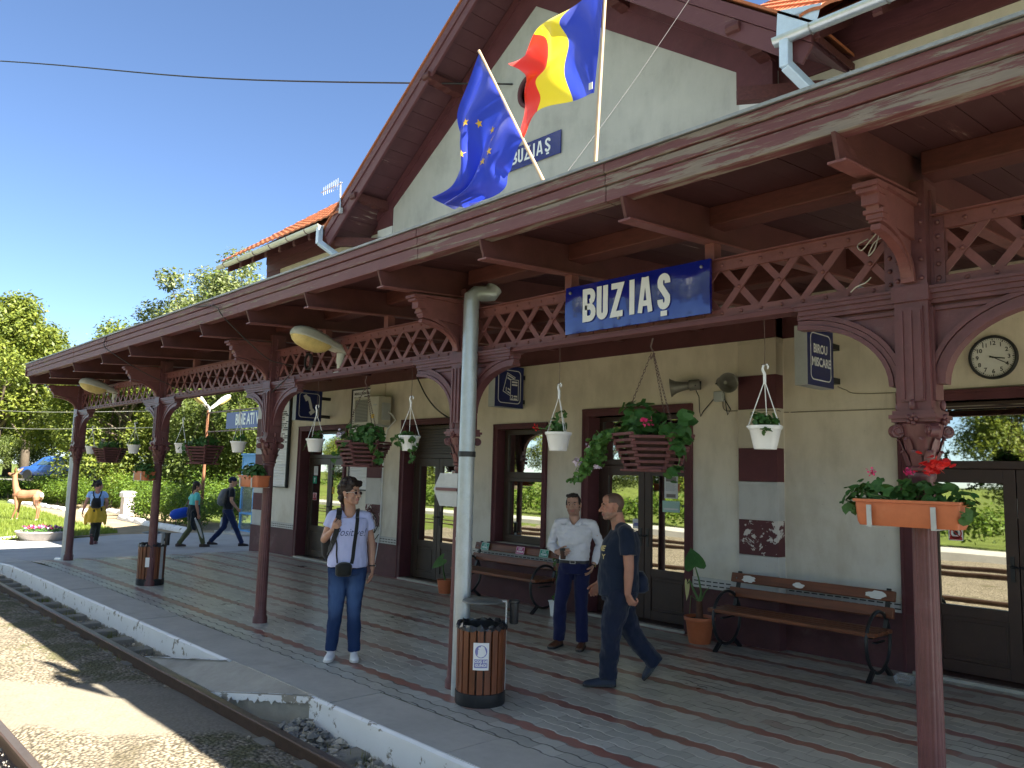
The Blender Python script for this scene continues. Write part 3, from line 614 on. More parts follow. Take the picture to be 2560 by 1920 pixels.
# ------------------------------------------------------------------ doors and windows
def surround(op,y,wd=.095,top=.10,bottom=True):
    x0,x1,z0,z1=op; mb=MB(); yy=y-.028
    mb.box(x0-wd,x0+.004,yy,y+.2,z0+(0 if z0 else .0),z1+.004); mb.box(x1-.004,x1+wd,yy,y+.2,z0,z1+.004); mb.box(x0-wd,x1+wd,yy-.003,y+.2,z1,z1+top)
    if z0>0: mb.box(x0-wd-.03,x1+wd+.03,yy-.06,y+.2,z0-.06,z0-.004)
    mb.box(x0-wd-.012,x0-wd+.018,yy-.014,y,z0,z1+top-.003); mb.box(x1+wd-.018,x1+wd+.012,yy-.014,y,z0,z1+top-.003); mb.box(x0-wd-.013,x1+wd+.013,yy-.016,y,z1+top-.03,z1+top+.002)
    return mb
def door(op,y,mat,trz,kp=.10,split=None,shutter=False,label=None):
    x0,x1,z0,z1=op; yd=y+.20
    d=empty('door',((x0+x1)/2,yd,0)); d.parent=B; d.location=V(((x0+x1)/2,yd,0))-wloc(B)
    if label: d['label']=label
    obj('surround',surround(op,y),m_maroonwall,d,bevel=.004)
    f=MB(); f.box(x0,x0+.06,yd,yd+.09,0,z1-.06); f.box(x1-.06,x1,yd,yd+.09,0,z1-.06); f.box(x0,x1,yd-.002,yd+.09,z1-.06,z1); f.box(x0+.06,x1-.06,yd-.004,yd+.09,trz,trz+.075)
    f.box(x0,x1,y+.02,yd+.3,-.05,.035)
    obj('frame',f,mat,d,bevel=.004)
    sl=MB(); sl.box(x0-.02,x1+.02,y-.06,y+.22,-.04,.03); obj('threshold',sl,m_conc,d,bevel=.006)
    if shutter:
        g=MB(); n=9
        for i in range(n): a=trz+.08+(z1-.14-trz)*i/n; g.box(x0+.06,x1-.06,yd+.01,yd+.04,a,a+(z1-.14-trz)/n-.008)
        obj('shutter',g,mat,d)
    else:
        g=MB(); g.box(x0+.06,x1-.06,yd+.03,yd+.05,trz+.075,z1-.06); obj('transom_glass',g,m_glass,d)
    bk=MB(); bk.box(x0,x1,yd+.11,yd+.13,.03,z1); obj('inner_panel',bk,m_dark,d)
    sp=(x0+x1)/2 if split is None else split
    for a,b_,hs in ((x0+.062,sp-.004,1),(sp+.004,x1-.062,-1)):
        lf=MB(); s_=kp; zt=trz-.004; gz0,gz1=.66,zt-.13
        lf.box(a,a+s_,yd+.005,yd+.055,.04,zt); lf.box(b_-s_,b_,yd+.005,yd+.055,.04,zt); lf.box(a+s_,b_-s_,yd+.006,yd+.054,zt-.13,zt); lf.box(a+s_,b_-s_,yd+.006,yd+.054,.56,.66); lf.box(a+s_,b_-s_,yd+.006,yd+.054,.04,.15); lf.box(a+s_,b_-s_,yd+.02,yd+.05,.15,.56)
        lf.box(a+s_+.03,b_-s_-.03,yd+.012,yd+.05,.19,.52)
        L=obj('door_leaf',lf,mat,d,bevel=.004)
        gm=MB(); gm.box(a+s_,b_-s_,yd+.025,yd+.035,gz0,gz1); obj('pane',gm,m_glass,L)
        hx=(b_-s_*.5) if hs>0 else (a+s_*.5)
        if hs<0 or mat is m_brownd:
            h=MB(); h.box(hx-.018,hx+.018,yd-.004,yd+.006,.93,1.16); h.cyl((hx,yd-.045,1.07),(hx,yd,1.07),.009,n=8); h.capsule([(hx,yd-.045,1.07),(hx-hs*-.11*1,yd-.05,1.065)],[.009,.008],8); obj('handle',h,m_black,L,smooth=True)
    return d
door(D1,YR,m_brown,2.045,.085); door(D2,YF,m_brown,2.045,.10,split=-10.72,shutter=True); door(D3,YF,m_brownd,1.96,.10); door(D4,YR,m_brownd,1.96,.105)
wd=empty('window',(-8.54,YF,.8)); wd.parent=B; wd.location=V((-8.54,YF,.8))-wloc(B)
obj('surround',surround(WN,YF,.075,.08),m_maroonwall,wd,bevel=.004)
f=MB(); x0,x1,z0,z1=WN; yd=YF+.13
for a in ((x0,x0+.07,z0,z1),(x1-.07,x1,z0,z1),(x0+.07,x1-.07,z1-.07,z1),(x0+.07,x1-.07,z0,z0+.07),(x0+.07,x1-.07,1.75,1.84)): f.box(a[0],a[1],yd,yd+.07,a[2],a[3])
for a in ((x0+.07,x0+.11,z0+.07,1.75),(x1-.11,x1-.07,z0+.07,1.75),(x0+.11,x1-.11,1.70,1.75),(x0+.11,x1-.11,z0+.07,z0+.11)): f.box(a[0],a[1],yd-.012,yd+.05,a[2],a[3])
obj('frame',f,m_brown,wd,bevel=.004)
for zz in ((z0+.11,1.70),(1.84,z1-.07)):
    p=MB(); k=.11 if zz[0]<1.5 else .07; p.box(x0+k,x1-k,yd+.03,yd+.04,*zz); obj('pane',p,m_glass,wd)
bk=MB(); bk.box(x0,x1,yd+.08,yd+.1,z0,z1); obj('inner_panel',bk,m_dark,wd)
# ------------------------------------------------------------------ gable
GC=-8.42; GZ=9.90; SLP=.725; GY=7.40
def gtop(x): return GZ-SLP*abs(x-GC)
gw=MB(); und=lambda x: gtop(x)-.24
gw.prism([(FX0,3.4),(FX1,3.4),(FX1,und(FX1)),(GC,und(GC)),(FX0,und(FX0))],'y',YF,YF+.35)
merged('gable_wall',gw,m_gable)
for a,b_ in ((FX0-.004,FX0+.47),(FX1-.43,FX1+.004)): gq=MB(); gq.box(a,b_,YF-.02,YF+.2,3.8,6.318); merged('quoin_block',gq,m_white)
gb=MB()
for s_ in (-1,1):
    e=FX0-.004 if s_<0 else FX1+.004; q=.47*-s_; xi=e+q
    gb.prism([(e,6.322),(xi,6.322),(xi,6.66),(GC,und(GC)-.62),(GC,und(GC)-.003),(e,und(e)-.003)][::s_],'y',YF-.022,YF+.1)
    gb.prism([(e,und(e)-.16),(GC,und(GC)-.16),(GC,und(GC)-.003),(e,und(e)-.003)][::s_],'y',YF-.05,YF-.0225)
merged('gable_band',gb,m_maroonwall)
md=MB(); pr=[(.265,0),(.265,.05),(.25,.065),(.215,.065),(.20,.05),(.20,0)]
n=32; md.loft([[(GC-.06+r*cos(2*pi*j/n),YF-y,7.67+r*1.02*sin(2*pi*j/n)) for r,y in pr] for j in range(n)],closed=True)
md.mi=1; md.lathe([(.001,0),(.2,0)],28); 
md.v=[v if i<n*6 else (GC-.06+v[0],YF-.012,7.67+v[1]) for i,v in enumerate(md.v)]
merged('medallion',md,[m_maroonwall,plain('medallion_field',(.17,.085,.085),.8)],smooth=True)
# gable roof: deck, barge boards, purlins
rf=empty('roof',(GC,14,6)); rf.parent=B; rf.location=V((GC,14,6))-wloc(B)
EX0,EX1=-13.28,-3.62
dk=MB()
for e,s_ in ((EX0,-1),(EX1,1)):
    n=22
    for i in range(n):   # boards running out of the wall, laid down the slope
        a=GC+(e-GC)*i/n; b_=GC+(e-GC)*(i+.965)/n
        dk.prism([(a,gtop(a)-.20),(b_,gtop(b_)-.20),(b_,gtop(b_)-.15),(a,gtop(a)-.15)][::-s_],'y',GY+.04,14)
obj('eaves_boards',dk,m_eave,rf)
for e,s_ in ((EX0-.05,-1),(EX1+.05,1)):
    rs=MB(); rs.prism([(GC,GZ-.148),(e,gtop(e)-.148),(e,gtop(e)-.06),(GC,GZ-.06)][::s_],'y',GY+.05,14.5); obj('roof_battens',rs,m_beam,rf)
rs=MB(); rs.prism([(EX0-.06,gtop(EX0)+.005),(GC,GZ+.04),(GC,GZ+.01),(EX0-.06,gtop(EX0)-.03)],'y',GY-.03,14.5); rs.prism([(EX1+.06,gtop(EX1)+.005),(GC,GZ+.04),(GC,GZ+.01),(EX1+.06,gtop(EX1)-.03)][::-1],'y',GY-.03,14.5)
obj('roof_tiles',rs,m_tile,rf)
for e,s_ in ((EX0,-1),(EX1,1)):
    bb=MB()
    bb.prism([(GC,GZ-.03),(e,gtop(e)-.03),(e,gtop(e)-.19),(GC,GZ-.19)][::s_],'y',GY-.02,GY+.04)
    bb.prism([(GC,GZ-.195),(e,gtop(e)-.195),(e+.12*-s_,gtop(e)-.37),(GC,GZ-.36)][::s_],'y',GY+.0,GY+.045)
    obj('barge_board',bb,m_fascia2,rf,bevel=.005)
for x,z in ((-12.32,6.78),(-10.22,8.28),(-6.62,8.28),(-4.52,6.78)):
    pb=MB(); z=und(x)-.02
    prof=[(YF+.05,z),(YF+.05,z-.17)]+[(YF-.05,z-.17),(7.95,z-.155),(7.86,z-.17),(7.78,z-.14),(7.66,z-.15),(7.56,z-.12),(7.44,z-.13),(7.36,z-.10),(7.345,z-.05),(7.36,z)]
    pb.prism(prof,'x',x-.085,x+.085); obj('purlin',pb,m_beam,rf,bevel=.006)
for x0,x1,m in ((-13.15,-12.44,0),(-4.58,-3.75,1)):  # trimmed eave corners of the gable
    cb=MB(); z=gtop(EX0)-.33; cb.bar((x0,7.55,z+(.0 if m else .05)),(x1,8.15,z+.02),.12,.16); obj('eaves_boards',cb,m_beam,rf,bevel=.005)
# main roof with pantile courses
def tiles(x0,x1,n_rows,up):
    mb=MB(); dx=.055; nx=int((x1-x0)/dx); k=0; sl=.736
    for r in range(n_rows):
        y0=7.36+.30*r; z0=6.53+.30*sl*r; rows=[]
        for t,dz in ((0,-.005),(0,.035),(.32,.012)):
            y=y0+t; z=z0+t*sl+dz
            rows.append([(x0+dx*i,y,z+.024*abs(sin(pi*(x0+dx*i)/.22))**.7) for i in range(nx+1)])
        b=len(mb.v)
        for row in rows: mb.v.extend(row)
        for a in range(2):
            for i in range(nx):
                p=b+a*(nx+1)+i; v=mb.v[p]
                if v[2]>gtop(v[0])-(.20 if v[0]<GC else .0): mb.f.append((p,p+1,p+nx+2,p+nx+1)); mb.m.append(0)
    return mb
obj('roof_tiles',tiles(-17.98,5.2,22,1),m_tile,rf,recalc=False)
for a,b_ in ((-17.96,-13.2),(-3.7,5.2)): bk=MB(); bk.prism([(7.40,6.45),(14,11.30),(14,11.2),(7.40,6.42)],'x',a,b_); obj('roof_deck',bk,m_tile,rf)
bk=MB(); bk.prism([(14,11.40),(20.6,6.42),(20.6,6.36),(14,11.2)],'x',-17.96,5.2); obj('roof_deck',bk,m_tile,rf)
for a,b_ in ((-17.96,-13.05),(-3.85,5.2)):
    so=MB(); so.prism([(7.42,6.40),(8.35,6.95),(8.35,6.98),(7.42,6.43)],'x',a,b_); obj('eaves_boards',so,m_eave,rf)
for x in [-17.7+.62*i for i in range(8)]+[-3.6+.62*i for i in range(14)]:
    so=MB(); so.prism([(7.43,6.30),(7.46,6.28),(8.3,6.80),(8.3,6.92),(7.43,6.405)],'x',x-.045,x+.045); obj('rafter_tail',so,m_beam,rf)
for e,s_ in ((-1,-1),(1,1)):   # metal valley where the gable meets the main roof
    vl=MB(); P=[]
    for t in (0,.5,1,2,3,4.2): xx=GC+e*(GZ-(6.53+.736*t))/SLP; P.append(((xx+e*.16,7.36+t,6.53+.736*t+.045),(xx-e*.10,7.36+t,6.53+.736*t+.07)))
    for i in range(len(P)-1): vl.quad(P[i][0],P[i+1][0],P[i+1][1],P[i][1])
    obj('valley_flashing',vl,m_zincblue,rf)
for nm,x0,x1,mt,z in (('left',-17.98,-13.3,m_gutter,6.42),('right',-3.98,5.2,m_zinc,6.36)):
    g=MB(); P=[(x,7.31,z) for x in (x0,x1)]; ring=[( .075*cos(a),.075*sin(a)) for a in [pi+pi*i/10 for i in range(11)]]+[(.066*cos(a),.066*sin(a)) for a in [2*pi-pi*i/10 for i in range(11)]]
    g.loft([[(x,7.31+a,z+b_) for a,b_ in ring] for x in (x0,x1)]); 
    g.prism([(7.235,z),(7.385,z),(7.36,z-.05),(7.31,z-.076),(7.26,z-.05)],'x',x0-.004,x0+.004)
    g.mi=1
    x=x0+.4
    while x<x1: g.tube([(x,7.31+.08*cos(pi+pi*i/8),z+.08*sin(pi+pi*i/8)) for i in range(9)],.008,6); x+=.75
    obj('gutter',g,[mt,m_steel if nm=='right' else m_irond],rf,smooth=True)
dp=MB(); dp.bar((-13.35,7.31,6.40),(-13.35,7.31,6.05),.10,.10,(1,0,0)); dp.bar((-13.35,7.31,6.08),(-13.0,8.05,5.55),.10,.10,(1,0,0)); dp.bar((-13.0,8.1,5.6),(-13.0,8.1,3.8),.10,.10,(1,0,0)); obj('downpipe',dp,m_zincblue,rf,bevel=.01)
dp=MB(); dp.bar((-3.86,7.31,6.34),(-3.86,7.31,6.02),.11,.10,(1,0,0)); dp.bar((-3.86,7.31,6.05),(-3.5,8.05,5.45),.11,.10,(1,0,0)); dp.bar((-3.5,8.1,5.5),(-3.5,8.1,3.8),.11,.10,(1,0,0)); obj('downpipe',dp,m_zincblue,rf,bevel=.01)
fl=MB(); fl.prism([(-4.0,6.40),(-3.55,6.44),(-3.50,6.60),(-3.98,6.72)],'y',7.37,7.376); obj('flashing',fl,m_zincblue,rf)
# ================================================================== canopy
CX=[-17.1,-12.72,-9.04,-5.41,-1.62]; CY=4.45; CE=-17.36; CR=4.4
C=thing('platform_canopy',(-8,4.45,0),'maroon platform canopy on fluted iron columns with crossed lattice girders','canopy')
def dz(y): return 3.50+.075*(y-3.5)
pk=MB(); x=CE+.02; i=0
while x<CR:
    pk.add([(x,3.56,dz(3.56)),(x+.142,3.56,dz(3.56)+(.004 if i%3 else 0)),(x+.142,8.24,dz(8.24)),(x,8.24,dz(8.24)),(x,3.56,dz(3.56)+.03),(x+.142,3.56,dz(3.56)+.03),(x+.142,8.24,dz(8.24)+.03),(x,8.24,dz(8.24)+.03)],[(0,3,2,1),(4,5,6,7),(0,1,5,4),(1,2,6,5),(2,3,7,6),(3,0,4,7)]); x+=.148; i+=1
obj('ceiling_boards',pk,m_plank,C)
rd=MB(); rd.add([(CE,3.5,3.655),(CR,3.5,3.655),(CR,8.3,3.93),(CE,8.3,3.93),(CE,3.5,3.66),(CR,3.5,3.66),(CR,8.3,3.95),(CE,8.3,3.95)],[(0,3,2,1),(4,5,6,7),(0,1,5,4),(1,2,6,5),(2,3,7,6),(3,0,4,7)]); rd.box(CE-.01,CR,3.486,3.4995,3.650,3.668)
obj('roof_sheet',rd,weath('dull_zinc',(.27,.29,.31),.55,6,.3,.1,40,metal=.2),C)
edges=[CE,-14.2,-12.5,-8.1,-4.9,-3.02,.6,CR]
for i in range(len(edges)-1):
    a,b_=edges[i]+.002,edges[i+1]-.002; t=.0015*(i%3)
    fb=MB(); fb.prism([(3.500+t,3.585),(3.500+t,3.648),(3.56,3.648),(3.56,3.585)],'x',a,b_); fb.prism([(3.512+t,3.515),(3.512+t,3.58),(3.56,3.58),(3.56,3.515)],'x',a,b_); fb.prism([(3.522+t,3.415),(3.522+t,3.51),(3.62,3.51),(3.62,3.415)],'x',a,b_)
    obj('fascia_board',fb,m_fascia,C,bevel=.005)
eb=MB(); eb.prism([(3.5,3.42),(8.3,3.7),(8.3,3.93),(3.5,3.65)],'x',CE-.03,CE-.002); obj('end_board',eb,m_fascia2,C,bevel=.004)
for i in range(len(CX)):     # longitudinal timbers between the rafters
    a=CX[i]+.06; b_=(CX[i+1]-.06) if i+1<len(CX) else CR
    pb=MB(); pb.box(a,b_,4.40,4.58,3.44,dz(4.49)-.003); obj('purlin',pb,m_beam,C,bevel=.01)
    pb=MB(); pb.box(a,b_,6.40,6.58,3.55,dz(6.49)-.003); obj('purlin',pb,m_beam,C,bevel=.01)
RX=[]
for i in range(len(CX)):
    nx_=CX[i+1] if i+1<len(CX) else CX[i]+3.72
    for k in range(3): RX.append(CX[i]+(nx_-CX[i])*k/3)
RX=[x for x in RX if x<3]
rm=MB()
def rz(y): return 3.285+.065*(y-3.53)
rm.prism([(3.50,3.412),(3.545,rz(3.545)),(8.2,rz(8.2)),(8.2,dz(8.2)-.004),(3.63,dz(3.63)-.004),(3.625,3.412)],'x',-.010,.010); rm.mi=1
rm.prism([(3.53,rz(3.53)-.014),(8.2,rz(8.2)-.014),(8.2,rz(8.2)-.002),(3.53,rz(3.53)-.002)],'x',-.045,.045)
rme=mesh_of('rafter',rm,[m_rafter,m_iron])
for x in RX:
    o=link('rafter',rme,C); o.location=V((x,0,0))-wloc(C)
    ck=MB(); ck.box(x-.035,x+.035,4.41,4.49,3.206,rz(4.45)-.015)
    if min(abs(x-c) for c in CX)>.1: obj('packing_block',ck,m_iron,C)
# lattice girders
def girder(x0,x1):
    mb=MB(); zb,zt=2.832,3.205; yb=CY
    for z0,z1 in ((zb,zb+.05),(zt-.07,zt)):
        mb.box(x0,x1,yb-.018,yb-.012,z0,z1); mb.box(x0,x1,yb+.012,yb+.018,z0,z1)
    mb.box(x0,x1,yb-.05,yb+.05,zt,zt+.008); mb.box(x0,x1,yb-.05,yb+.05,zb-.008,zb)
    L=x1-x0; n=max(2,round(L/.282)); p=L/n; h0,h1=zb+.022,zt-.03
    for i in range(n):
        for sgn,yy in ((1,yb-.006),(-1,yb+.006)):
            a=(x0+p*i,h0) if sgn>0 else (x0+p*i,h1); b_=(x0+p*(i+1),h1) if sgn>0 else (x0+p*(i+1),h0)
            mb.bar((a[0],yy,a[1]),(b_[0],yy,b_[1]),.010,.043)
        def rivet(x,z,y=yb-.018,r=.0125): mb.lathe([(r,0),(r*.85,.5*r),(r*.4,.8*r),(.001,.85*r)],8); k=32; mb.v[-k:]=[(x+v[0],y-v[2],z+v[1]) for v in mb.v[-k:]]
        rivet(x0+p*(i+.5),(h0+h1)/2,yb-.012,.014)
        for t in (.0,.5): rivet(x0+p*(i+t)+.02,zt-.034); rivet(x0+p*(i+t)+.02,zb+.024)
    return mb
for i in range(len(CX)):
    a=CX[i]+.10; b_=CX[i+1]-.10 if i+1<len(CX) else 2.05
    obj('lattice_girder',girder(a,b_),m_iron,C)
for i in range(1,len(CX)):
    bt=MB(); bt.box(CX[i]+.66,(CX[i+1]-.66) if i+1<len(CX) else 2,CY-.06,CY+.06,2.79,2.823); obj('batten',bt,m_fascia2,C,bevel=.004)
# fluted columns
def column_mb():
    mb=MB(); n=64
    prof=[(.085,0),(.085,.06),(.07,.09),(.072,.12),(.066,.15)]+[(.0655-.0085*t/12,.18+1.62*t/12) for t in range(13)]+[(.060,1.815),(.067,1.825),(.067,1.845),(.060,1.855)]
    mb.lathe(prof,n,mod=lambda k,j: (1-.065*abs(cos(j*pi/4))**3) if 5<=k<=17 else 1)
    # upper square post with raised panels
    mb.box(-.085,.085,-.085,.085,2.17,3.40)
    mb.box(-.06,.06,-.098,.098,2.22,2.72); mb.box(-.099,.099,-.055,.055,2.225,2.715)
    for dx in (-.045,0,.045): mb.box(dx-.009,dx+.009,-.106,.106,2.23,2.70)
    mb.box(-.10,.10,-.028,.028,2.83,3.35); mb.box(-.095,.095,-.10,.10,2.75,2.835)
    for s_ in (-1,1):
        for k in range(5): mb.ball((s_*.125,-.026,2.87+.075*k),.0135,8,5); mb.ball((s_*.06,-.088,2.87+.1*k),.013,8,5)
        mb.box(min(s_*.1,s_*.155),max(s_*.1,s_*.155),-.024,.024,2.84,3.20)
    return mb
def capital_mb():
    mb=MB(); mb.lathe([(.067,1.855),(.078,1.86),(.08,1.875),(.066,1.885),(.07,1.94),(.082,2.0),(.10,2.05),(.11,2.10),(.10,2.115)],28)
    for k in range(8):
        a=2*pi*k/8
        for r,z0,z1,w_ in ((.072,1.885,1.965,.028),(.08,1.94,2.03,.026)):
            a2=a+(0 if r<.075 else pi/8); c,s_=cos(a2),sin(a2); t=V((-s_,c,0)); o=V((c,s_,0))
            P=[o*(r-.004)+V((0,0,z0)),o*(r+.012)+V((0,0,z0+.6*(z1-z0))),o*(r+.026)+V((0,0,z1)),o*(r+.034)+V((0,0,z1-.012))]
            mb.loft([[p-t*w_*f,p+o*.006,p+t*w_*f,p-o*.01] for p,f in zip(P,(.9,1.0,.75,.3))])
    for k in range(4):
        a=pi/4+pi/2*k; o=V((cos(a),sin(a),0)); t=V((-sin(a),cos(a),0)); c=o*.128+V((0,0,2.065))
        mb.cyl(c-t*.022,c+t*.022,.034,n=16); mb.cyl(c-t*.03,c+t*.03,.013,n=10)
        for s_ in (-1,1): mb.tube([c+t*.024*s_+o*.026*cos(u)*(1-u/16)+V((0,0,.026*sin(u)*(1-u/16))) for u in [q*.5 for q in range(22)]],.006,6)
        mb.bar(o*.06+V((0,0,1.99)),o*.115+V((0,0,2.095)),.034,.012)
        a=pi/2*k; o=V((cos(a),sin(a),0))
        for q in range(5): u=2*pi*q/5; tt=V((-sin(a),cos(a),0)); mb.ball(o*.118+tt*.020*cos(u)+V((0,0,2.125+.020*sin(u))),(.013,.013,.013),8,5)
        mb.ball(o*.128+V((0,0,2.125)),.010,8,5)
        mb.ball(o*.112+V((0,0,2.20)),(.016,.016,.028),8,6)
    for h,z0,z1 in ((.108,2.112,2.13),(.118,2.13,2.15),(.104,2.15,2.172)): mb.box(-h,h,-h,h,z0,z1)
    return mb
def arch_mb(sg):     # quarter-arch bracket below the girder, beside the post
    mb=MB(); n=12; R_=.60; xe=.10
    for off,y0,y1 in ((0,.042,.024),(.03,.034,.018),(.058,.042,.026)):
        pts=[]; cx,czc=xe+R_-.02,2.33
        ro=.50-off
        A=[(cx-.02-(ro+.09)*cos(t),czc-.02+(ro-.06)*sin(t)) for t in [pi/2*i/n for i in range(n+1)]]
        rings=[]
        for i,(a,b_) in enumerate(A):
            t=pi/2*i/n; nx_,nz_=cos(t),-sin(t); w_=.013
            rings.append([(sg*(a-nx_*w_),-y0,b_-nz_*w_),(sg*(a+nx_*w_),-y0,b_+nz_*w_),(sg*(a+nx_*w_),y0,b_+nz_*w_),(sg*(a-nx_*w_),y0,b_-nz_*w_)])
        mb.loft(rings)
    A=[(xe+R_-.04-(.59)*cos(t),2.31+(.44)*sin(t)) for t in [pi/2*i/n for i in range(n+1)]]
    poly=[(sg*a,b_) for a,b_ in A]+[(sg*.62,2.76),(sg*.09,2.76)]
    poly2=[(sg*a,b_) for a,b_ in A]+[(sg*.09,2.752)]
    mb.prism(poly2,'y',-.012,.012)
    for y0,z0,z1,l in ((.05,2.735,2.757,.62),(.062,2.757,2.785,.645),(.078,2.785,2.808,.66),(.088,2.808,2.823,.675)): mb.box(min(sg*.08,sg*l),max(sg*.08,sg*l),-y0,y0,z0,z1)
    mb.box(min(sg*.09,sg*.60),max(sg*.09,sg*.60),-.03,.03,2.70,2.72)
    return mb
def console_mb():    # bracket carrying the rafter out over the platform edge
    mb=MB(); n=12; out=.62
    rings=[]
    for t in [pi/2*i/n for i in range(n+1)]:
        y=-.085-.40*(1-sin(pi/2-t)) ; 
    A=[(-.10-.40*(1-cos(t)),2.86+.20*sin(t)+.0) for t in [pi/2*i/n for i in range(n+1)]]
    for off,w_ in ((0,.034),(.04,.024)):
        P=[]
        for i in range(n+1):
            t=pi/2*i/n; P.append((0,-.105-.40*(1-cos(t))-off*.0+off*.9*cos(t)*0, 2.85+(.25-off)*sin(t)+off*.0))
        rings=[]
        for i,p in enumerate(P):
            q=P[min(i+1,n)]; o=P[max(i-1,0)]; d=(V(q)-V(o)).normalized(); nn=V((0,d.z,-d.y))
            rings.append([(-w_,*(V(p)+nn*.014)[1:]),(w_,*(V(p)+nn*.014)[1:]),(w_,*(V(p)-nn*.014)[1:]),(-w_,*(V(p)-nn*.014)[1:])])
        mb.loft(rings)
    mb.prism([(-.08,2.86)]+[(-.105-.40*(1-cos(t)),2.85+.25*sin(t)) for t in [pi/2*i/n for i in range(n+1)]]+[(-.50,3.15),(-.08,3.10)],'x',-.011,.011)
    mb.prism([(-.07,3.08),(-.50,3.10),(-.505,3.125),(-.53,3.135),(-.55,3.20),(-.60,3.235),(-.60,3.262),(-.07,3.30)],'x',-.032,.032)
    for y0,y1,z0,z1,w_ in ((-.62,-.50,3.238,3.262,.062),(-.60,-.49,3.215,3.238,.052),(-.565,-.48,3.16,3.215,.042),(-.53,-.47,3.125,3.145,.05),(-.515,-.46,3.10,3.125,.042)): mb.box(-w_,w_,y0,y1,z0,z1)
    mb.prism([(-.07,3.262),(-.60,3.262),(-.60,3.27),(-.07,3.305)],'x',-.055,.055)
    return mb
cm=mesh_of('column',column_mb(),m_irond,smooth=True); km=mesh_of('capital',capital_mb(),m_irond,smooth=True); ar=mesh_of('bracket',arch_mb(1),m_irond); al=mesh_of('bracket',arch_mb(-1),m_irond); cn=mesh_of('console',console_mb(),m_iron)
for i,x in enumerate(CX):
    o=link('column',cm,C); o.location=V((x,CY,gz(x)*1.0 if False else 0))-wloc(C)
    if i==0: o.location.z-=.0
    link('capital',km,o); link('bracket',ar,o); link('console',cn,o)
    if i>0: link('bracket',al,o)
bs=MB(); bs.lathe([(.085,-.08),(.085,.0)],24,(CX[0],CY,0)); obj('column_foot',bs,m_irond,C)
# ================================================================== signs
def blade_sign(X,y1,label,extra):
    t=thing('hanging_sign',(X-.07,y1-.3,2.75),label,'sign')
    b=MB(); b.box(X-.14,X-.004,7.5,8.06,2.755,3.36); obj('sign_box',b,m_grey,t,bevel=.004)
    p=MB(); p.box(X-.004,X,7.503,8.057,2.758,3.357); obj('sign_face',p,m_signblue,t)
    w_=MB()
    x0,x1,z0,z1,r=7.565,7.995,2.82,3.295,.06
    pts=[(x1-r+r*cos(R(a)),z1-r+r*sin(R(a))) for a in range(0,91,18)]+[(x0+r+r*cos(R(a)),z1-r+r*sin(R(a))) for a in range(90,181,18)]+[(x0+r+r*cos(R(a)),z0+r+r*sin(R(a))) for a in range(180,271,18)]+[(x1-r+r*cos(R(a)),z0+r+r*sin(R(a))) for a in range(270,361,18)]
    ribbon(w_,pts,.011,SIDE,(X+.0005,0,0),.0015,closed=True); extra(w_,X+.0005); obj('lettering',w_,m_signwhite,t)
    k=MB()
    for z in (2.86,3.22): k.box(X-.09,X-.03,8.06,y1+.03,z-.03,z+.03)
    obj('wall_bracket',k,m_black,t); return t
def birou(w_,X):
    add_text(w_,'BIROU',(X,7.775,3.135),.125,SIDE,sx=.82,bold=.003,thick=.001); add_text(w_,'MISCARE',(X,7.79,3.00),.125,SIDE,sx=.82,bold=.003,thick=.001)
blade_sign(-3.776,YR,'blue wall sign reading BIROU MISCARE in a white outline','x') if False else blade_sign(-3.776,YR,'blue wall sign reading BIROU MISCARE in a white outline',birou)
def ticket(w_,X):
    A=lambda pts,w=.010,cl=True: ribbon(w_,pts,w,SIDE,(X,0,0),.0015,closed=cl)
    A([(7.80,2.87),(7.955,2.87),(7.955,3.165),(7.80,3.165)]); A([(7.795,2.93),(7.655,2.985),(7.735,3.255),(7.885,3.20),(7.875,3.175)],cl=False)
    for z in (3.13,3.09,2.925,2.885): A([(7.825 if z>3 else 7.865,z),(7.935,z)],.024,False)
    for a,b_ in (((7.745,3.225),(7.865,3.18)),((7.735,3.185),(7.80,3.16)),((7.745,3.03),(7.795,3.01)),((7.74,2.985),(7.793,2.962))): A([a,b_],.02,False)
    add_text(w_,'2',(X,7.835,2.905),.09,SIDE,bold=.002,thick=.001); add_text(w_,'1',(X,7.715,3.01),.09,SIDE,bold=.002,thick=.001)
blade_sign(-8.438,YF,'blue wall sign with white pictogram of two tickets, behind the drainpipe',ticket)
def phone(w_,X):
    ribbon(w_,[(7.70,3.235),(7.765,3.20),(7.80,3.10),(7.825,3.0),(7.875,2.935)],.055,SIDE,(X,0,0),.0015)
    ribbon(w_,[(7.675,3.26),(7.735,3.15)],.075,SIDE,(X,0,0),.0018); ribbon(w_,[(7.80,2.895),(7.895,2.97)],.075,SIDE,(X,0,0),.0018)
blade_sign(-14.242,YR,'blue wall sign with white telephone handset pictogram',phone)
t=thing('station_sign',(-3.485,4.40,2.85),'glossy blue enamel BUZIAȘ sign on the canopy girder','sign')
p=MB(); n=26
for i in range(n+1):
    x=-4.125+1.275*i/n; b_=.006*sin(pi*i/n)+.003*sin(i*1.1)
    p.v+= [(x,4.365-b_,2.852),(x,4.358-b_-.002,3.03),(x,4.365-b_,3.212),(x,4.385,3.212),(x,4.385,2.852)]
for i in range(n):
    for j in range(5): a=i*5+j; c=i*5+(j+1)%5; p.f.append((a,c,c+5,a+5)); p.m.append(0)
p.f+= [(0,4,3,2,1),tuple(n*5+k for k in (0,1,2,3,4))]; p.m+=[0,0]
obj('sign_panel',p,m_enamel,t,smooth=True)
l=MB(); buzias(l,-3.935,2.922,4.347,.248,.80,.044); obj('lettering',l,m_signwhite,t)
s=MB()
for x,z in ((-4.07,3.165),(-2.91,3.165),(-3.60,2.915)): s.ball((x,4.354,z),.012,8,5)
obj('screw',s,m_steel,t)
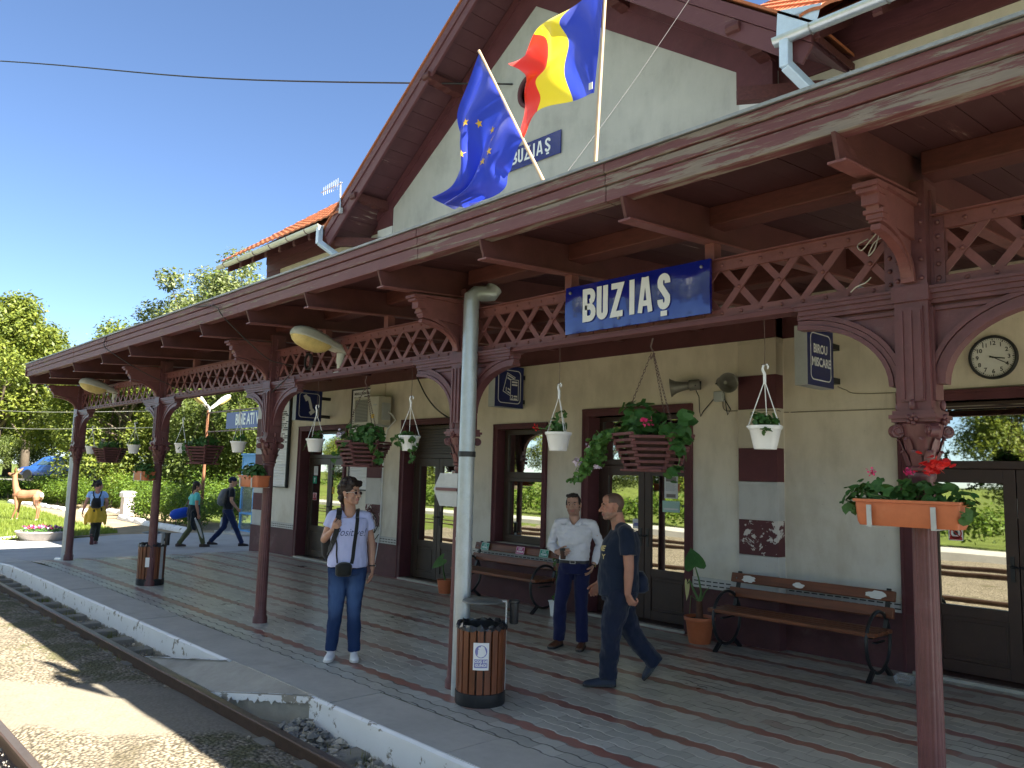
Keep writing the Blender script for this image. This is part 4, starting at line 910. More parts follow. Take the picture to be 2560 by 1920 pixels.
t=thing('station_sign',(-8.4,YF,6.49),'small blue BUZIAȘ sign on the gable wall, half behind the flag','sign')
p=MB(); p.box(-9.0,-7.81,YF-.03,YF-.012,6.49,6.845); obj('sign_panel',p,m_enamel,t,bevel=.004)
l=MB(); buzias(l,-8.86,6.575,YF-.0335,.215,.86,.036); obj('lettering',l,m_signwhite,t)
t=thing('arrow_plate',(-5.48,4.36,1.5),'grey arrow-shaped plate pointing left on the fourth column','sign')
p=MB(); p.prism([(-5.665,1.648),(-5.575,1.79),(-5.335,1.79),(-5.335,1.508),(-5.57,1.508)],'y',4.345,4.352); obj('plate',p,m_grey,t)
p=MB(); p.bar((-5.62,4.338,1.652),(-5.33,4.338,1.652),.012,.026); obj('strap',p,m_irond,t)
t=thing('welcome_sign',(-27.8,11.28,-.15),'blue BINE ATI VENIT sign carried on a rusty pole beyond the column','sign')
p=MB(); p.box(-26.15,-22.3,11.25,11.27,3.10,3.64); obj('sign_panel',p,plain('faded_blue_enamel',(.02,.035,.22),.35),t)
l=MB(); add_text(l,'BINE ATI VENIT',(-24.2,11.247,3.37),.50,FRONT,sx=.72,bold=.014,thick=.001); obj('lettering',l,m_signwhite,t)
f=MB(); f.bar((-27.8,11.28,3.71),(-22.2,11.28,3.70),.03,.04); f.bar((-27.8,11.28,3.04),(-22.2,11.28,3.05),.03,.04); f.cyl((-22.2,11.28,-.15),(-22.2,11.28,3.72),.04); obj('frame',f,m_irond,t)
p=MB(); p.cyl((-27.8,11.28,-.15),(-27.8,11.28,3.8),.055,.045); obj('pole',p,weath('rusty_pole',(.23,.10,.05),.8,4,.3,.3,40),t,smooth=True)
def lamp_head(mb_body,mb_lens,base,d,L=.66,w_=.125):
    b=V(base); d=V(d).normalized(); sd=d.cross(V((0,0,1))).normalized(); u=sd.cross(d)
    rings=[];
    for t,k,h in ((0,.50,.05),(.03,.62,.08),(.24,.66,.085),(.34,.82,.095),(.46,1.0,.115),(.62,1.06,.125),(.78,1.04,.12),(.90,.88,.10),(.97,.62,.075),(1.01,.25,.04)):
        c=b+d*(L*t); rings.append([c+sd*(w_*k*cos(2*pi*j/14))+u*(h*max(0,sin(2*pi*j/14))**.8+ -.014*(1 if sin(2*pi*j/14)<0 else 0)) for j in range(14)])
    mb_body.loft(rings)
    rings=[]
    for t,k,h in ((.34,.7,.03),(.40,.94,.075),(.52,1.0,.10),(.70,1.0,.105),(.84,.92,.09),(.93,.7,.06),(.985,.35,.02)):
        c=b+d*(L*t)-u*.012; rings.append([c+sd*(w_*k*cos(2*pi*j/14))+u*(-h*max(0,-sin(2*pi*j/14))) for j in range(14)])
    mb_lens.loft(rings)
m_lens=weath('yellowed_lamp_cover',(.55,.43,.17),.35,9,.25,.05,30); m_lampbody=weath('weathered_lamp_housing',(.50,.50,.44),.5,8,.15,.1,40)
for x,lb in ((-7.56,'grey street lamp with yellowed cover on the girder beside the drainpipe'),(-15.17,'grey street lamp with yellowed cover on the last canopy girder')):
    t=thing('street_lamp',(x,4.47,2.84),lb,'lamp','lamps standing on the canopy girder')
    a=MB(); c=MB(); lamp_head(a,c,(x,4.53,3.055),(0,-1,.23)); obj('lamp_housing',a,m_lampbody,t,smooth=True); obj('lamp_cover',c,m_lens,t,smooth=True)
    p=MB(); p.cyl((x,4.47,2.84),(x,4.47,3.05),.032); p.cyl((x,4.47,2.94),(x,4.47,3.05),.042); p.box(x-.05,x+.05,4.42,4.52,2.835,2.845); obj('pole',p,m_lampbody,t,smooth=True)
t=thing('street_lamp',(-27.8,11.4,3.75),'pair of white lamp heads on top of the rusty welcome sign pole','lamp')
for s_ in (-1,1):
    a=MB(); c=MB(); lamp_head(a,c,(-27.8,11.34+s_*.06,3.86),(.1,s_*.75,.62),.80,.14); obj('lamp_housing',a,m_whitep,t,smooth=True); obj('lamp_cover',c,m_lens,t,smooth=True)
p=MB(); p.cyl((-27.8,11.3,3.75),(-27.8,11.34,3.9),.05); obj('pole',p,m_lampbody,t)
# drainpipes
for x,y,b0,lb in ((-5.205,4.33,0,'tall galvanised drainpipe beside the fourth column and litter bin'),(-17.29,4.44,-.12,'galvanised drainpipe strapped to the far end column')):
    t=thing('drainpipe',(x,y,b0),lb,'drainpipe')
    p=MB(); p.cyl((x,y,b0+(.0 if x>-10 else .14)),(x,y,1.62),.069,n=20); p.cyl((x,y,1.60),(x,y,3.26),.067,n=20); 
    for z in (1.60,1.25): p.cyl((x,y,z-.012),(x,y,z+.012),.072,n=20)
    if x>-10: p.tube([(x,y,3.24),(x,y,3.30),(x+.012,y+.04,3.335),(x+.04,y+.12,3.345),(x+.055,y+.17,3.35),(x+.06,y+.20,3.40)],[.067,.067,.068,.068,.070,.072],20)
    else: p.tube([(x,y,.06),(x,y,-.02),(x-.08,y-.03,-.07),(x-.22,y-.08,-.08)],.079,20)
    obj('pipe',p,m_pipe,t,smooth=True)
    s=MB(); s.cyl((x,y,1.93),(x,y,1.975),.075,n=20); s.bar((x,y+.02,1.952),(x+(-.2 if x>-10 else .2),4.45,1.952),.012,.04)
    obj('strap',s,m_black,t,smooth=True)
# ------------------------------------------------------------------ clock, boards, loudspeakers, air conditioner, notices
t=thing('wall_clock',(-2.35,YR,2.79),'round white wall clock with black rim on the cream wall above a glazed door','clock')
c=V((-2.35,YR,2.985)); D=lambda r,a,dy: c+V((r*sin(R(a)),-dy,r*cos(R(a))))
r_=MB(); pr=[(.205,0),(.205,.035),(.198,.045),(.186,.045),(.180,.03),(.180,0)]; r_.loft([[D(r,a,y) for r,y in pr] for a in [360*j/40 for j in range(40)]],closed=True); obj('rim',r_,m_black,t,smooth=True)
f=MB(); f.add([D(.182,9*j,.02) for j in range(40)],[tuple(range(40))]); obj('dial',f,plain('clock_dial',(.72,.71,.66),.5),t)
n=MB()
for k in range(60): n.bar(D(.176,k*6,.022),D(.166 if k%5 else .158,k*6,.022),.004 if k%5 else .008,.002,(0,1,0))
for k in range(1,13): add_text(n,str(k),D(.132,k*30,.021),.054,FRONT,bold=.001,thick=.0008)
obj('numerals',n,m_black,t)
h=MB(); h.bar(D(.03,280,.026),D(.10,100,.026),.010,.003,(0,1,0)); h.bar(D(.03,300,.029),D(.145,119,.029),.007,.003,(0,1,0)); h.cyl(D(0,0,.02),D(0,0,.032),.008); obj('clock_hands',h,m_black,t)
def timetable(x0,x1,y,z0,z1,label,head):
    t=thing('timetable_board',((x0+x1)/2,y,z0),label,'timetable')
    f=MB()
    for a in ((x0-.025,x0,z0-.025,z1+.025),(x1,x1+.025,z0-.025,z1+.025),(x0,x1,z1,z1+.025),(x0,x1,z0-.025,z0)): f.box(a[0],a[1],y-.07,y,a[2],a[3])
    obj('frame',f,m_black,t)
    p=MB(); p.box(x0,x1,y-.05,y,z0,z1); obj('panel',p,m_paper,t)
    s=MB(); zm=z0+(z1-z0)*.47; n=int((zm-z0-.05)/.062)
    for i in range(n): a=z0+.03+.062*i; s.prism([(y-.05,a),(y-.068,a+.008),(y-.056,a+.055),(y-.05,a+.055)],'x',x0+.02,x1-.02)
    obj('slat_panel',s,m_paper,t)
    c=MB(); w_=x1-x0; rr=random.Random(3+int(x0*10)); z=zm+.04
    while z<z1-.42*(1 if head else .6):
        x=x0+.03
        while x<x1-.05:
            l=rr.choice((.02,.03,.05,.07,.10)); l=min(l,x1-.03-x)
            if rr.random()<.72: c.mi=1 if rr.random()<.18 else 0; c.box(x,x+l,y-.056,y-.05,z,z+.022)
            x+=l+.018
        z+=.044
    c.mi=0; c.box(x0+.02,x1-.02,y-.054,y-.05,z1-.40,z1-.393)
    x=x0+.03
    while x<x1-.06: c.box(x,x+.05,y-.054,y-.05,z1-.375,z1-.36); x+=.075
    if head:
        add_text(c,'MERSUL TRENURILOR',((x0+x1)/2,y-.0515,z1-.07),.066,FRONT,sx=.95,bold=.002,thick=.001); add_text(c,'VALABIL',(x0+.16,y-.0515,z1-.15),.06,FRONT,bold=.002,thick=.001); add_text(c,'PLEC\u0102RI',((x0+x1)/2+.02,y-.0515,z1-.26),.115,FRONT,bold=.004,thick=.001)
        c.box(x0+.40,x0+.62,y-.054,y-.05,z1-.18,z1-.12)
    obj('timetable_rows',c,[plain('dark_print',(.06,.05,.05),.7),plain('faded_brown_print',(.25,.12,.08),.7)],t)
timetable(-13.34,-12.62,YR-.01,1.46,3.33,'departures board headed PLECĂRI, partly behind the air conditioner','d')
timetable(-16.47,-15.87,YR-.01,1.43,3.35,'tall narrow timetable board beside the telephone sign',None)
t=thing('air_conditioner',(-12.02,7.92,2.6),'cream outdoor air conditioner unit on the wall by the departures board','air conditioner')
X0,X1=-12.60,-11.80
b=MB(); b.box(X0,X1,7.78,8.05,2.62,3.12); obj('casing',b,weath('cream_casing',(.52,.49,.40),.5,6,.15,.05,40),t,bevel=.015)
g=MB(); g.box(X0+.05,X0+.47,7.775,7.79,2.67,3.07); obj('fan_grille',g,plain('grille_back',(.13,.12,.10),.6),t,bevel=.01)
g=MB()
for i in range(15): z=2.68+.026*i; g.box(X0+.05,X0+.47,7.768,7.776,z,z+.010)
obj('grille_bar',g,plain('grille_bar',(.30,.28,.23),.5),t)
g=MB(); g.box(X1-.002,X1+.05,7.85,8.0,2.70,3.0); g.box(X0+.64,X0+.74,7.772,7.781,2.95,2.975); g.mi=1; g.box(X0+.6,X0+.68,7.772,7.781,2.73,2.80); obj('valve_cover',g,[m_grey,m_yellow],t,bevel=.004)
k=MB(); k.box(X0+.1,X0+.13,7.75,8.1,2.58,2.62); k.box(X1-.13,X1-.1,7.75,8.1,2.58,2.62); obj('wall_bracket',k,m_grey,t)
p=MB(); p.tube([(X1+.03,7.95,2.85),(X1+.10,8.0,2.80),(X1+.10,8.08,2.7),(X1-.16,8.09,2.55),(X1-.24,8.09,2.3),(X1-.25,8.09,.8),(X1-.30,8.09,.45),(X1-.36,8.09,.2)],.014,8); obj('conduit',p,m_whitep,t,smooth=True)
def horn(c,d,label):
    t=thing('loudspeaker',c,label,'loudspeaker'); c=V(c); d=V(d).normalized(); a=d.cross(V((0,0,1))).normalized(); u=a.cross(d)
    m=MB(); pr=[(.02,-.16),(.062,-.155),(.066,-.05),(.064,-.03),(.045,-.025),(.055,.05),(.072,.12),(.098,.17),(.112,.185),(.115,.19),(.108,.188),(.09,.165),(.05,.10),(.02,.05)]
    m.loft([[c+d*z+a*(r*cos(2*pi*j/24))+u*(r*sin(2*pi*j/24)) for j in range(24)] for r,z in pr]); obj('horn',m,weath('grey_horn_metal',(.20,.19,.165),.45,9,.2,.1,60,metal=.35),t,smooth=True)
    k=MB(); e=c-d*.10; k.tube([e+a*.075-u*.02,e+a*.075+V((0,.05,0)),(e.x,8.11,e.z),e-a*.075+V((0,.05,0)),e-a*.075-u*.02],.008,6); k.bar((e.x,8.12,e.z-.05),(e.x,8.12,e.z+.05),.05,.012,(0,1,0)); obj('mounting_bracket',k,m_black,t)
    k=MB(); s_=1 if d.x>0 else -1
    k.tube([e-u*.06,e-u*.14+V((0,.05,0)),(e.x+.015,8.10,c.z-.30),(e.x+.03,8.10,c.z-.36),(e.x+.07,8.10,c.z-.30),(-5.17-s_*-.04,8.10,2.77)],.006,6); obj('lead',k,m_cable,t)
horn((-5.54,7.98,2.90),(-.85,-.5,-.12),'grey horn loudspeaker on the wall pointing away to the left'); horn((-5.02,7.97,2.905),(.62,-.62,-.12),'grey horn loudspeaker on the wall pointing towards the right')
b=MB(); b.box(-5.22,-5.10,8.05,8.118,2.70,2.82); tag(obj('junction_box',b,m_grey,bevel=.01),'small grey junction box on the wall below the two loudspeakers','junction box')
def cable(name,pts,r,mat,label,cat='cable',sub=8):
    P=[V(p) for p in pts]; Q=[]
    for i in range(len(P)-1):
        p0=P[max(i-1,0)];p1=P[i];p2=P[i+1];p3=P[min(i+2,len(P)-1)]
        for k in range(sub):
            t=k/sub; Q.append(.5*((2*p1)+(p2-p0)*t+(2*p0-5*p1+4*p2-p3)*t*t+(3*p1-p0-3*p2+p3)*t**3))
    Q.append(P[-1]); m=MB(); m.tube(Q,r,6); return tag(obj(name,m,mat,smooth='all'),label,cat)
cable('cable',[(-5.13,8.11,2.70),(-5.10,8.112,2.60),(-4.9,8.112,2.585),(-4.46,8.09,2.57),(-4.44,8.26,2.56),(-4.1,8.262,2.555),(-3.0,8.262,2.545),(-1.0,8.262,2.545),(3,8.262,2.55)],.006,plain('dusty_cable',(.25,.21,.16),.7),'thin cable clipped along the cream wall right of the loudspeakers')
cable('cable',[(-3.80,8.20,2.80),(-3.75,8.262,2.77),(-3.6,8.262,2.72),(-3.0,8.262,2.71),(-1,8.262,2.72)],.005,plain('dusty_cable_2',(.25,.21,.16),.7),'thin cable leading from the BIROU MISCARE sign along the wall')
cable('cable',[(-10.9,7.9,3.44),(-10.75,8.0,3.1),(-10.5,8.05,2.85),(-10.15,8.06,2.68),(-9.9,8.05,2.62)],.012,m_cable,'black cable drooping diagonally on the wall above the ticket office door')
cable('cable',[(-9.95,8.09,3.38),(-9.96,8.10,3.0),(-9.95,8.09,2.68)],.008,m_cable,'short black cable hanging straight down behind the drainpipe column')
cable('cable',[(-34,-1.2,14.6),(-22,3.28,11.42),(-15,5.86,9.4),(-8.9,8.1,7.93)],.014,m_cable,'thin black overhead cable crossing the blue sky to the gable')
cable('cable',[(-5.05,7.36,7.35),(-4.35,5.4,5.3),(-3.75,3.8,3.72)],.0026,plain('grey_cable',(.07,.07,.07),.7),'thin grey stay wire from gable eave down to canopy edge')
cable('cable',[(-9.2,3.50,3.63),(-8.6,3.49,3.55),(-8.45,3.55,3.40),(-8.35,4.0,3.02),(-8.30,4.3,2.93),(-8.9,4.38,2.72),(-9.0,4.36,2.68)],.006,m_cable,'loose black cable looping from canopy edge past the lamp to the third column')
cable('cable',[(-12.5,3.50,3.64),(-12.45,3.47,3.5),(-12.2,3.55,3.36),(-11.9,3.9,3.1),(-11.6,4.38,2.86),(-11.1,4.40,2.75)],.006,m_cable,'loose black cable hanging from the canopy edge near the second column')
for k,(a,b_) in enumerate((((-60,4,6.0),(-20.5,7.0,3.15)),((-60,3.5,4.9),(-20,7.2,2.75)))):
    a=V(a);b_=V(b_); cable('cable',[a.lerp(b_,t)+V((0,0,-.5*(1-(2*t-1)**2))) for t in (0,.25,.5,.75,1)],.008,m_wire,('upper' if k==0 else 'lower')+' pale wire strung in front of the trees at the left')
cable('wire_end',[(-1.84,4.38,3.14),(-1.89,4.36,3.11),(-1.86,4.34,3.07),(-1.80,4.33,3.12),(-1.76,4.33,3.15),(-1.78,4.32,3.06),(-1.82,4.33,3.03),(-1.79,4.34,3.10),(-1.74,4.36,3.13)],.0035,m_wire,'curled scrap of pale wire caught in the girder by the right column','wire',6)
cable('wire_end',[(-1.83,4.38,2.92),(-1.85,4.36,2.89),(-1.90,4.35,2.87),(-1.94,4.37,2.85)],.0035,m_wire,'short scrap of pale wire on the lower girder chord','wire',5)
cm_=MB(); 
for k in range(3): cm_.tube([(-7.98+.075*cos(u)*(1-.1*k),4.33-.012*k,2.98+.09*sin(u)) for u in [2*pi*q/16 for q in range(16)]],.006,6,closed=True)
tag(obj('cable_coil',cm_,m_cable),'coil of dark cable hung on the girder under the lamp','cable')
t=thing('antenna',(-12.75,7.36,6.6),'small comb-shaped television antenna on the gable eave','antenna')
a=MB(); a.cyl((-12.72,7.36,6.62),(-12.76,7.36,7.12),.016,n=8); obj('mast',a,m_zinc,t)
a=MB(); a.bar((-12.70,7.36,7.10),(-13.35,7.30,7.05),.014,.014)
for k in range(8): x=-12.80-.073*k; a.bar((x,7.33,6.98+.002*k),(x,7.33,7.20-.006*k),.006,.006,(1,0,0))
obj('boom',a,m_zinc,t)
b=MB(); b.box(-12.70,-12.64,7.32,7.37,6.50,6.60); obj('amplifier',b,m_grey,t)
def notice(name,x0,x1,z0,z1,y,base,label,marks):
    t=thing(name,((x0+x1)/2,y,z0),label,'notice'); p=MB(); p.box(x0,x1,y-.002,y,z0,z1); obj('sheet',p,base,t); marks(t,x0,x1,z0,z1,y-.0025); return t
def block(t,rects,y,mat,nm='print'):
    m=MB()
    for a in rects: m.box(a[0],a[1],y-.0006,y,a[2],a[3])
    return obj(nm,m,mat,t)
def ring(mb,cx,cz,r,w_,y): ribbon(mb,[(cx+r*cos(u),cz+r*sin(u)) for u in [2*pi*k/24 for k in range(24)]],w_,FRONT,(0,y,0),.0006,closed=True)
def noentry(t,x0,x1,z0,z1,y):
    cx=(x0+x1)/2; w_=x1-x0; cz=z1-w_*.52; m=MB(); ring(m,cx,cz,w_*.38,w_*.09,y); ribbon(m,[(cx-w_*.26,cz+w_*.26),(cx+w_*.26,cz-w_*.26)],w_*.08,FRONT,(0,y,0),.0006); obj('prohibition_ring',m,m_red,t)
    m=MB(); m.add([(cx+w_*.17*cos(u),y+.0003,cz+w_*.17*sin(u)) for u in [2*pi*k/12 for k in range(12)]],[tuple(range(12))]); 
    for k in range(4): m.box(cx-w_*.15+w_*.08*k,cx-w_*.10+w_*.08*k,y-.0002,y+.0004,cz,cz+w_*.26)
    obj('pictogram',m,m_black,t); block(t,[(x0+.01,x1-.01,z0+.008,z0+(z1-z0)*.28)],y,m_red,'caption')
YG=YR+.222; YGF=YF+.222
notice('notice',-2.28,-2.135,1.51,1.69,YG,m_paper,'red and white no entry notice on the right leaf of the right door',noentry)
notice('notice',-2.87,-2.74,1.27,1.41,YG,m_paper,'no smoking notice below the terracotta planter on the right door',lambda *a:(noentry(*a)))
def poster(t,x0,x1,z0,z1,y):
    block(t,[(x0+.02,x1-.02,z1-.07,z1-.012),(x0+.03,x1-.03,z0+.012,z0+.055)],y,plain('photo_print',(.22,.19,.18),.6),'picture'); block(t,[(x0+.02,x1-.02-.015*(k%3),z1-.09-.012*k,z1-.085-.012*k) for k in range(9)],y,m_grey,'text_lines')
notice('notice',-6.12,-5.92,1.55,1.83,YGF,m_paper,'white notice with two pictures on the right leaf of the middle door',poster)
notice('notice',-6.15,-5.89,1.38,1.52,YGF,plain('pale_green_sheet',(.45,.68,.62),.6),'pale green sheet stuck under the picture notice on the middle door',lambda t,a,b_,c,d,y: block(t,[(a+.02,b_-.02,c+.03,c+.05)],y,m_whitep))
notice('notice',-6.62,-6.45,1.15,1.27,YGF,m_paper,'white slip on the left leaf of the middle door behind the bald man',lambda t,a,b_,c,d,y: block(t,[(a+.02,b_-.03,c+.03,c+.07)],y,m_blueprint))
notice('notice',-10.40,-10.27,1.66,1.84,YGF,m_paper,'red and white prohibition notice on the ticket office door',noentry)
notice('notice',-15.19,-15.03,1.69,1.88,YG,m_paper,'white paper on the left leaf of the telephone door',lambda t,a,b_,c,d,y: block(t,[(a+.02,b_-.02,d-.03-.02*k,d-.02-.02*k) for k in range(6)],y,m_grey))
def arrow_up(t,a,b_,c,d,y):
    x=(a+b_)/2; m=MB(); m.prism([(x-.012,c+.03),(x+.012,c+.03),(x+.012,d-.06),(x+.035,d-.06),(x,d-.02),(x-.035,d-.06),(x-.012,d-.06)],'y',y-.0006,y); obj('arrow',m,m_whitep,t)
notice('notice',-15.22,-15.06,1.52,1.67,YG,m_green,'green sticker with white arrow on the telephone door',arrow_up)
notice('notice',-15.18,-15.03,1.18,1.33,YG,plain('pink_sheet',(.62,.42,.48),.6),'pink no smoking sticker low on the telephone door',noentry)
def queue(t,a,b_,c,d,y):
    m=MB()
    for k in range(3): x=a+(b_-a)*(.2+.3*k); m.ball((x,y,c+(d-c)*.62),(.014,.001,.014),8,5); m.box(x-.014,x+.014,y-.0006,y,c+.03,c+(d-c)*.5)
    obj('pictogram',m,plain('brown_print',(.25,.15,.02),.6),t)
notice('notice',-14.53,-14.34,1.33,1.47,YG,m_yellow,'yellow sticker with small figures on the telephone door',queue)
# dried flowers fixed to the wall strip beside the woman
t=thing('dried_bouquet',(-12.2,8.05,.75),'dried brown-red flower bunch tied to the conduit left of the ticket door','flowers')
s=MB(); s.tube([(-12.24,8.02,1.10),(-12.10,8.03,.98),(-12.02,8.04,.88),(-12.16,8.05,.72)],.010,6); s.tube([(-12.2,8.02,1.08),(-12.06,8.02,.9),(-12.26,8.06,.58)],.008,6); s.tube([(-12.04,8.06,.7),(-12.14,8.05,.6)],.008,6); obj('stem',s,m_cable,t)
P=np.array([(-12.24,8.0,1.10)])+rng.normal(size=(160,3))*np.array([.06,.035,.045]); A,B_=leaf_frames(160,.018); o=link('petals',quads_mesh('petals',P-np.array(t.location),A,B_,plain('dried_petal',(.12,.035,.03),.9)),t)
# ================================================================== hanging baskets, pots, planters
def hexa_leaves(name,P,size,mat,parent,up=1.0,out=None):
    P=np.array(P); n=len(P); nn=rng.normal(size=(n,3))*.55+np.array([0,-.25,.75*up]); 
    if out is not None: nn=nn+out*.9
    nn/=np.linalg.norm(nn,axis=1)[:,None]; d=rng.normal(size=(n,3)); a=d-nn*np.sum(d*nn,1)[:,None]; a/=np.linalg.norm(a,axis=1)[:,None]; b_=np.cross(nn,a); s_=size*(.6+.7*rng.random(n))[:,None]
    k=9; ang=np.arange(k)*2*np.pi/k; rad=np.where(np.arange(k)%2==0,1.0,.9); rad[0]=.35
    ctr=P; ringp=[P+(a*np.cos(g)+b_*np.sin(g))*s_*q+nn*s_*.22*(1 if j%2 else .6) for j,(g,q) in enumerate(zip(ang,rad))]
    pts=np.stack([ctr]+ringp,1).reshape(-1,3); me=bpy.data.meshes.new(name); F=[]
    for i in range(n):
        o=i*(k+1)
        for j in range(k): F.append((o,o+1+j,o+1+(j+1)%k))
    me.from_pydata(pts.tolist(),[],F); me.materials.append(mat); me.polygons.foreach_set('use_smooth',[True]*len(F)); return link(name,me,parent)
def flower(parent,c,r,mat,n=34,name='flower'):
    P=np.array(c)+rng.normal(size=(n,3))*r*.5; A,B_=leaf_frames(n,r*.36); return link(name,quads_mesh(name,P,A,B_,mat,hexa=True),parent)
def plant(name,loc,label,cat,bulk,n,leaf,mat,flowers=(),group=None,trail=(),stems=0):
    t=thing(name,loc,label,cat,group); P=[];O=[]
    tot=sum(b_[1][0]*b_[1][1]*b_[1][2] for b_ in bulk)
    for c,r in bulk:
        k=max(4,int(n*r[0]*r[1]*r[2]/tot))
        for i in range(k):
            d=V((random.gauss(0,1),random.gauss(0,1),random.gauss(0,1))).normalized(); q=random.random()**.5
            P.append((c[0]+d.x*r[0]*q,c[1]+d.y*r[1]*q,c[2]+d.z*r[2]*q)); O.append(tuple(d))
    hexa_leaves('foliage',P,leaf,mat,t,out=np.array(O))
    s=MB()
    for i in range(max(5,len(P)//9)): p=P[i*len(P)//max(5,len(P)//9)]; s.tube([(p[0]*.35,p[1]*.35,.0),(p[0]*.7,p[1]*.7,p[2]*.6+.01),p],.0035,5)
    for path,k,lf,m_ in trail:
        Q=[V(a) for a in path]; s.tube(Q,.003,5); L=[]
        for i in range(k): u=random.random()*(len(Q)-1); a=int(u); p=Q[a].lerp(Q[a+1],u-a); L.append((p.x+random.gauss(0,.02),p.y+random.gauss(0,.02),p.z+random.gauss(0,.015)))
        hexa_leaves('trailing_leaves',L,lf,m_,t,.4)
    obj('stem',s,m_stemg,t,world=False)
    for c,r,m_ in flowers: flower(t,c,r,m_)
    return t
def basket_proto():
    t=empty('hanging_basket',(0,0,0)); w_=MB(); N=6
    for k in range(6):
        for par in (0,1):
            z=.018+.044*k+par*.022; rr=.205+.021*k+.010*par*.5
            for j in range(par,N,2):
                a=pi/6+2*pi*j/N+pi/6; o=V((cos(a),sin(a),0)); u=V((-sin(a),cos(a),0)); c=o*rr*.93; h=rr*.60
                w_.bar(c-u*h+V((0,0,z)),c+u*h+V((0,0,z)),.028,.021)
    for k in range(5): w_.bar((-.20,-.16+.08*k,.0),(.20,-.16+.08*k,.0),.06,.018)
    obj('slatted_body',w_,m_basket,t,world=False,bevel=.003)
    s=MB(); s.lathe([(.15,.0),(.17,.02),(.25,.235),(.24,.25),(.001,.24)],6,a0=pi/6); obj('soil',s,weath('dark_liner',(.07,.035,.03),.9,10,.3,.2,50),t,world=False)
    c=MB()
    for a in (R(200),R(-20),R(90)):
        p=V((.29*cos(a),.29*sin(a),.25)); q=V((.012*cos(a),.012*sin(a),.87)); n=int((q-p).length/.026); d=(q-p).normalized(); sd=d.cross(V((0,0,1))).normalized(); u=sd.cross(d)
        for i in range(n):
            m_=p+(q-p)*((i+.5)/n); e=sd if i%2 else u
            c.tube([m_+d*(.017*cos(v))+e*(.008*sin(v)) for v in [2*pi*z/8 for z in range(8)]],.0026,4,closed=True)
    obj('chain',c,m_rustwire,t,world=False)
    h=MB(); h.tube([(-.02,0,.83),(.02,0,.87),(0,0,.89),(-.02,.0,.92),(.0,0,.985)],.008,6); obj('hook',h,m_rustwire,t,world=False); return t
bp=basket_proto()
BK=[(-3.37,'slatted wooden basket on long chains in front of the middle door',0.12),(-6.99,'slatted wooden basket hanging near the departures board, above the woman',.5),(-11.02,'slatted wooden basket hanging between second and third columns',.2),(-15.13,'slatted wooden basket hanging in the farthest canopy bay',-.1)]
for i,(x,lb,rz) in enumerate(BK):
    o=bp if i==0 else copy_tree(bp); o.scale=(.80,.80,.93); o.location=(x,4.45,1.84); o.rotation_euler=(0,0,rz); tag(o,lb,'basket','wooden baskets hung from the canopy girder')
G_='plants in the hanging containers'
plant('geranium',(-3.37,4.45,2.06),'large geranium with one pink flower and trailing petunias in the long-chained basket','plant',[((-.10,0,.13),(.17,.15,.13)),((.15,0,.04),(.14,.12,.08)),((-.02,-.12,.04),(.22,.08,.07)),((.27,-.02,.06),(.07,.07,.12))],170,.050,m_ger,[((.10,-.2,.10),.038,m_petpink),((-.52,-.06,-.05),.022,m_petwhite),((-.60,-.1,-.16),.028,m_petwhite),((-.38,-.14,-.20),.024,m_petwhite),((-.58,0,-.24),.02,m_petwhite),((-.60,-.05,-.19),.02,m_petwhite)],G_,
  [([(-.2,-.1,.04),(-.34,-.14,.02),(-.40,-.15,-.10),(-.44,-.15,-.20),(-.54,-.12,-.27),(-.64,-.1,-.31)],190,.020,m_vine),([(-.25,-.02,.04),(-.36,-.04,.04),(-.40,-.06,-.05),(-.38,-.10,-.2)],170,.019,m_vine),([(-.2,-.16,.02),(-.33,-.22,-.05),(-.38,-.22,-.14),(-.48,-.2,-.22)],110,.020,m_vine),([(.22,-.1,.02),(.30,-.12,-.06),(.31,-.12,-.16),(.28,-.14,-.26)],24,.038,m_ger)])
plant('geranium',(-6.99,4.45,2.06),'bushy geranium with pale violet flowers in the basket above the woman','plant',[((0,0,.10),(.27,.22,.10)),((-.25,0,.05),(.1,.1,.08)),((.22,-.05,.08),(.15,.12,.10))],200,.036,m_ger,[((-.20,-.16,.10),.042,m_petwhite)],G_,[([(.2,-.1,.02),(.36,-.1,-.04),(.45,-.1,-.12),(.40,-.1,-.2)],26,.034,m_ger),([(.02,-.25,.02),(.05,-.33,-.1),(.02,-.33,-.25),(.06,-.33,-.32)],10,.03,m_ger)])
plant('geranium',(-11.02,4.45,2.06),'dark green plant in the basket between second and third columns','plant',[((0,0,.07),(.28,.22,.09)),((-.1,-.2,-.03),(.12,.1,.1))],150,.035,m_ger,(),G_)
plant('geranium',(-15.13,4.45,2.06),'low green plant in the basket of the farthest bay','plant',[((0,0,.07),(.26,.22,.08)),((.2,0,.09),(.1,.1,.1))],120,.035,m_ger,[((-.05,-.1,.15),.03,m_petwhite)],G_)
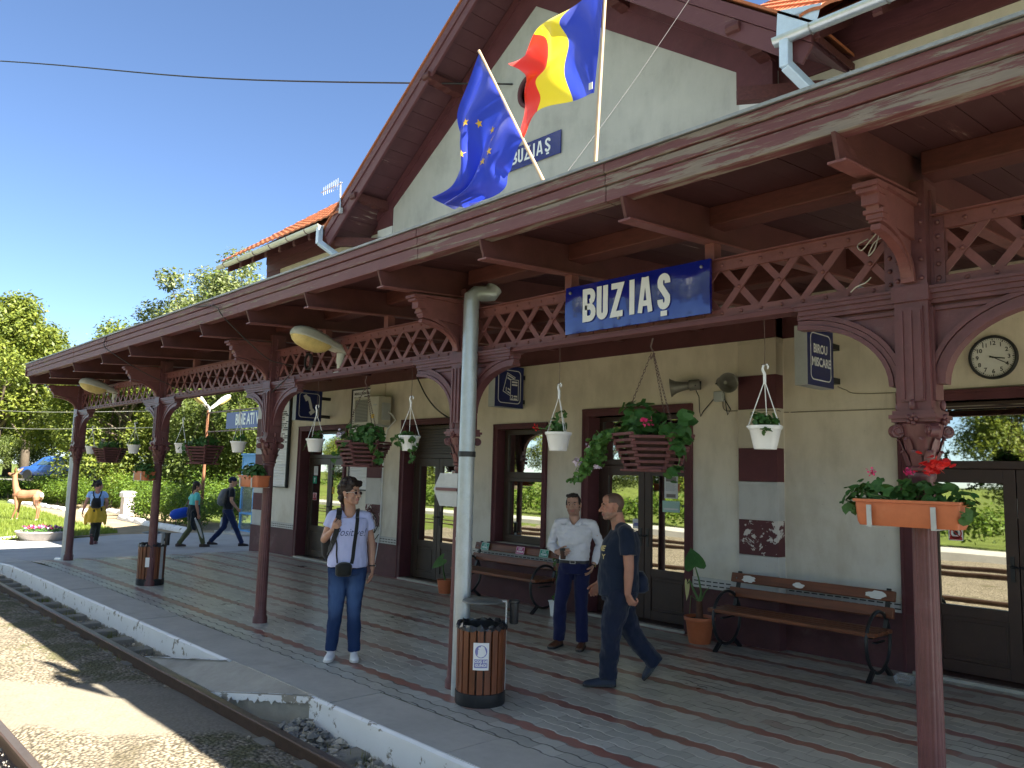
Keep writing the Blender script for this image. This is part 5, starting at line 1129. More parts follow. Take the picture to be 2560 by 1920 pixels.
def pot_proto():
    t=empty('hanging_pot',(0,0,0)); p=MB(); p.lathe([(.001,.0),(.066,.0),(.070,.012),(.092,.115),(.097,.120),(.100,.122),(.104,.135),(.104,.142),(.096,.142),(.092,.125),(.001,.12)],28); obj('pot',p,m_whitep,t,world=False,smooth=True)
    s=MB(); s.lathe([(.001,.128),(.09,.126)],16); obj('soil',s,m_soil,t,world=False,recalc=False)
    c=MB()
    for a in (R(195),R(-20),R(95)): c.cyl((.1*cos(a),.1*sin(a),.135),(0,0,.42),.0032,n=6); c.ball((.103*cos(a),.103*sin(a),.137),.008,6,4)
    c.tube([(0,0,.40),(0,0,.46),(-.012,0,.49),(-.006,0,.515),(.014,0,.52),(.022,0,.505),(.018,0,.49)],[.009,.010,.008,.007,.0065,.006,.004],8); obj('hook',c,m_whitep,t,world=False,smooth=True)
    w_=MB(); w_.tube([(0,0,.515),(.004,0,.62),(0,0,.81)],.0022,5); w_.bar((-.02,0,.522),(.025,0,.518),.003,.003); obj('wire',w_,m_rustwire,t,world=False); return t
pp=pot_proto()
PT=[(-2.52,'white plastic pot hanging in front of the chequered wall strip, nearest of the pots',.3),(-4.26,'white plastic pot hanging left of the big chained basket, beside the window',0),(-6.2,'white plastic pot overgrown with ivy, in front of the ticket office door',.9),(-7.97,'white plastic pot hanging below the telephone sign',1.4),(-9.93,'white plastic pot hanging left of the third column, under the welcome sign',.2),(-11.84,'white plastic pot half hidden behind the basket of the second bay',.5),(-13.9,'white plastic pot hanging right of the farthest basket',1.1),(-16.24,'white plastic pot half hidden behind the farthest basket',.7)]
for i,(x,lb,rz) in enumerate(PT):
    o=pp if i==0 else copy_tree(pp); o.location=(x,4.45,1.98 if x>-5 else 1.99); o.rotation_euler=(0,0,rz); tag(o,lb,'flower pot','white pots hung from the canopy girder')
plant('geranium',(-2.52,4.45,2.10),'small leafy plant in the nearest white hanging pot','plant',[((0,0,.05),(.085,.085,.05)),((-.04,-.02,.08),(.05,.05,.03)),((.05,-.08,-.0),(.03,.03,.04))],75,.022,m_ger,(),G_)
plant('geranium',(-4.26,4.45,2.12),'upright geranium in the white pot left of the big basket','plant',[((0,0,.06),(.06,.06,.09)),((.04,0,.15),(.05,.05,.04)),((-.06,0,.06),(.05,.05,.05))],48,.026,m_ger,[((-.19,-.06,.04),.022,m_petred)],G_,[([(-.05,0,.0),(-.12,-.03,.03),(-.19,-.06,.04)],2,.02,m_ger)])
plant('ivy',(-6.2,4.45,2.12),'ivy creeping down over a white hanging pot','plant',[((0,-.02,.02),(.08,.08,.03))],30,.022,m_ger,(),G_,[([(0,-.08,.02),(-.01,-.12,-.04),(-.03,-.11,-.10)],16,.024,m_ger),([(.06,-.04,.02),(.13,-.05,-.02),(.15,-.05,-.12),(.13,-.05,-.25)],34,.024,m_ger),([(-.08,0,.0),(-.2,-.02,.02),(-.26,-.03,-.06)],12,.022,m_ger)])
plant('geranium',(-7.97,4.45,2.12),'sparse plant in the white pot below the telephone sign','plant',[((0,0,.02),(.08,.08,.03)),((.08,0,.06),(.06,.05,.05))],40,.022,m_ger,(),G_,[([(-.05,0,0),(-.14,-.02,-.03),(-.2,-.02,-.08)],7,.02,m_ger)])
for x,lb in ((-9.93,'green plant in the white pot left of the third column'),(-13.9,'small sprig in the white pot right of the farthest basket')): plant('geranium',(x,4.45,2.12),lb,'plant',[((.06,0,.05),(.08,.08,.05))],36,.024,m_ger,(),G_)
def planter_proto():
    t=empty('planter_box',(0,0,0)); p=MB()
    def rr(hx,hy,z,r=.02): return [(sx*(hx-r)+r*cos(R(a)),sy*(hy-r)+r*sin(R(a)),z) for sx,sy,a0 in ((1,1,0),(-1,1,90),(-1,-1,180),(1,-1,270)) for a in (a0,a0+30,a0+60,a0+90)]
    p.loft([rr(.238,.066,0),rr(.246,.074,.02),rr(.252,.080,.10),rr(.252,.080,.118),rr(.264,.090,.120),rr(.264,.090,.134),rr(.250,.078,.134),rr(.246,.074,.11)]); obj('trough',p,m_terra,t,world=False,smooth=True)
    s=MB(); s.box(-.245,.245,-.072,.072,.10,.118); obj('soil',s,m_soil,t,world=False)
    for x in (-.17,.14): b_=MB(); b_.bar((x,-.093,-.007),(x,-.098,.105),.024,.006,(0,1,0)); b_.bar((x,-.096,-.004),(x,.13,-.004),.024,.006); obj('strap',b_,m_grey,t,world=False)
    return t
pp=planter_proto()
for i,(x,lb) in enumerate(((-1.62,'terracotta planter of red geraniums on the column in front of the glazed door'),(-9.06,'terracotta planter on the third column, in front of the blue booth'),(-12.80,'terracotta planter on the second column, above the litter bin'))):
    o=pp if i==0 else copy_tree(pp); o.location=(x+(.0 if i==0 else .0),4.28,1.575); tag(o,lb,'planter','terracotta planters fixed to the canopy columns')
GP='plants in the column planters'
plant('geranium',(-1.62,4.28,1.69),'geranium with three red flower heads in the planter before the glazed door','plant',[((-.20,0,.06),(.13,.10,.07)),((.02,-.02,.05),(.14,.09,.07)),((.17,-.01,.05),(.09,.09,.06)),((-.30,-.02,.0),(.06,.07,.06)),((.27,-.03,.0),(.05,.06,.07))],170,.030,m_ger,[((.145,-.08,.185),.055,m_petred),((-.165,-.05,.155),.018,m_petpink),((.015,-.06,.165),.022,m_petpink)],GP)
plant('geranium',(-9.06,4.28,1.69),'dense green plant in the planter on the third column','plant',[((-.05,0,.07),(.22,.12,.09)),((.1,-.02,.05),(.14,.1,.08))],150,.034,m_ger,(),GP)
plant('geranium',(-12.80,4.28,1.69),'dense green plant in the planter on the second column','plant',[((-.05,0,.06),(.24,.12,.08)),((.22,-.02,.02),(.12,.1,.12))],150,.034,m_ger,(),GP)
# ================================================================== benches and bins
def bench_proto():
    t=empty('bench',(0,0,0)); L=.875
    for y,z,d in ((.20,.735,.10),(.155,.585,.10)):
        s=MB(); s.bar((-L,y,z),(L,y,z),.045,d,(0,.28,1)); obj('backrest_slat',s,m_bench,t,world=False,bevel=.008)
    for y in (-.245,-.14,-.035,.07): s=MB(); s.bar((-L,y,.425+.02*abs(y+.09)),(L,y,.425+.02*abs(y+.09)),.088,.038); obj('seat_slat',s,m_bench,t,world=False,bevel=.008)
    for sx in (-.80,.80):
        f=MB(); f.tube([(sx,-.03+.262*cos(u),.335+.275*sin(u)) for u in [2*pi*k/32 for k in range(32)]],.0165,8,closed=True)
        f.bar((sx,-.28,.40),(sx,.11,.385),.04,.022); f.bar((sx,.11,.37),(sx,.245,.80),.04,.022,(0,1,0)); f.bar((sx,-.15,.10),(sx,-.27,.0),.04,.03,(0,1,0)); f.bar((sx,.10,.10),(sx,.23,.0),.04,.03,(0,1,0)); f.bar((sx,-.14,.335),(sx,.09,.335),.03,.014)
        obj('side_frame',f,m_black,t,world=False,smooth=True)
    b=MB()
    for sx in (-.80,.80):
        for y,z in ((.17,.735),(.125,.585)): b.ball((sx,y-.005,z),.009,6,4)
    obj('bolt',b,m_steel,t,world=False); return t
bp=bench_proto(); bp.location=(-4.05,7.76,0); tag(bp,'wooden bench with torn white stickers, beside the potted elephant ear','bench','benches along the station wall')
o=copy_tree(bp); o.location=(-8.40,7.76,0); tag(o,'wooden bench with green and magenta stickers under the window','bench','benches along the station wall')
def torn(cx,w_,h,dx,label,seed):
    rr=random.Random(seed); n=18; P=[]
    for k in range(n): a=2*pi*k/n; q=.75+.35*rr.random(); P.append((cx+w_*cos(a)*q,h*sin(a)*q))
    m=MB(); X=[(x,7.918+.27*z-.002,.737+z) for x,z in P]; m.add(X+[(x,y+.001,z) for x,y,z in X],[tuple(range(n)),tuple(range(2*n-1,n-1,-1))]); tag(obj('torn_sticker',m,m_paper),label,'sticker','torn stickers on the near bench backrest')
torn(-4.70,.085,.04,0,'torn white sticker at the left end of the near bench backrest',1); torn(-4.13,.065,.028,0,'small torn white sticker in the middle of the near bench backrest',2); torn(-3.34,.10,.04,0,'largest torn white sticker, at the right end of the near bench backrest',5)
for x,m_,a,b_,lb in ((-9.02,m_green,'LOC','PERMIS','green LOC PERMIS sticker at the far end of the bench under the window'),(-8.27,m_mag,'LOC','INTERZIS','magenta LOC INTERZIS sticker in the middle of the bench under the window'),(-7.80,m_green,'LOC','PERMIS','green LOC PERMIS sticker at the near end of the bench under the window')):
    t=thing('seat_sticker',(x,7.91,.69),lb,'sticker'); h=R(-15.6)
    fr=M.Translation((x,7.9105,.742))@M.Rotation(h,4,'X')@FRONT
    s=MB(); s.X=fr; s.box(-.085,.085,-.055,.055,0,.001); obj('sheet',s,m_,t)
    s=MB(); s.X=fr; ribbon(s,[(-.078,-.048),(.078,-.048),(.078,.048),(-.078,.048)],.005,M.Identity(4),(0,0,.0012),.0003,closed=True)
    for tx,yy,sz in ((a,.022,.042),(b_,-.018,.042 if len(b_)<7 else .034)):
        vs,fs=text_mesh(tx,sz,sx=.9,bold=.0015,thick=.0003); s.add([(vx,vy+yy,vz+.0015) for vx,vy,vz in vs],fs)
    obj('lettering',s,m_whitep,t)
def bin_proto():
    t=empty('litter_bin',(0,0,0)); n=20; s=MB()
    for k in range(n):
        a=2*pi*k/n; o=V((cos(a),sin(a),0)); s.bar(o*.182+V((0,0,.085)),o*.186+V((0,0,.585)),.046,.020,o)
    obj('slat',s,m_binwood,t,world=False,bevel=.003); t.children[0]['kind']='part'
    b=MB(); b.lathe([(.001,0),(.195,0),(.200,.012),(.200,.095),(.192,.10),(.001,.10)],32); obj('base',b,m_rubber,t,world=False,smooth=True)
    b=MB(); b.lathe([(.168,.09),(.168,.60),(.160,.60),(.160,.12),(.001,.12)],28); obj('drum',b,m_black,t,world=False,smooth=True)
    g=MB()
    rr=random.Random(4); k=40; rings=[]
    for r,z,j in ((.150,.40,.0),(.165,.585,.008),(.186,.615,.014),(.200,.600,.014),(.203,.575,.010)): rings.append([((r+rr.uniform(-j,j))*cos(2*pi*i/k),(r+rr.uniform(-j,j))*sin(2*pi*i/k),z+rr.uniform(-j,j)*1.1) for i in range(k)])
    g.loft(rings,cap=False); obj('bin_bag',g,plain('black_bag',(.012,.013,.018),.3),t,world=False)
    l=MB(); l.lathe([(.001,.80),(.12,.795),(.16,.785),(.165,.775),(.16,.772),(.001,.775)],32); obj('lid',l,weath('grey_lid',(.10,.105,.10),.4,8,.2,.1,40),t,world=False,smooth=True)
    p=MB(); p.bar((.192,.02,.09),(.192,.02,.785),.05,.012,(1,0,0)); p.bar((.192,.02,.78),(.10,.01,.78),.05,.012); obj('lid_post',p,m_grey,t,world=False)
    a=MB(); a.lathe([(.032,.60),(.036,.61),(.036,.76),(.044,.765),(.044,.785),(.001,.787)],18,(.255,.05,0)); a.box(.19,.24,.035,.06,.66,.70); obj('ash_tray',a,m_black,t,world=False,smooth=True)
    return t
bp=bin_proto(); bp.location=(-4.955,4.335,0); bp.rotation_euler=(0,0,R(47)); tag(bp,'brown slatted litter bin with pictogram sign at the foot of the drainpipe','bin','slatted litter bins on the platform')
o=copy_tree(bp); o.location=(-12.85,4.50,0); o.rotation_euler=(0,0,R(20)); tag(o,'brown slatted litter bin with torn white paper, by the second column','bin','slatted litter bins on the platform')
def curved(mb,loc,dirr,r,w0,w1,z0,z1,n=10):
    c=V(loc); a0=atan2(dirr[1],dirr[0]); vs=[]
    for i in range(n+1):
        a=a0+(w0+(w1-w0)*i/n)/r; vs+=[(c.x+r*cos(a),c.y+r*sin(a),z0),(c.x+r*cos(a),c.y+r*sin(a),z1)]
    mb.add(vs,[(2*i,2*i+2,2*i+3,2*i+1) for i in range(n)])
class Cyl:     # map flat (u,v) artwork on to the round bin
    def __init__(s,loc,dirr,r): s.c=V(loc); s.a=atan2(dirr[1],dirr[0]); s.r=r
    def __call__(s,mb,vs,fs,z,dr=.001):
        mb.add([(s.c.x+(s.r+dr+p[2])*cos(s.a+p[0]/s.r),s.c.y+(s.r+dr+p[2])*sin(s.a+p[0]/s.r),z+p[1]) for p in vs],fs)
bl=(-4.955,4.335,0); bd=(.753,-.658)
t=thing('bin_notice',(-4.81,4.21,.30),'white paper with violet litter pictogram on the near bin','notice')
s=MB(); curved(s,bl,bd,.199,-.062,.062,.285,.49); obj('sheet',s,m_paper,t,recalc=False)
cy=Cyl(bl,bd,.199); m=MB(); n=24; vs=[(.048*cos(2*pi*k/n),.048*sin(2*pi*k/n),0) for k in range(n)]; cy(m,vs,[tuple(range(n))],.425); 
for k in range(4): a=-.052+.026*k; cy(m,[(a,-.032,0),(a+.026,-.032,0),(a+.026,.032,0),(a,.032,0)],[(0,1,2,3)],.335)
obj('print',m,m_blueprint,t,recalc=False)
m=MB()
def flat(pts,z,dr=.0018): cy(m,[(x,y,0) for x,y in pts],[tuple(range(len(pts)))],z,dr)
flat([(-.014+.008*cos(2*pi*k/10),.026+.008*sin(2*pi*k/10)) for k in range(10)],.425); flat([(-.024,.016),(-.004,.016),(-.004,-.036),(-.024,-.036)],.425); flat([(-.006,.014),(.012,.002),(.010,-.003),(-.006,.004)],.425); flat([(.008,-.006),(.030,-.006),(.025,-.036),(.013,-.036)],.425)
for tx,zz in (('CO\u0218 DE',.349),('GUNOI',.321)): vs,fs=text_mesh(tx,.027,sx=1.0,bold=.001,thick=.0002); cy(m,vs,fs,zz,.002)
obj('pictogram',m,m_paper,t,recalc=False)
t=tag(obj('bin_notice',(lambda s:(curved(s,(-12.85,4.50,0),(.87,-.5),.199,-.05,.05,.28,.42),s)[1])(MB()),m_paper,recalc=False),'torn white paper stuck on the far litter bin','notice')
# ------------------------------------------------------------------ potted plants
t=thing('flower_pot',(-5.23,7.78,0),'terracotta pot standing between the middle door and near bench','flower pot')
p=MB(); p.lathe([(.001,0),(.115,0),(.12,.01),(.150,.235),(.155,.24),(.168,.245),(.172,.27),(.17,.285),(.158,.285),(.152,.25),(.001,.24)],32,(-5.23,7.78,0)); obj('pot',p,m_terra,t,smooth=True)
s=MB(); s.lathe([(.001,.252),(.152,.25)],20,(-5.23,7.78,0)); obj('soil',s,m_soil,t,recalc=False)
def heart(mb,base,d,nrm,L,Wd):
    d=V(d).normalized(); nrm=V(nrm); nrm=(nrm-d*nrm.dot(d)).normalized(); s_=d.cross(nrm); b=V(base); out=[]
    for u,v in ((0,0),(-.16,.20),(-.22,.38),(-.10,.50),(.12,.50),(.35,.44),(.6,.32),(.82,.15),(1,0)): out.append((u,v))
    L_=[b+d*(u*L)+s_*(v*Wd)+nrm*(-.25*v*v*Wd+.05*L*sin(u*2.5)) for u,v in out]; R_=[b+d*(u*L)-s_*(v*Wd)+nrm*(-.25*v*v*Wd+.05*L*sin(u*2.5)) for u,v in out]; mid=[b+d*(max(u,0)*L)+nrm*(.05*L*sin(max(u,0)*2.5)-.02*L) for u,v in out]
    k=len(out); o=len(mb.v); mb.v+= [tuple(p) for p in L_+mid+R_]
    for i in range(k-1): mb.f+=[(o+i,o+i+1,o+k+i+1,o+k+i),(o+k+i,o+k+i+1,o+2*k+i+1,o+2*k+i)]; mb.m+=[0,0]
t=thing('elephant_ear_plant',(-5.23,7.78,.25),'elephant ear plant with a single big upright leaf, in terracotta pot','plant')
s=MB(); s.tube([(-5.23,7.78,.25),(-5.23,7.78,.45)],[.042,.034],10); s.mi=1; s.tube([(-5.23,7.78,.44),(-5.20,7.77,.55),(-5.22,7.75,.70),(-5.245,7.72,.83)],[.02,.012,.009,.007],8); s.tube([(-5.23,7.78,.44),(-5.30,7.76,.58),(-5.33,7.75,.66),(-5.37,7.74,.62)],[.016,.013,.009,.005],8); s.tube([(-5.22,7.78,.44),(-5.15,7.77,.56),(-5.09,7.76,.62)],[.012,.007,.003],8); s.tube([(-5.24,7.78,.44),(-5.33,7.76,.5),(-5.34,7.75,.3)],[.008,.005,.003],6); obj('stem',s,[weath('brown_stem',(.12,.05,.03),.8,20,.3,.3,60),m_stemg],t,smooth=True)
h=MB(); heart(h,(-5.245,7.72,.83),(-.22,-.1,1),(.5,-1,.15),.205,.235); obj('leaf',h,m_eleph,t,smooth='all',recalc=False)
h=MB(); heart(h,(-5.36,7.74,.64),(-.05,-.05,-1),(1,-.6,0),.2,.06); obj('leaf',h,plain('withered_leaf',(.55,.50,.22),.7),t,smooth='all',recalc=False)
t=thing('elephant_ear_plant',(-9.7,7.72,0),'green plant leaf beside the far end of the bench, left of the column','plant')
p=MB(); p.lathe([(.001,0),(.09,0),(.12,.2),(.001,.19)],20,(-9.7,7.72,0)); obj('pot',p,m_terra,t,smooth=True)
s=MB(); s.tube([(-9.7,7.72,.19),(-9.68,7.66,.36),(-9.62,7.6,.50)],[.014,.01,.007],8); obj('stem',s,m_stemg,t)
h=MB(); heart(h,(-9.62,7.60,.52),(-.55,-.2,-.5),(.5,-.7,.6),.24,.17); obj('leaf',h,m_vine,t,smooth='all',recalc=False)
t=thing('flower_pot',(-7.33,7.67,0),'small white square pot with a thin plant beside the bench under the window','flower pot')
p=MB(); a=[(s_[0],s_[1]) for s_ in ((1,1),(-1,1),(-1,-1),(1,-1))]; p.loft([[(-7.33+r*x,7.67+r*y,z) for x,y in a] for r,z in ((.048,0),(.066,.18),(.074,.185),(.074,.20),(.062,.20),(.058,.17))]); obj('pot',p,m_whitep,t,bevel=.006)
s=MB(); s.tube([(-7.33,7.67,.17),(-7.34,7.68,.4),(-7.36,7.7,.62),(-7.42,7.7,.70)],[.006,.005,.004,.003],6); obj('stem',s,m_stemg,t)
P=[(-7.33+random.gauss(0,.03),7.66+random.gauss(0,.03),.24+random.gauss(0,.03)) for i in range(14)]+[(-7.39+random.gauss(0,.03),7.69,.66+random.gauss(0,.03)) for i in range(6)]; o=hexa_leaves('foliage',np.array(P)-np.array(t.location),.022,m_vine,t)
t=thing('plastic_box',(-3.03,7.74,0),'clear plastic food box lying on the paving by the near bench','box')
b=MB(); b.loft([[(-3.03+sx*(h-.01*0),7.74+sy*(h*.75),z) for sx,sy in ((1,1),(-1,1),(-1,-1),(1,-1))] for h,z in ((.06,.0),(.075,.045),(.08,.05),(.066,.085),(.03,.095))]); gl=NB('clear_plastic'); gl.fin((.75,.79,.82),.12); gl.put(gl.P.inputs['Transmission Weight'],.85); gl.put(gl.P.inputs['IOR'],1.2); obj('box_shell',b,gl.mat,t,bevel=.008)
b=MB(); b.box(-3.07,-3.0,7.72,7.75,.096,.098); obj('paper_label',b,m_paper,t)
# ------------------------------------------------------------------ flags
def cloth(name,P,mats,parent,mi=None,thick=.002):
    nu=len(P); nv=len(P[0]); m=MB(); m.v=[tuple(p) for r in P for p in r]
    for i in range(nu-1):
        for j in range(nv-1): m.f.append((i*nv+j,i*nv+j+1,(i+1)*nv+j+1,(i+1)*nv+j)); m.m.append(mi(i,j) if mi else 0)
    return obj(name,m,mats,parent,smooth='all',recalc=False)
def flagmat(name,col,tr=.45):
    b=NB(name); p=b.pos(); b.bump(b.noise(b.scale(p,(6,6,1.5)),1.2,3,.5),.25,.02); b.fin(col,.32,spec=.6,Sheen_Weight=.3); t=b.N('ShaderNodeBsdfTranslucent'); b.put(t.inputs[0],col); m=b.N('ShaderNodeMixShader'); m.inputs[0].default_value=tr
    b.t.links.new(b.P.outputs[0],m.inputs[1]); b.t.links.new(t.outputs[0],m.inputs[2]); b.t.links.new(m.outputs[0],b.out.inputs[0]); return b.mat
f_blue=flagmat('flag_blue',(.022,.05,.50)); f_yel=flagmat('flag_yellow',(.90,.72,.02)); f_red=flagmat('flag_red',(.80,.03,.012)); f_gold=flagmat('flag_gold_star',(.80,.48,.02),.2)
def bez(pts,t):
    P=[V(p) for p in pts]
    while len(P)>1: P=[P[i].lerp(P[i+1],t) for i in range(len(P)-1)]
    return P[0]
def crspline(pts,t):
    P=[V(p) for p in pts]; n=len(P)-1; u=min(max(t*n,0),n-1e-6); i=int(u); t=u-i; p0=P[max(i-1,0)];p1=P[i];p2=P[i+1];p3=P[min(i+2,n)]
    return .5*((2*p1)+(p2-p0)*t+(2*p0-5*p1+4*p2-p3)*t*t+(3*p1-p0-3*p2+p3)*t**3)
# flags on poles stuck behind the canopy edge
def flag_grid(ctrl, vs, nu, nv, fold):
    P=[]
    for i in range(nu+1):
        u=i/nu; cp=[crspline([(a,0,b_) for a,b_ in c],u) for c in ctrl]; row=[]
        for j in range(nv+1):
            v=j/nv
            p=crspline(cp,v); p=V((p.x,3.6+fold(u,v),p.z)); row.append(p)
        P.append(row)
    return P
EU=[[(-4.321,4.878),(-4.191,4.662),(-4.066,4.455),(-3.946,4.255),(-3.83,4.063)],
 [(-4.42,4.693),(-4.296,4.513),(-4.142,4.379),(-4.02,4.2),(-3.889,4.008)],[(-4.541,4.479),(-4.396,4.348),(-4.211,4.269),(-4.073,4.106),(-3.953,3.895)],
 [(-4.477,4.258),(-4.388,4.189),(-4.25,4.148),(-4.112,4.008),(-3.991,3.866)],[(-4.424,4.044),(-4.356,4.005),(-4.242,3.974),(-4.122,3.891),(-4.006,3.773)],
 [(-4.451,3.885),(-4.402,3.832),(-4.294,3.815),(-4.188,3.759),(-4.107,3.719)],[(-4.583,3.835),(-4.571,3.769),(-4.50,3.72),(-4.40,3.70),(-4.297,3.705)]]
t=thing('flag',(-3.618,3.6,3.70),'blue flag with ring of gold stars hanging on a slanted pole','flag','flags on the canopy edge')
P=flag_grid(EU,None,30,42,lambda u,v: -.01-.09*v+.075*v**.5*sin(u*13+v*2.2)+.03*sin(u*23-v*5)*v)
fo=cloth('flag_cloth',P,f_blue,t)
def bvh_of(o):
    w0=wloc(o) if o.parent is None else wloc(o.parent)+o.location; return BVHTree.FromPolygons([tuple(v.co+w0) for v in o.data.vertices],[tuple(p.vertices) for p in o.data.polygons])
bv=bvh_of(fo); s=MB()
for x,z in [(-4.352,4.329),(-4.261,4.308),(-4.144,4.232),(-4.416,4.283),(-4.403,4.183),(-4.344,4.075),(-4.236,3.945),(-4.131,3.968),(-4.07,4.026),(-4.09,4.134)]:
    o=len(s.v); pts=[]
    for k in range(11):
        r=0 if k==10 else (.034 if k%2==0 else .0145); a=pi/2+pi*k/5+.15; h=bv.ray_cast(V((x+.8*r*cos(a),3.0,z+r*sin(a))),V((0,1,0))); y=h[0].y if h[0] else 3.55
        pts.append((x+.8*r*cos(a),y-.004,z+r*sin(a)))
    s.add(pts,[(10,k,(k+1)%10) for k in range(10)])
obj('star_ring',s,f_gold,t,recalc=False)
p=MB(); p.cyl((-3.60,3.615,3.66),(-4.335,3.60,4.91),.013,.011,n=8); obj('flag_pole',p,m_pole,t,smooth=True)
RO=[[(-3.112,4.924),(-3.13,4.678),(-3.146,4.486),(-3.165,4.324),(-3.182,4.176)],[(-3.408,4.839),(-3.454,4.741),(-3.386,4.582),(-3.446,4.39),(-3.373,4.191)],
 [(-3.701,4.763),(-3.602,4.696),(-3.649,4.541),(-3.694,4.437),(-3.633,4.292),(-3.625,4.18)],[(-3.943,4.664),(-3.942,4.636),(-3.81,4.538),(-3.706,4.423),(-3.765,4.293),(-3.83,4.17),(-3.80,4.06)]]
t=thing('flag',(-3.19,3.6,3.70),'blue, yellow and red striped flag on an upright pole','flag','flags on the canopy edge')
P=flag_grid(RO,None,34,36,lambda u,v: -.01-.03*v+.065*v**.6*sin(v*8.5+u*5.5)*(1-.6*u*v)+.02*sin(u*15+v*3)*v)
cloth('flag_cloth',P,[f_blue,f_yel,f_red],t,lambda i,j: 0 if j<12 else 1 if j<24 else 2)
p=MB(); p.cyl((-3.192,3.615,3.64),(-3.105,3.605,4.97),.014,.011,n=8); obj('flag_pole',p,m_pole,t,smooth=True)
q=MB(); q.box(-3.215,-3.185,3.575,3.577,4.20,4.245); obj('care_label',q,m_paper,t)
# ================================================================== people
def skinmat(name,c): 
    b=NB(name); p=b.pos(); n=b.noise(p,22,4,.6); return b.fin(b.mix(n,tuple(x*.82 for x in c),tuple(min(1,x*1.12) for x in c)),.5,spec=.35,Subsurface_Weight=.08)
m_lip=plain('lips',(.36,.13,.11),.5); m_hairb=weath('dark_hair',(.018,.012,.010),.5,30,.5,.6,120,bd=.004); m_hairw=weath('dark_brown_curls',(.022,.012,.009),.55,35,.6,.8,90,bd=.006)
m_eyew=plain('eye_white',(.42,.38,.36),.3); m_iris=plain('iris',(.03,.02,.015),.2)
def limb(mb,pts,rad,n=14): mb.capsule(pts,rad,n)
def torso(mb,rings,n=28):      # rings: (x,y,z,half width,half depth)
    R_=[]
    for x,y,z,a,b_ in rings: R_.append([(x+a*(abs(cos(t))**.86)*(1 if cos(t)>0 else -1),y+b_*(abs(sin(t))**.86)*(1 if sin(t)>0 else -1),z) for t in [2*pi*j/n for j in range(n)]])
    mb.loft(R_)
def hand(mb,w_,d,pn,thumb,curl=.45,s=1.0,grip=None):
    w_=V(w_); d=V(d).normalized(); pn=V(pn); pn=(pn-d*pn.dot(d)).normalized(); th=V(thumb); th=(th-d*th.dot(d)-pn*th.dot(pn)).normalized()
    for k,(o,L,cu) in enumerate(((.029,(.040,.025,.020),1.0),(.010,(.045,.029,.021),1.0),(-.010,(.041,.027,.020),1.05),(-.028,(.032,.020,.018),1.1))):
        kn=w_+d*(.088*s-.006*abs(k-1))+th*(o*s); limb(mb,[w_+th*(o*.55*s)+d*.008,kn],[.0135*s,.0115*s],8)
        p=kn; a=.15; dirn=d+th*(o*1.6)
        for L_ in L:
            a+=curl*cu; q=p+(dirn.normalized()*cos(a)+pn*sin(a))*L_*s; limb(mb,[p,q],[.0090*s,.0078*s],8); p=q
    p=w_+d*.022*s+th*.022*s; dd=(d*.8+th*.5+pn*.30)
    for L_,t_ in ((.042,0),(.032,.25+curl*.4),(.026,.35+curl*.4)):
        dd=(dd.normalized()*cos(t_)+(d*.6+pn*.9).normalized()*sin(t_)); q=p+dd.normalized()*L_*s; limb(mb,[p,q],[.0115*s,.0095*s],8); p=q
def head_prims(mb,X,s=1.0,fem=False,chub=0):
    T=lambda p: X@(V(p)*s)
    Q=X.to_3x3()
    def E(c,r): mb.ball(T(c),tuple(x*s for x in r),16,12,Q)
    def Cp(pts,r): limb(mb,[T(p) for p in pts],[x*s for x in r],10)
    E((0,-.012,.032),(.075,.094,.088)); E((0,.022,-.028),(.060+chub,.066,.085)); E((0,.060,-.088),(.028+chub*.5,.026,.024))
    for q in (-1,1):
        Cp([(q*(.056+chub),-.01,-.05),(q*.034,.045,-.088)],[.022,.020]); E((q*.040,.058,-.020),(.024,.022,.022)); E((q*.044,.040,-.05),(.026+chub,.028,.03))
        Cp([(q*.050,.066,.026),(q*.016,.084,.022)],[.011,.012]); E((q*.079,-.012,-.004),(.009,.019,.033)); E((q*.082,-.02,.008),(.010,.016,.018)); E((q*.032,.068,.0),(.017,.013,.011))
        E((q*.0125,.094,-.034),(.010,.011,.009))
    Cp([(0,.086,.014),(0,.100,-.012),(0,.112,-.032)],[.009,.010,.0125]); 
    E((0,.072,-.052),(.026,.022,.020)); Cp([(-.021,.079,-.060),(0,.090,-.057),(.021,.079,-.060)],[.005,.0075,.005]); Cp([(-.018,.078,-.068),(0,.089,-.069),(.018,.078,-.068)],[.005,.008,.005])
    E((0,.02,.06),(.066,.066,.05))
def eyes(root,X,s):
    m=MB(); Q=X.to_3x3()
    for q in (-1,1):
        m.mi=0; m.ball(X@(V((q*.031,.0725,.002))*s),(.0120*s,.0105*s,.0070*s),12,8,Q); m.mi=1; m.ball(X@(V((q*.031,.0800,.002))*s),(.0062*s,.0045*s,.0062*s),10,6,Q)
    m.mi=2
    for q in (-1,1): limb(m,[X@(V((q*.046,.076,.023))*s),X@(V((q*.032,.086,.027))*s),X@(V((q*.016,.090,.022))*s)],[.0036*s,.0056*s,.004*s],6)
    obj('eyes',m,[m_eyew,m_iris,m_hairb],root,world=False,smooth=True)
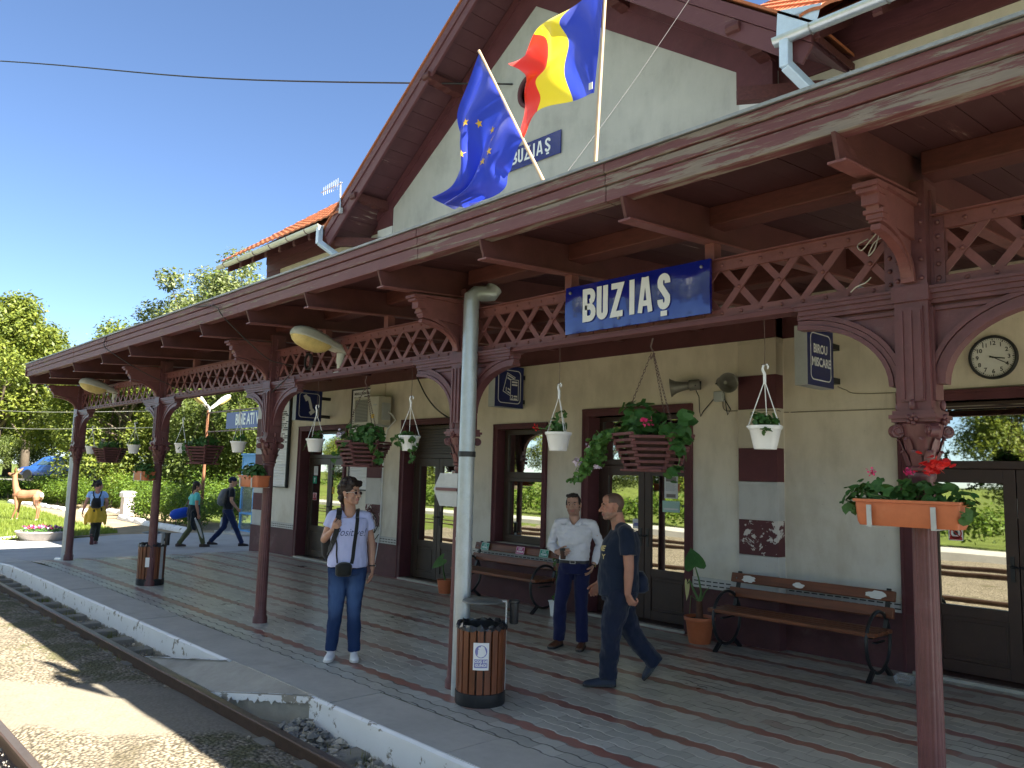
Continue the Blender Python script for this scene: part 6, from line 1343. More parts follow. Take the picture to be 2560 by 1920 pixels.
def person(loc,theta,label,J,skin,voxel=.0048):
    """J: joints in the figure's own frame (x = own right, y = forward)."""
    s=J['hs']; hx,hy,hz=J['head']; nx,ny,nz=J['neck']
    X=M.Translation((hx,hy,hz))@M.Rotation(R(J.get('yaw',0)),4,'Z')@M.Rotation(R(J.get('pitch',0)),4,'X')@M.Rotation(R(J.get('tilt',0)),4,'Y')
    b=MB(); head_prims(b,X,s,J.get('fem'),J.get('chub',0))
    nr=J.get('nr',.055); limb(b,[(nx,ny-.01,nz-.04),(nx*.6+hx*.4,ny*.6+hy*.4-.012,nz+.035),X@V((0,-.028,-.05))],[nr*1.12,nr,nr*.98])
    torso(b,[(x,y,z,a*.80,d*.80) for x,y,z,a,d in J['torso'] if z<nz-.055]); 
    for k in 'RL':
        sh,el,wr=J['sh'+k],J['el'+k],J['wr'+k]; f=J.get('arm',1.0); q=1 if k=='R' else -1
        limb(b,[V(sh),V(sh).lerp(V(el),.5),el],[.046*f,.043*f,.038*f]); limb(b,[el,V(el).lerp(V(wr),.35),wr],[.037*f,.037*f,.024*f])
        d,pn,th,cu=J['hand'+k]; hand(b,wr,d,pn,th,cu,J.get('hand',.95))
        hp,kn,an=J['hip'+k],J['kn'+k],J['an'+k]; limb(b,[hp,V(hp).lerp(V(kn),.5),kn],[.075,.062,.048]); limb(b,[kn,V(kn).lerp(V(an),.35),an],[.047,.045,.032])
    Xi=X.inverted()
    def zone(c):
        out=np.zeros(len(c),dtype=np.int32); Mx=np.array(Xi); l=(c@Mx[:3,:3].T+Mx[:3,3])/s
        lip=(np.abs(l[:,0])<.024)&(l[:,1]>.074)&(l[:,2]<-.0545)&(l[:,2]>-.0755); out[lip]=1
        st=J.get('stubble')
        if st is not None:
            hairz=(l[:,2]>.035)&(l[:,1]<.045+.5*(l[:,2]-.035)*0)&(l[:,2]-.9*l[:,1]>-.01)|((l[:,1]<-.02)&(l[:,2]>-.045)&(np.linalg.norm(l[:,:2],axis=1)>.055)&(np.abs(l[:,0])<.0775)); beard=(l[:,2]<-.045)&(l[:,1]>-.015)&(l[:,2]>-.125)&(~lip)&(np.linalg.norm(l,axis=1)<.14)
            out[hairz&(l[:,2]>-.06)]=2; 
            if st>1: out[beard]=3
        return out
    mats=[skin,m_lip,J.get('hairmat',m_hairb),J.get('beardmat',skin)]
    o=remesh('person',b,voxel,mats,None,2,zone=zone); o.location=loc; o.rotation_euler=(0,0,theta); tag(o,label,'person'); J['X']=X
    eyes(o,X,s); return o
def clothes_top(root,name,J,mat,sleeve,hem,puff=1.0,wr=(.010,(10,10,6)),voxel=.006,collar=False,hemdrop=0,tight=.014):
    b=MB(); R_=[r for r in J['torso'] if r[2]>=hem-.001]
    zs=sorted(R_,key=lambda r:r[2]); low=zs[0]; 
    if low[2]>hem+.005: zs=[(low[0],low[1],hem,low[3]*1.0,low[4]*1.0)]+zs
    torso(b,[(x,y,z,a+tight*.7,d+tight*.7) for x,y,z,a,d in zs if z<J['neck'][2]-.02]+([] ))
    nx,ny,nz=J['neck']; 
    for k in 'RL':
        sh,el,w_=V(J['sh'+k]),V(J['el'+k]),V(J['wr'+k]); f=J.get('arm',1)*puff; q=1 if k=='R' else -1
        b.tube([V((nx+q*.052,ny-.012,nz-.030)),V((nx,ny-.01,nz-.05)).lerp(sh,.55)+V((0,0,.004)),sh],[.046*f,.060*f,.060*f],14); b.ball(V((nx,ny-.01,nz-.07)).lerp(sh,.5)+V((0,0,-.02)),(.075*f,.072*f,.065*f),14,9)
        if sleeve<=1:
            e=sh.lerp(el,sleeve); b.ball(sh,.058*f,14,9); b.tube([sh,sh.lerp(e,.5),e],[.058*f,.060*f,.061*f],16)
        else:
            b.ball(sh,.057*f,14,9); b.tube([sh,sh.lerp(el,.5),el],[.056*f,.052*f,.049*f],16); b.ball(el,.049*f,14,9); e=el.lerp(w_,sleeve-1); b.tube([el,el.lerp(e,.4),e],[.049*f,.047*f,.034*f],16)
    o=remesh(name,b,voxel,mat,root,6,wrinkle=wr); return o
def clothes_legs(root,J,mat,waist,hem_r=.062,thigh=.094,knee=.068,voxel=.006,wr=(.009,(9,9,8)),name='trousers',stack=.0):
    b=MB(); R_=sorted([r for r in J['torso'] if r[2]<=waist+.001],key=lambda r:r[2]); torso(b,[(x,y,z,a+.012,d+.012) for x,y,z,a,d in R_])
    for k in 'RL':
        hp,kn,an=V(J['hip'+k]),V(J['kn'+k]),V(J['an'+k]); b.ball(hp,thigh,16,10); b.tube([hp+V((0,0,.0)),hp.lerp(kn,.45),kn],[thigh,thigh*.90,knee],18); b.ball(kn,knee,16,10); d=(an-kn).normalized(); e=an+d*.015; b.tube([kn,kn.lerp(e,.4),e],[knee,(knee+hem_r)/2,hem_r],18)
    return remesh(name,b,voxel,mat,root,2,wrinkle=wr)
def shoe(root,an,toe,heel,mat,sole,w_=.044,h=.075,name='shoe'):
    an,toe,heel=V(an),V(toe),V(heel); d=(toe-heel); L=d.length; d.normalize(); sd=d.cross(V((0,0,1))).normalized(); u=sd.cross(d)
    m=MB(); rings=[]
    for t,a,hh in ((0,.55,.05),(.06,.72,.062),(.2,.78,.078),(.36,.80,.075),(.5,.92,.058),(.68,1.02,.046),(.85,.92,.036),(.95,.62,.026),(1,.2,.012)):
        c=heel+d*(L*t); rings.append([c+sd*(w_*a*cos(2*pi*j/16))+u*(.016+(hh*h/.075)*max(0,sin(2*pi*j/16))**.8 -(.006 if sin(2*pi*j/16)<0 else 0)) for j in range(16)])
    m.loft(rings); limb(m,[an+V((0,0,.03)),an.lerp(heel+d*L*.22+u*.05,.8)],[.040,.040],12)
    o=remesh(name,m,.005,mat,root,2)
    s=MB(); rings=[]
    for t,a in ((0,.5),(.05,.78),(.2,.86),(.36,.82),(.5,.95),(.68,1.08),(.85,.98),(.95,.68),(1.01,.2)):
        c=heel+d*(L*t); rings.append([c-sd*w_*a+u*.0,c+sd*w_*a+u*.0,c+sd*w_*a+u*.022,c-sd*w_*a+u*.022])
    s.loft(rings); obj('sole',s,sole,o,world=False,bevel=.004); return o
def project(root,name,target,txt,size,at,mat,dirv,right,upv=(0,0,1),off=.003,**k):
    bv=BVHTree.FromPolygons([tuple(v.co) for v in target.data.vertices],[tuple(p.vertices) for p in target.data.polygons])
    vs,fs=text_mesh(txt,size,thick=0,**k); me=bpy.data.meshes.new('t'); me.from_pydata(vs,[],fs); bm=bmesh.new(); bm.from_mesh(me); bmesh.ops.triangulate(bm,faces=bm.faces)
    for _ in range(2): bmesh.ops.subdivide_edges(bm,edges=[e for e in bm.edges if e.calc_length()>size*.12],cuts=1)
    d=V(dirv).normalized(); r=V(right).normalized(); u=V(upv)
    for v in bm.verts:
        o_=V(at)+r*v.co.x+u*v.co.y-d*.5; h=bv.ray_cast(o_,d); v.co=(h[0] if h[0] else o_+d*.5)-d*off
    bm.to_mesh(me); bm.free(); me.materials.append(mat); me.name=name; return link(name,me,root)
def strap(root,name,target,pts,w_,mat,toward,off=.006,th=.003):   # flat strap laid on clothing
    bv=BVHTree.FromPolygons([tuple(v.co) for v in target.data.vertices],[tuple(p.vertices) for p in target.data.polygons]) if target else None
    Q=[crspline(pts,i/28) for i in range(29)]; N_=[]
    for i,p in enumerate(Q):
        n=V((0,1,0))
        if bv:
            h=bv.find_nearest(p)
            if h[0] is not None: n=(p-h[0]); n=h[1]; p=h[0]+n*off
        Q[i]=p; N_.append(n)
    m=MB(); rings=[]
    for i,p in enumerate(Q):
        t=(Q[min(i+1,28)]-Q[max(i-1,0)]).normalized(); s_=t.cross(N_[i]).normalized(); n=s_.cross(t)*-1
        rings.append([p-s_*w_/2,p+s_*w_/2,p+s_*w_/2+N_[i]*th,p-s_*w_/2+N_[i]*th])
    m.loft(rings); return obj(name,m,mat,root,world=False)
def fabric(name,c,rough=.8,sc=300,amt=.2,sheen=.2):
    b=NB(name); p=b.objco(); n=b.noise(p,4,4,.6); f=b.noise(p,sc,2); b.bump(b.m('ADD',b.m('MULTIPLY',n,.7),b.m('MULTIPLY',f,.3)),.25,.004)
    return b.fin(b.mix(n,tuple(x*(1-amt) for x in c),tuple(min(1,x*(1+amt)) for x in c)),rough,spec=.2,Sheen_Weight=sheen)
def denim(name,c):
    b=NB(name); p=b.objco(); x,y,z=b.sep(p); n=b.noise(p,5,5,.6); k=b.m('MULTIPLY',b.step(b.m('ADD',y,b.m('MULTIPLY',b.m('SUBTRACT',n,.5),.10)),.035,.085),b.step(b.m('ABSOLUTE',b.m('SUBTRACT',z,.60)),.30,.05))
    return b.fin(b.mix(b.m('ADD',b.m('MULTIPLY',k,.75),b.m('MULTIPLY',n,.2)),c,(.055,.105,.235)),.85,spec=.2)
T_=lambda *a: a
# ---- woman in the pale blue tee
JW=dict(hs=.985,head=(0,.035,1.572),neck=(0,.0,1.405),yaw=52,pitch=4,tilt=-2,fem=True,nr=.052,arm=.93,hand=.90,
 torso=[(0,0,.80,.150,.112),(0,0,.86,.172,.125),(0,0,.94,.170,.120),(0,.01,1.02,.155,.112),(0,.012,1.10,.150,.112),(0,.015,1.20,.160,.125),(0,.005,1.28,.165,.115),(0,-.005,1.34,.160,.088),(0,-.01,1.385,.110,.062),(0,-.01,1.41,.06,.05)],
 shR=(.158,-.005,1.345),elR=(.235,-.02,1.125),wrR=(.155,.115,1.225),shL=(-.158,-.005,1.345),elL=(-.222,-.02,1.085),wrL=(-.235,.03,.862),
 handR=(T_(-.45,.35,.55),T_(-.3,-.9,.2),T_(-.55,-.1,.8),.75),handL=(T_(-.02,.10,-1),T_(1,.1,0),T_(0,1,.1),.30),
 hipR=(.088,0,.845),knR=(.092,.02,.49),anR=(.118,-.02,.10),hipL=(-.088,0,.845),knL=(-.078,.025,.49),anL=(-.098,-.01,.095))
sk1=skinmat('skin_tan',(.42,.235,.165)); wpos=(-6.835,4.235,0); wth=R(-121.8)
wm=person(wpos,wth,'person in pale blue tee and jeans with sunglasses, holding a backpack strap, head turned aside',JW,sk1)
tee=clothes_top(wm,'tee_shirt',JW,fabric('pale_blue_jersey',(.44,.47,.72)),.46,.875,1.08,tight=.030)
jn=clothes_legs(wm,JW,denim('blue_denim',(.010,.026,.085)),.93,.058,.100,.070,name='jeans')
m_shoew=plain('white_trainer',(.74,.75,.78),.5); m_shoes=plain('white_sole',(.62,.60,.58),.6)
shoe(wm,(.118,-.02,.10),(.150,.145,.004),(.105,-.085,.004),m_shoew,m_shoes); shoe(wm,(-.098,-.01,.095),(-.108,.175,.004),(-.096,-.075,.004),m_shoew,m_shoes)
hb=MB(); X=JW['X']; rr=random.Random(5)
hb.ball(X@V((0,-.028,.058)),(.096,.104,.096),18,12,X.to_3x3())
for k in range(150):
    a=rr.uniform(0,6.28); e=rr.uniform(-.75,1.5); d=V((cos(a)*cos(e),sin(a)*cos(e),sin(e)))
    if d.y>.25 and d.z<.55: continue
    if d.y>-.25 and d.z<.12 : continue
    hb.ball(X@(V((0,-.026,.045))+V((d.x*.096,d.y*.106,d.z*.104))),rr.uniform(.014,.024),8,6)
for k in range(9): hb.ball(X@V((-.055+.014*k,.066+.010*sin(k*1.7),.088+.012*cos(k*2.1))),rr.uniform(.018,.026),8,6)
for k in range(26): hb.ball(X@V((rr.uniform(-.055,.055),rr.uniform(-.105,-.065),rr.uniform(-.085,-.0))),rr.uniform(.018,.028),8,6)
remesh('hair',hb,.007,m_hairw,wm,1,wrinkle=(.004,(70,70,70)))
g=MB(); Xg=X
for q in (-1,1):
    pts=[V((q*.030+.0225*cos(u),.0925-.014*abs(cos(u)*.5+.5*q*cos(u)) ,.000+.0165*sin(u))) for u in [2*pi*k/18 for k in range(18)]]
    g.mi=0; n=len(g.v); g.add([Xg@p for p in pts]+[Xg@(p+V((0,.003,0))) for p in pts],[tuple(range(18)),tuple(range(35,17,-1))]+[(k,(k+1)%18,18+(k+1)%18,18+k) for k in range(18)])
    g.mi=1; g.tube([Xg@(p+V((0,.001,0))) for p in pts],.0022,6,closed=True); g.tube([Xg@V((q*.0525,.080,.006)),Xg@V((q*.076,.04,.008)),Xg@V((q*.083,-.02,.004))],.003,6)
g.tube([Xg@V((-.008,.098,.003)),Xg@V((.008,.098,.003))],.0024,6)
obj('sunglasses',g,[plain('tinted_lens',(.06,.025,.03),.08),plain('pale_frame',(.55,.50,.46),.3,.5)],wm,world=False,recalc=True)
e=MB(); e.ball(X@V((.083,-.005,-.040)),.0055,8,6); e.ball(X@V((-.083,-.005,-.040)),.0055,8,6); obj('earring',e,plain('pearl',(.75,.72,.66),.2),wm,world=False,smooth=True)
e=MB(); wv=V((-.233,.022,.885)); e.tube([wv+V((.030*cos(u),.028*sin(u),0)) for u in [2*pi*k/16 for k in range(16)]],.007,6,closed=True); e.mi=1; e.ball(wv+V((-.030,.008,0)),(.006,.013,.013),10,6); obj('wristwatch',e,[m_black,m_steel],wm,world=False,smooth=True)
project(wm,'shirt_lettering',tee,'Positive!',.105,(-.01,0,1.205),plain('navy_print',(.03,.045,.16),.7),(0,-1,0),(-1,0,0),shear=.35,bold=-.0006,sx=.80)
bpk=thing('backpack',wpos,'black backpack worn on one shoulder of the woman in pale blue','backpack',rz=wth)
b=MB(); torso(b,[(.12,-.19,.90,.09,.055),(.13,-.20,.96,.125,.075),(.135,-.20,1.10,.13,.08),(.13,-.19,1.24,.115,.07),(.12,-.18,1.32,.07,.045)]); m_bagblk=fabric('black_bag_nylon',(.010,.010,.012),.6); obj('bag_body',b,m_bagblk,bpk,world=False,smooth='all')
strap(bpk,'shoulder_strap',tee,[(.115,-.10,1.38),(.105,-.04,1.42),(.105,.05,1.37),(.110,.11,1.28),(.115,.13,1.20),(.150,.09,1.08),(.17,.0,.99)],.052,m_bagblk,None,.008,.010)
bag=thing('shoulder_bag',wpos,'small black camera bag hung from the neck of the woman in pale blue','bag',rz=wth)
b=MB(); torso(b,[(.035,.185,.800,.055,.030),(.035,.188,.815,.074,.042),(.035,.188,.90,.078,.046),(.03,.186,.925,.050,.040),(.03,.185,.932,.02,.02)],20); obj('bag_body',b,fabric('black_bag_fabric',(.013,.014,.013),.7),bag,world=False,smooth='all',bevel=.004)
strap(bag,'bag_strap',tee,[(-.055,-.06,1.425),(-.075,.0,1.425),(-.070,.07,1.36),(-.066,.13,1.25),(-.055,.15,1.10),(-.048,.16,.97),(-.040,.18,.915)],.034,m_bagblk,None,.007,.003)
strap(bag,'bag_strap',tee,[(.12,.10,1.20),(.115,.14,1.10),(.112,.14,1.0),(.11,.17,.915)],.014,m_bagblk,None,.006,.003)
# ---- young man in white shirt
JY=dict(hs=.955,head=(.012,.05,1.487),neck=(0,.02,1.335),yaw=-2,pitch=3,tilt=4,nr=.056,arm=1.0,hand=.98,chub=-.003,
 torso=[(0,0,.77,.135,.105),(0,0,.83,.150,.112),(0,0,.90,.148,.108),(0,.01,.98,.148,.105),(0,.015,1.06,.158,.108),(0,.02,1.15,.172,.115),(0,.015,1.23,.176,.108),(0,.01,1.285,.165,.085),(0,.0,1.33,.105,.06),(0,.0,1.35,.06,.05)],
 shR=(.178,.005,1.285),elR=(.262,-.055,1.055),wrR=(.165,.15,.995),shL=(-.180,.0,1.285),elL=(-.262,-.105,1.075),wrL=(-.205,-.015,.87),
 handR=(T_(-.80,.62,.08),T_(-.55,-.75,.0),T_(0,.15,1),.52),handL=(T_(.25,.5,-.85),T_(.9,.1,.2),T_(.1,.9,.4),.30),
 hipR=(.082,0,.815),knR=(.135,.04,.455),anR=(.155,-.02,.085),hipL=(-.082,0,.815),knL=(-.085,.035,.455),anL=(-.095,.0,.09))
sk2=skinmat('skin_fair',(.47,.275,.205)); ypos=(-5.885,6.43,0); yth=R(-146)
JY['beardmat']=skinmat('short_beard',(.34,.19,.14)); JY['stubble']=2; JY['hairmat']=sk2
ym=person(ypos,yth,'person in white shirt and navy trousers holding a coffee cup, beside the bald man',JY,sk2)
shirt=clothes_top(ym,'shirt',JY,fabric('white_shirt_cotton',(.72,.73,.80)),1.93,.885,1.0,wr=(.011,(10,10,17)),tight=.016)
tr=clothes_legs(ym,JY,fabric('navy_suit_cloth',(.007,.011,.060)),.905,.064,.092,.068)
b=MB(); torso(b,[(0,0,.882,.166,.124),(0,0,.912,.166,.124)]); obj('belt',b,m_black,ym,world=False,smooth=True)
b=MB(); 
for a in ((-.03,.03,.880,.886),(-.03,.03,.908,.914),(-.03,-.024,.886,.908),(.024,.03,.886,.908)): b.box(a[0],a[1],.120,.132,a[2],a[3])
obj('belt_buckle',b,m_steel,ym,world=False)
c=MB(); nx,ny,nz=JY['neck']
for q in (-1,1):
    P=[V((0,-.055,nz+.035)),V((q*.05,-.03,nz+.035)),V((q*.062,.02,nz+.015)),V((q*.035,.07,nz-.02)),V((q*.012,.088,nz-.05))]; D_=[V((0,-.07,nz-.01)),V((q*.07,-.045,nz-.01)),V((q*.092,.03,nz-.025)),V((q*.072,.095,nz-.055)),V((q*.02,.098,nz-.062))]
    c.add([p+V((0,ny,0)) for p in P]+[p+V((0,ny,0)) for p in D_],[(k,k+1,6+k,5+k) for k in range(4)])
co=obj('collar',c,fabric('white_collar_cotton',(.74,.75,.82)),ym,world=False,smooth=True); so_=co.modifiers.new('s','SOLIDIFY'); so_.thickness=.004
b=MB(); 
for k in range(6): z=.95+.062*k; 
p=[]
bvS=BVHTree.FromPolygons([tuple(v.co) for v in shirt.data.vertices],[tuple(q.vertices) for q in shirt.data.polygons])
for k in range(7):
    z=.92+.058*k; h=bvS.ray_cast(V((0,.6,z)),V((0,-1,0)))
    if h[0]: b.ball(h[0]+V((0,.001,0)),.005,8,5)
obj('button',b,m_whitep,ym,world=False,smooth=True)
m_brownshoe=plain('brown_leather',(.085,.035,.02),.4)
shoe(ym,(.155,-.02,.085),(.225,.165,.004),(.135,-.075,.004),m_brownshoe,m_black,.043,.07); shoe(ym,(-.095,0,.09),(-.085,.20,.004),(-.097,-.065,.004),m_brownshoe,m_black,.043,.07)
X=JY['X']; s_=JY['hs']; h=MB(); h.ball(X@(V((0,-.024,.048))*s_),tuple(v*s_ for v in (.081,.090,.086)),18,12,X.to_3x3()); h.ball(X@(V((0,.012,.094))*s_),tuple(v*s_ for v in (.060,.068,.042)),16,10,X.to_3x3())
for k in range(16): h.ball(X@(V((-.055+.0073*k,.058+.012*sin(k*2.1),.100+.008*cos(k*1.3)))*s_),.017*s_,8,6)
h.ball(X@(V((0,-.06,-.01))*s_),tuple(v*s_ for v in (.070,.046,.06)),16,10,X.to_3x3())
for q in (-1,1): h.ball(X@(V((q*.072,.012,.03))*s_),tuple(v*s_ for v in (.010,.026,.034)),10,8,X.to_3x3())
remesh('hair',h,.006,m_hairb,ym,1,wrinkle=(.004,(60,60,60)))
e=MB(); wv=V((-.197,.003,.852)); e.tube([wv+V((.030*cos(u),.024*sin(u),.018*sin(u))) for u in [2*pi*k/16 for k in range(16)]],.0075,6,closed=True); e.mi=1; e.ball(wv+V((-.030,.012,.008)),(.008,.016,.016),10,6); obj('wristwatch',e,[m_black,plain('gold_watch',(.5,.36,.14),.3,.9)],ym,world=False,smooth=True)
cup=thing('coffee_cup',ypos,'small brown paper cup with black lid in the hand of the man in white','cup',rz=yth)
cc=V((.094,.178,.985)); c=MB(); c.lathe([(.001,-.055),(.027,-.055),(.036,.035),(.001,.035)],20,cc); obj('cup_body',c,plain('brown_paper_cup',(.055,.018,.012),.4),cup,world=False,smooth=True)
c=MB(); c.lathe([(.001,.035),(.039,.034),(.039,.044),(.034,.056),(.001,.056)],20,cc); obj('lid',c,m_black,cup,world=False,smooth=True)
# ---- heavier man walking left in dark tee
JB=dict(hs=1.03,head=(-.01,.055,1.530),neck=(0,-.005,1.372),yaw=6,pitch=-2,nr=.062,arm=1.14,hand=1.05,chub=.006,stubble=2,
 torso=[(0,-.01,.72,.150,.135),(0,-.005,.80,.172,.158),(0,.0,.88,.178,.163),(0,.0,.97,.178,.168),(0,-.005,1.06,.180,.165),(0,-.015,1.16,.190,.158),(0,-.03,1.25,.195,.140),(0,-.045,1.32,.180,.108),(0,-.035,1.37,.12,.08),(0,-.025,1.40,.07,.06)],
 shR=(.190,-.05,1.305),elR=(.228,.02,1.03),wrR=(.205,.14,.84),shL=(-.190,-.05,1.305),elL=(-.232,-.065,1.015),wrL=(-.225,-.055,.80),
 handR=(T_(-.1,.5,-.85),T_(-1,0,.1),T_(0,.8,.4),.5),handL=(T_(.0,-.45,-.9),T_(.6,-.6,.1),T_(.35,.8,-.3),.85),
 hipR=(.092,-.02,.77),knR=(.092,-.135,.43),anR=(.092,-.345,.175),hipL=(-.092,.0,.77),knL=(-.095,.075,.42),anL=(-.098,.085,.085))
sk3=skinmat('skin_ruddy',(.44,.215,.15)); JB['hairmat']=skinmat('grey_brown_stubble',(.14,.085,.065)); JB['beardmat']=skinmat('grey_beard_shadow',(.34,.20,.15))
bpos=(-4.635,5.635,0); bth=R(137.1)
bm_=person(bpos,bth,'person with shaved head in dark tee and trousers, striding past the man in white',JB,sk3)
m_navy=fabric('dark_navy_jersey',(.009,.017,.040)); tb_=clothes_top(bm_,'tee_shirt',JB,m_navy,.62,.765,1.12,wr=(.014,(8,8,7)),tight=.016)
clothes_legs(bm_,JB,fabric('dark_navy_cotton',(.009,.015,.038)),.84,.076,.118,.088,wr=(.016,(9,9,9)))
m_navyshoe=plain('navy_canvas',(.012,.022,.048),.7)
shoe(bm_,(-.098,.085,.085),(-.105,.305,.006),(-.098,.02,.006),m_navyshoe,m_black,.048,.072); shoe(bm_,(.092,-.345,.175),(.095,-.255,.012),(.092,-.415,.215),m_navyshoe,m_black,.046,.072)
project(bm_,'shirt_lettering',tb_,'ME',.062,(-.055,0,1.17),plain('yellow_print_shirt',(.62,.50,.22),.7),(.2,-.98,0),(-.98,-.2,0),bold=.003); project(bm_,'shirt_lettering',tb_,'Y',.055,(-.075,0,1.10),plain('yellow_print_shirt2',(.62,.50,.22),.7),(.3,-.95,0),(-.95,-.3,0),bold=.003)
hb_=thing('waist_bag',bpos,'dark bag carried on the back hip of the man with shaved head','bag',rz=bth)
b=MB(); torso(b,[(.08,-.205,.775,.05,.045),(.08,-.215,.80,.085,.07),(.08,-.215,.90,.09,.065),(.08,-.20,.96,.05,.04)],20); obj('bag_body',b,fabric('navy_bag',(.010,.018,.045),.6),hb_,world=False,smooth='all')
strap(hb_,'bag_strap',tb_,[(.08,-.21,.95),(.05,-.2,1.15),(-.02,-.17,1.3),(-.08,-.11,1.385)],.03,m_navy,None,.006,.003)
# ---- three walkers further along the platform
def walker(loc,th,label,J,skin,top,leg,shoem,sleeve,hem,hairm,hair,waist=.9):
    o=person(loc,th,label,J,skin,.010); t=clothes_top(o,'tee_shirt',J,top,sleeve,hem,1.06,voxel=.011); clothes_legs(o,J,leg,waist,.058,.095,.068,voxel=.011)
    for k in 'RL':
        a=V(J['an'+k]); fd=J.get('ft'+k,(0,1,0)); d=V(fd).normalized(); zz=.006-(a.z-.09)*0
        shoe(o,a,a+d*.17+V((0,0,-.085+max(0,0))),a-d*.085+V((0,0,-.085-d.z*.02)),shoem,shoem,.042,.07)
    X=J['X']; h=MB(); hair(h,X); remesh('hair',h,.010,hairm,o,1,wrinkle=(.005,(50,50,50))); return o,t
base_t=[(0,0,.74,.135,.105),(0,0,.82,.160,.118),(0,0,.90,.152,.108),(0,.01,.98,.140,.10),(0,.012,1.08,.148,.105),(0,.01,1.18,.158,.11),(0,0,1.24,.155,.09),(0,-.005,1.28,.10,.06),(0,-.005,1.30,.055,.05)]
J1=dict(hs=.93,head=(.01,.02,1.43),neck=(0,0,1.285),yaw=-62,pitch=0,torso=base_t,shR=(.160,0,1.235),elR=(.225,-.02,1.02),wrR=(.20,.08,.85),shL=(-.160,0,1.235),elL=(-.235,-.02,1.03),wrL=(-.30,.02,.80),handR=(T_(-.2,.5,-.7),T_(-1,0,0),T_(0,1,.3),.4),handL=(T_(-.15,.05,-1),T_(1,0,0),T_(0,1,0),.3),
 hipR=(.08,0,.78),knR=(.06,.06,.44),anR=(.03,.10,.085),hipL=(-.08,0,.78),knL=(-.03,.02,.42),anL=(-.03,-.20,.20),ftL=(0,.45,-.75))
w1=(-21.65,6.17,-.15); th1=R(68)
def hair1(h,X):
    h.ball(X@V((0,-.02,.05)),(.088,.10,.095),16,10); rr=random.Random(2)
    for k in range(60): h.ball(X@V((rr.gauss(0,.045),-.05+rr.gauss(0,.045),.045+rr.gauss(0,.055))),.03,8,5)
p1,t1=walker(w1,th1,'person in pale blue top with yellow jacket round the waist, walking away',J1,sk3,fabric('pale_blue_top',(.30,.48,.80)),fabric('olive_black_cotton',(.025,.03,.022)),plain('dark_red_trainer',(.12,.04,.045),.6),.5,.86,m_hairb,hair1)
jk=thing('jacket',w1,'mustard yellow jacket tied around the waist of the walker in pale blue','jacket',rz=th1)
b=MB(); torso(b,[(0,-.02,.54,.215,.145),(0,-.01,.62,.205,.145),(0,0,.75,.19,.14),(0,0,.86,.175,.13),(0,0,.93,.165,.12)]); 
for q in (-1,1): limb(b,[(q*.15,.05,.9),(q*.20,-.02,.70),(q*.215,-.04,.50)],[.045,.045,.04])
m_mus=fabric('mustard_cloth',(.52,.33,.03)); remesh('jacket_cloth',b,.012,m_mus,jk,1,wrinkle=(.02,(9,9,4)))
bk_=thing('backpack',w1,'small black backpack on the back of the walker in pale blue','backpack',rz=th1)
b=MB(); torso(b,[(.0,-.15,.88,.085,.05),(.0,-.165,.92,.115,.065),(0,-.165,1.03,.11,.065),(0,-.15,1.13,.085,.05)]); obj('bag_body',b,m_bagblk,bk_,world=False,smooth='all')
for q in (-1,1): strap(bk_,'shoulder_strap',t1,[(q*.05,-.13,1.12),(q*.08,-.10,1.22),(q*.09,-.04,1.29)],.028,m_bagblk,None,.008,.006)
J2=dict(hs=.96,head=(0,.055,1.47),neck=(0,.03,1.325),yaw=-12,torso=[(x,y+.02*(z-.9)*2,z*1.03,a,b_) for x,y,z,a,b_ in base_t],shR=(.165,.02,1.27),elR=(.22,.0,1.04),wrR=(.215,.06,.80),shL=(-.165,.02,1.27),elL=(-.23,-.06,1.05),wrL=(-.22,.10,.92),handR=(T_(0,.2,-1),T_(-1,0,0),T_(0,1,0),.5),handL=(T_(.1,.4,-.8),T_(1,0,0),T_(0,1,0),.5),
 hipR=(.08,0,.80),knR=(.08,.14,.46),anR=(.08,.26,.09),hipL=(-.08,0,.80),knL=(-.08,-.03,.43),anL=(-.08,-.26,.10))
w2=(-19.95,7.9,-.15); th2=R(-5)
def hair2(h,X):
    h.ball(X@V((0,-.02,.045)),(.086,.10,.092),16,10); h.ball(X@V((0,-.05,-.03)),(.07,.06,.07),14,9); limb(h,[X@V((0,-.09,-.02)),X@V((0,-.10,-.13))],[.035,.02])
p2,t2=walker(w2,th2,'person in turquoise top and olive trousers carrying bags, walking right',J2,sk3,fabric('turquoise_jersey',(.10,.50,.50)),fabric('olive_cotton',(.085,.095,.045)),plain('brown_hiking_shoe',(.07,.05,.045),.8),.6,.98,m_hairw,hair2)
b_=thing('sports_bag',w2,'bright blue sports bag slung behind the walker in turquoise','bag',rz=th2)
b=MB(); b.capsule([(-.24,-.36,.78),(-.24,-.10,.84)],[.125,.125],14); obj('bag_body',b,fabric('bright_blue_nylon',(.010,.07,.50),.6),b_,world=False,smooth='all'); strap(b_,'bag_strap',None,[(-.24,-.16,.94),(-.20,-.08,1.12),(-.10,-.04,1.30),(-.03,.03,1.33)],.045,m_bagblk,None)
b_=thing('jacket',w2,'dark jacket tied round the waist of the walker in turquoise','jacket',rz=th2)
b=MB(); torso(b,[(.05,0,.66,.16,.14),(0,0,.80,.19,.15),(0,.01,.92,.175,.135),(0,.015,1.03,.16,.125)]); limb(b,[(.15,-.05,.85),(.20,-.06,.62),(.20,-.02,.46)],[.06,.06,.05]); remesh('jacket_cloth',b,.012,fabric('black_green_cloth',(.012,.018,.024)),b_,1,wrinkle=(.018,(10,10,6)))
b_=thing('umbrella',w2,'folded pale umbrella hanging at the hip of the walker in turquoise','umbrella',rz=th2)
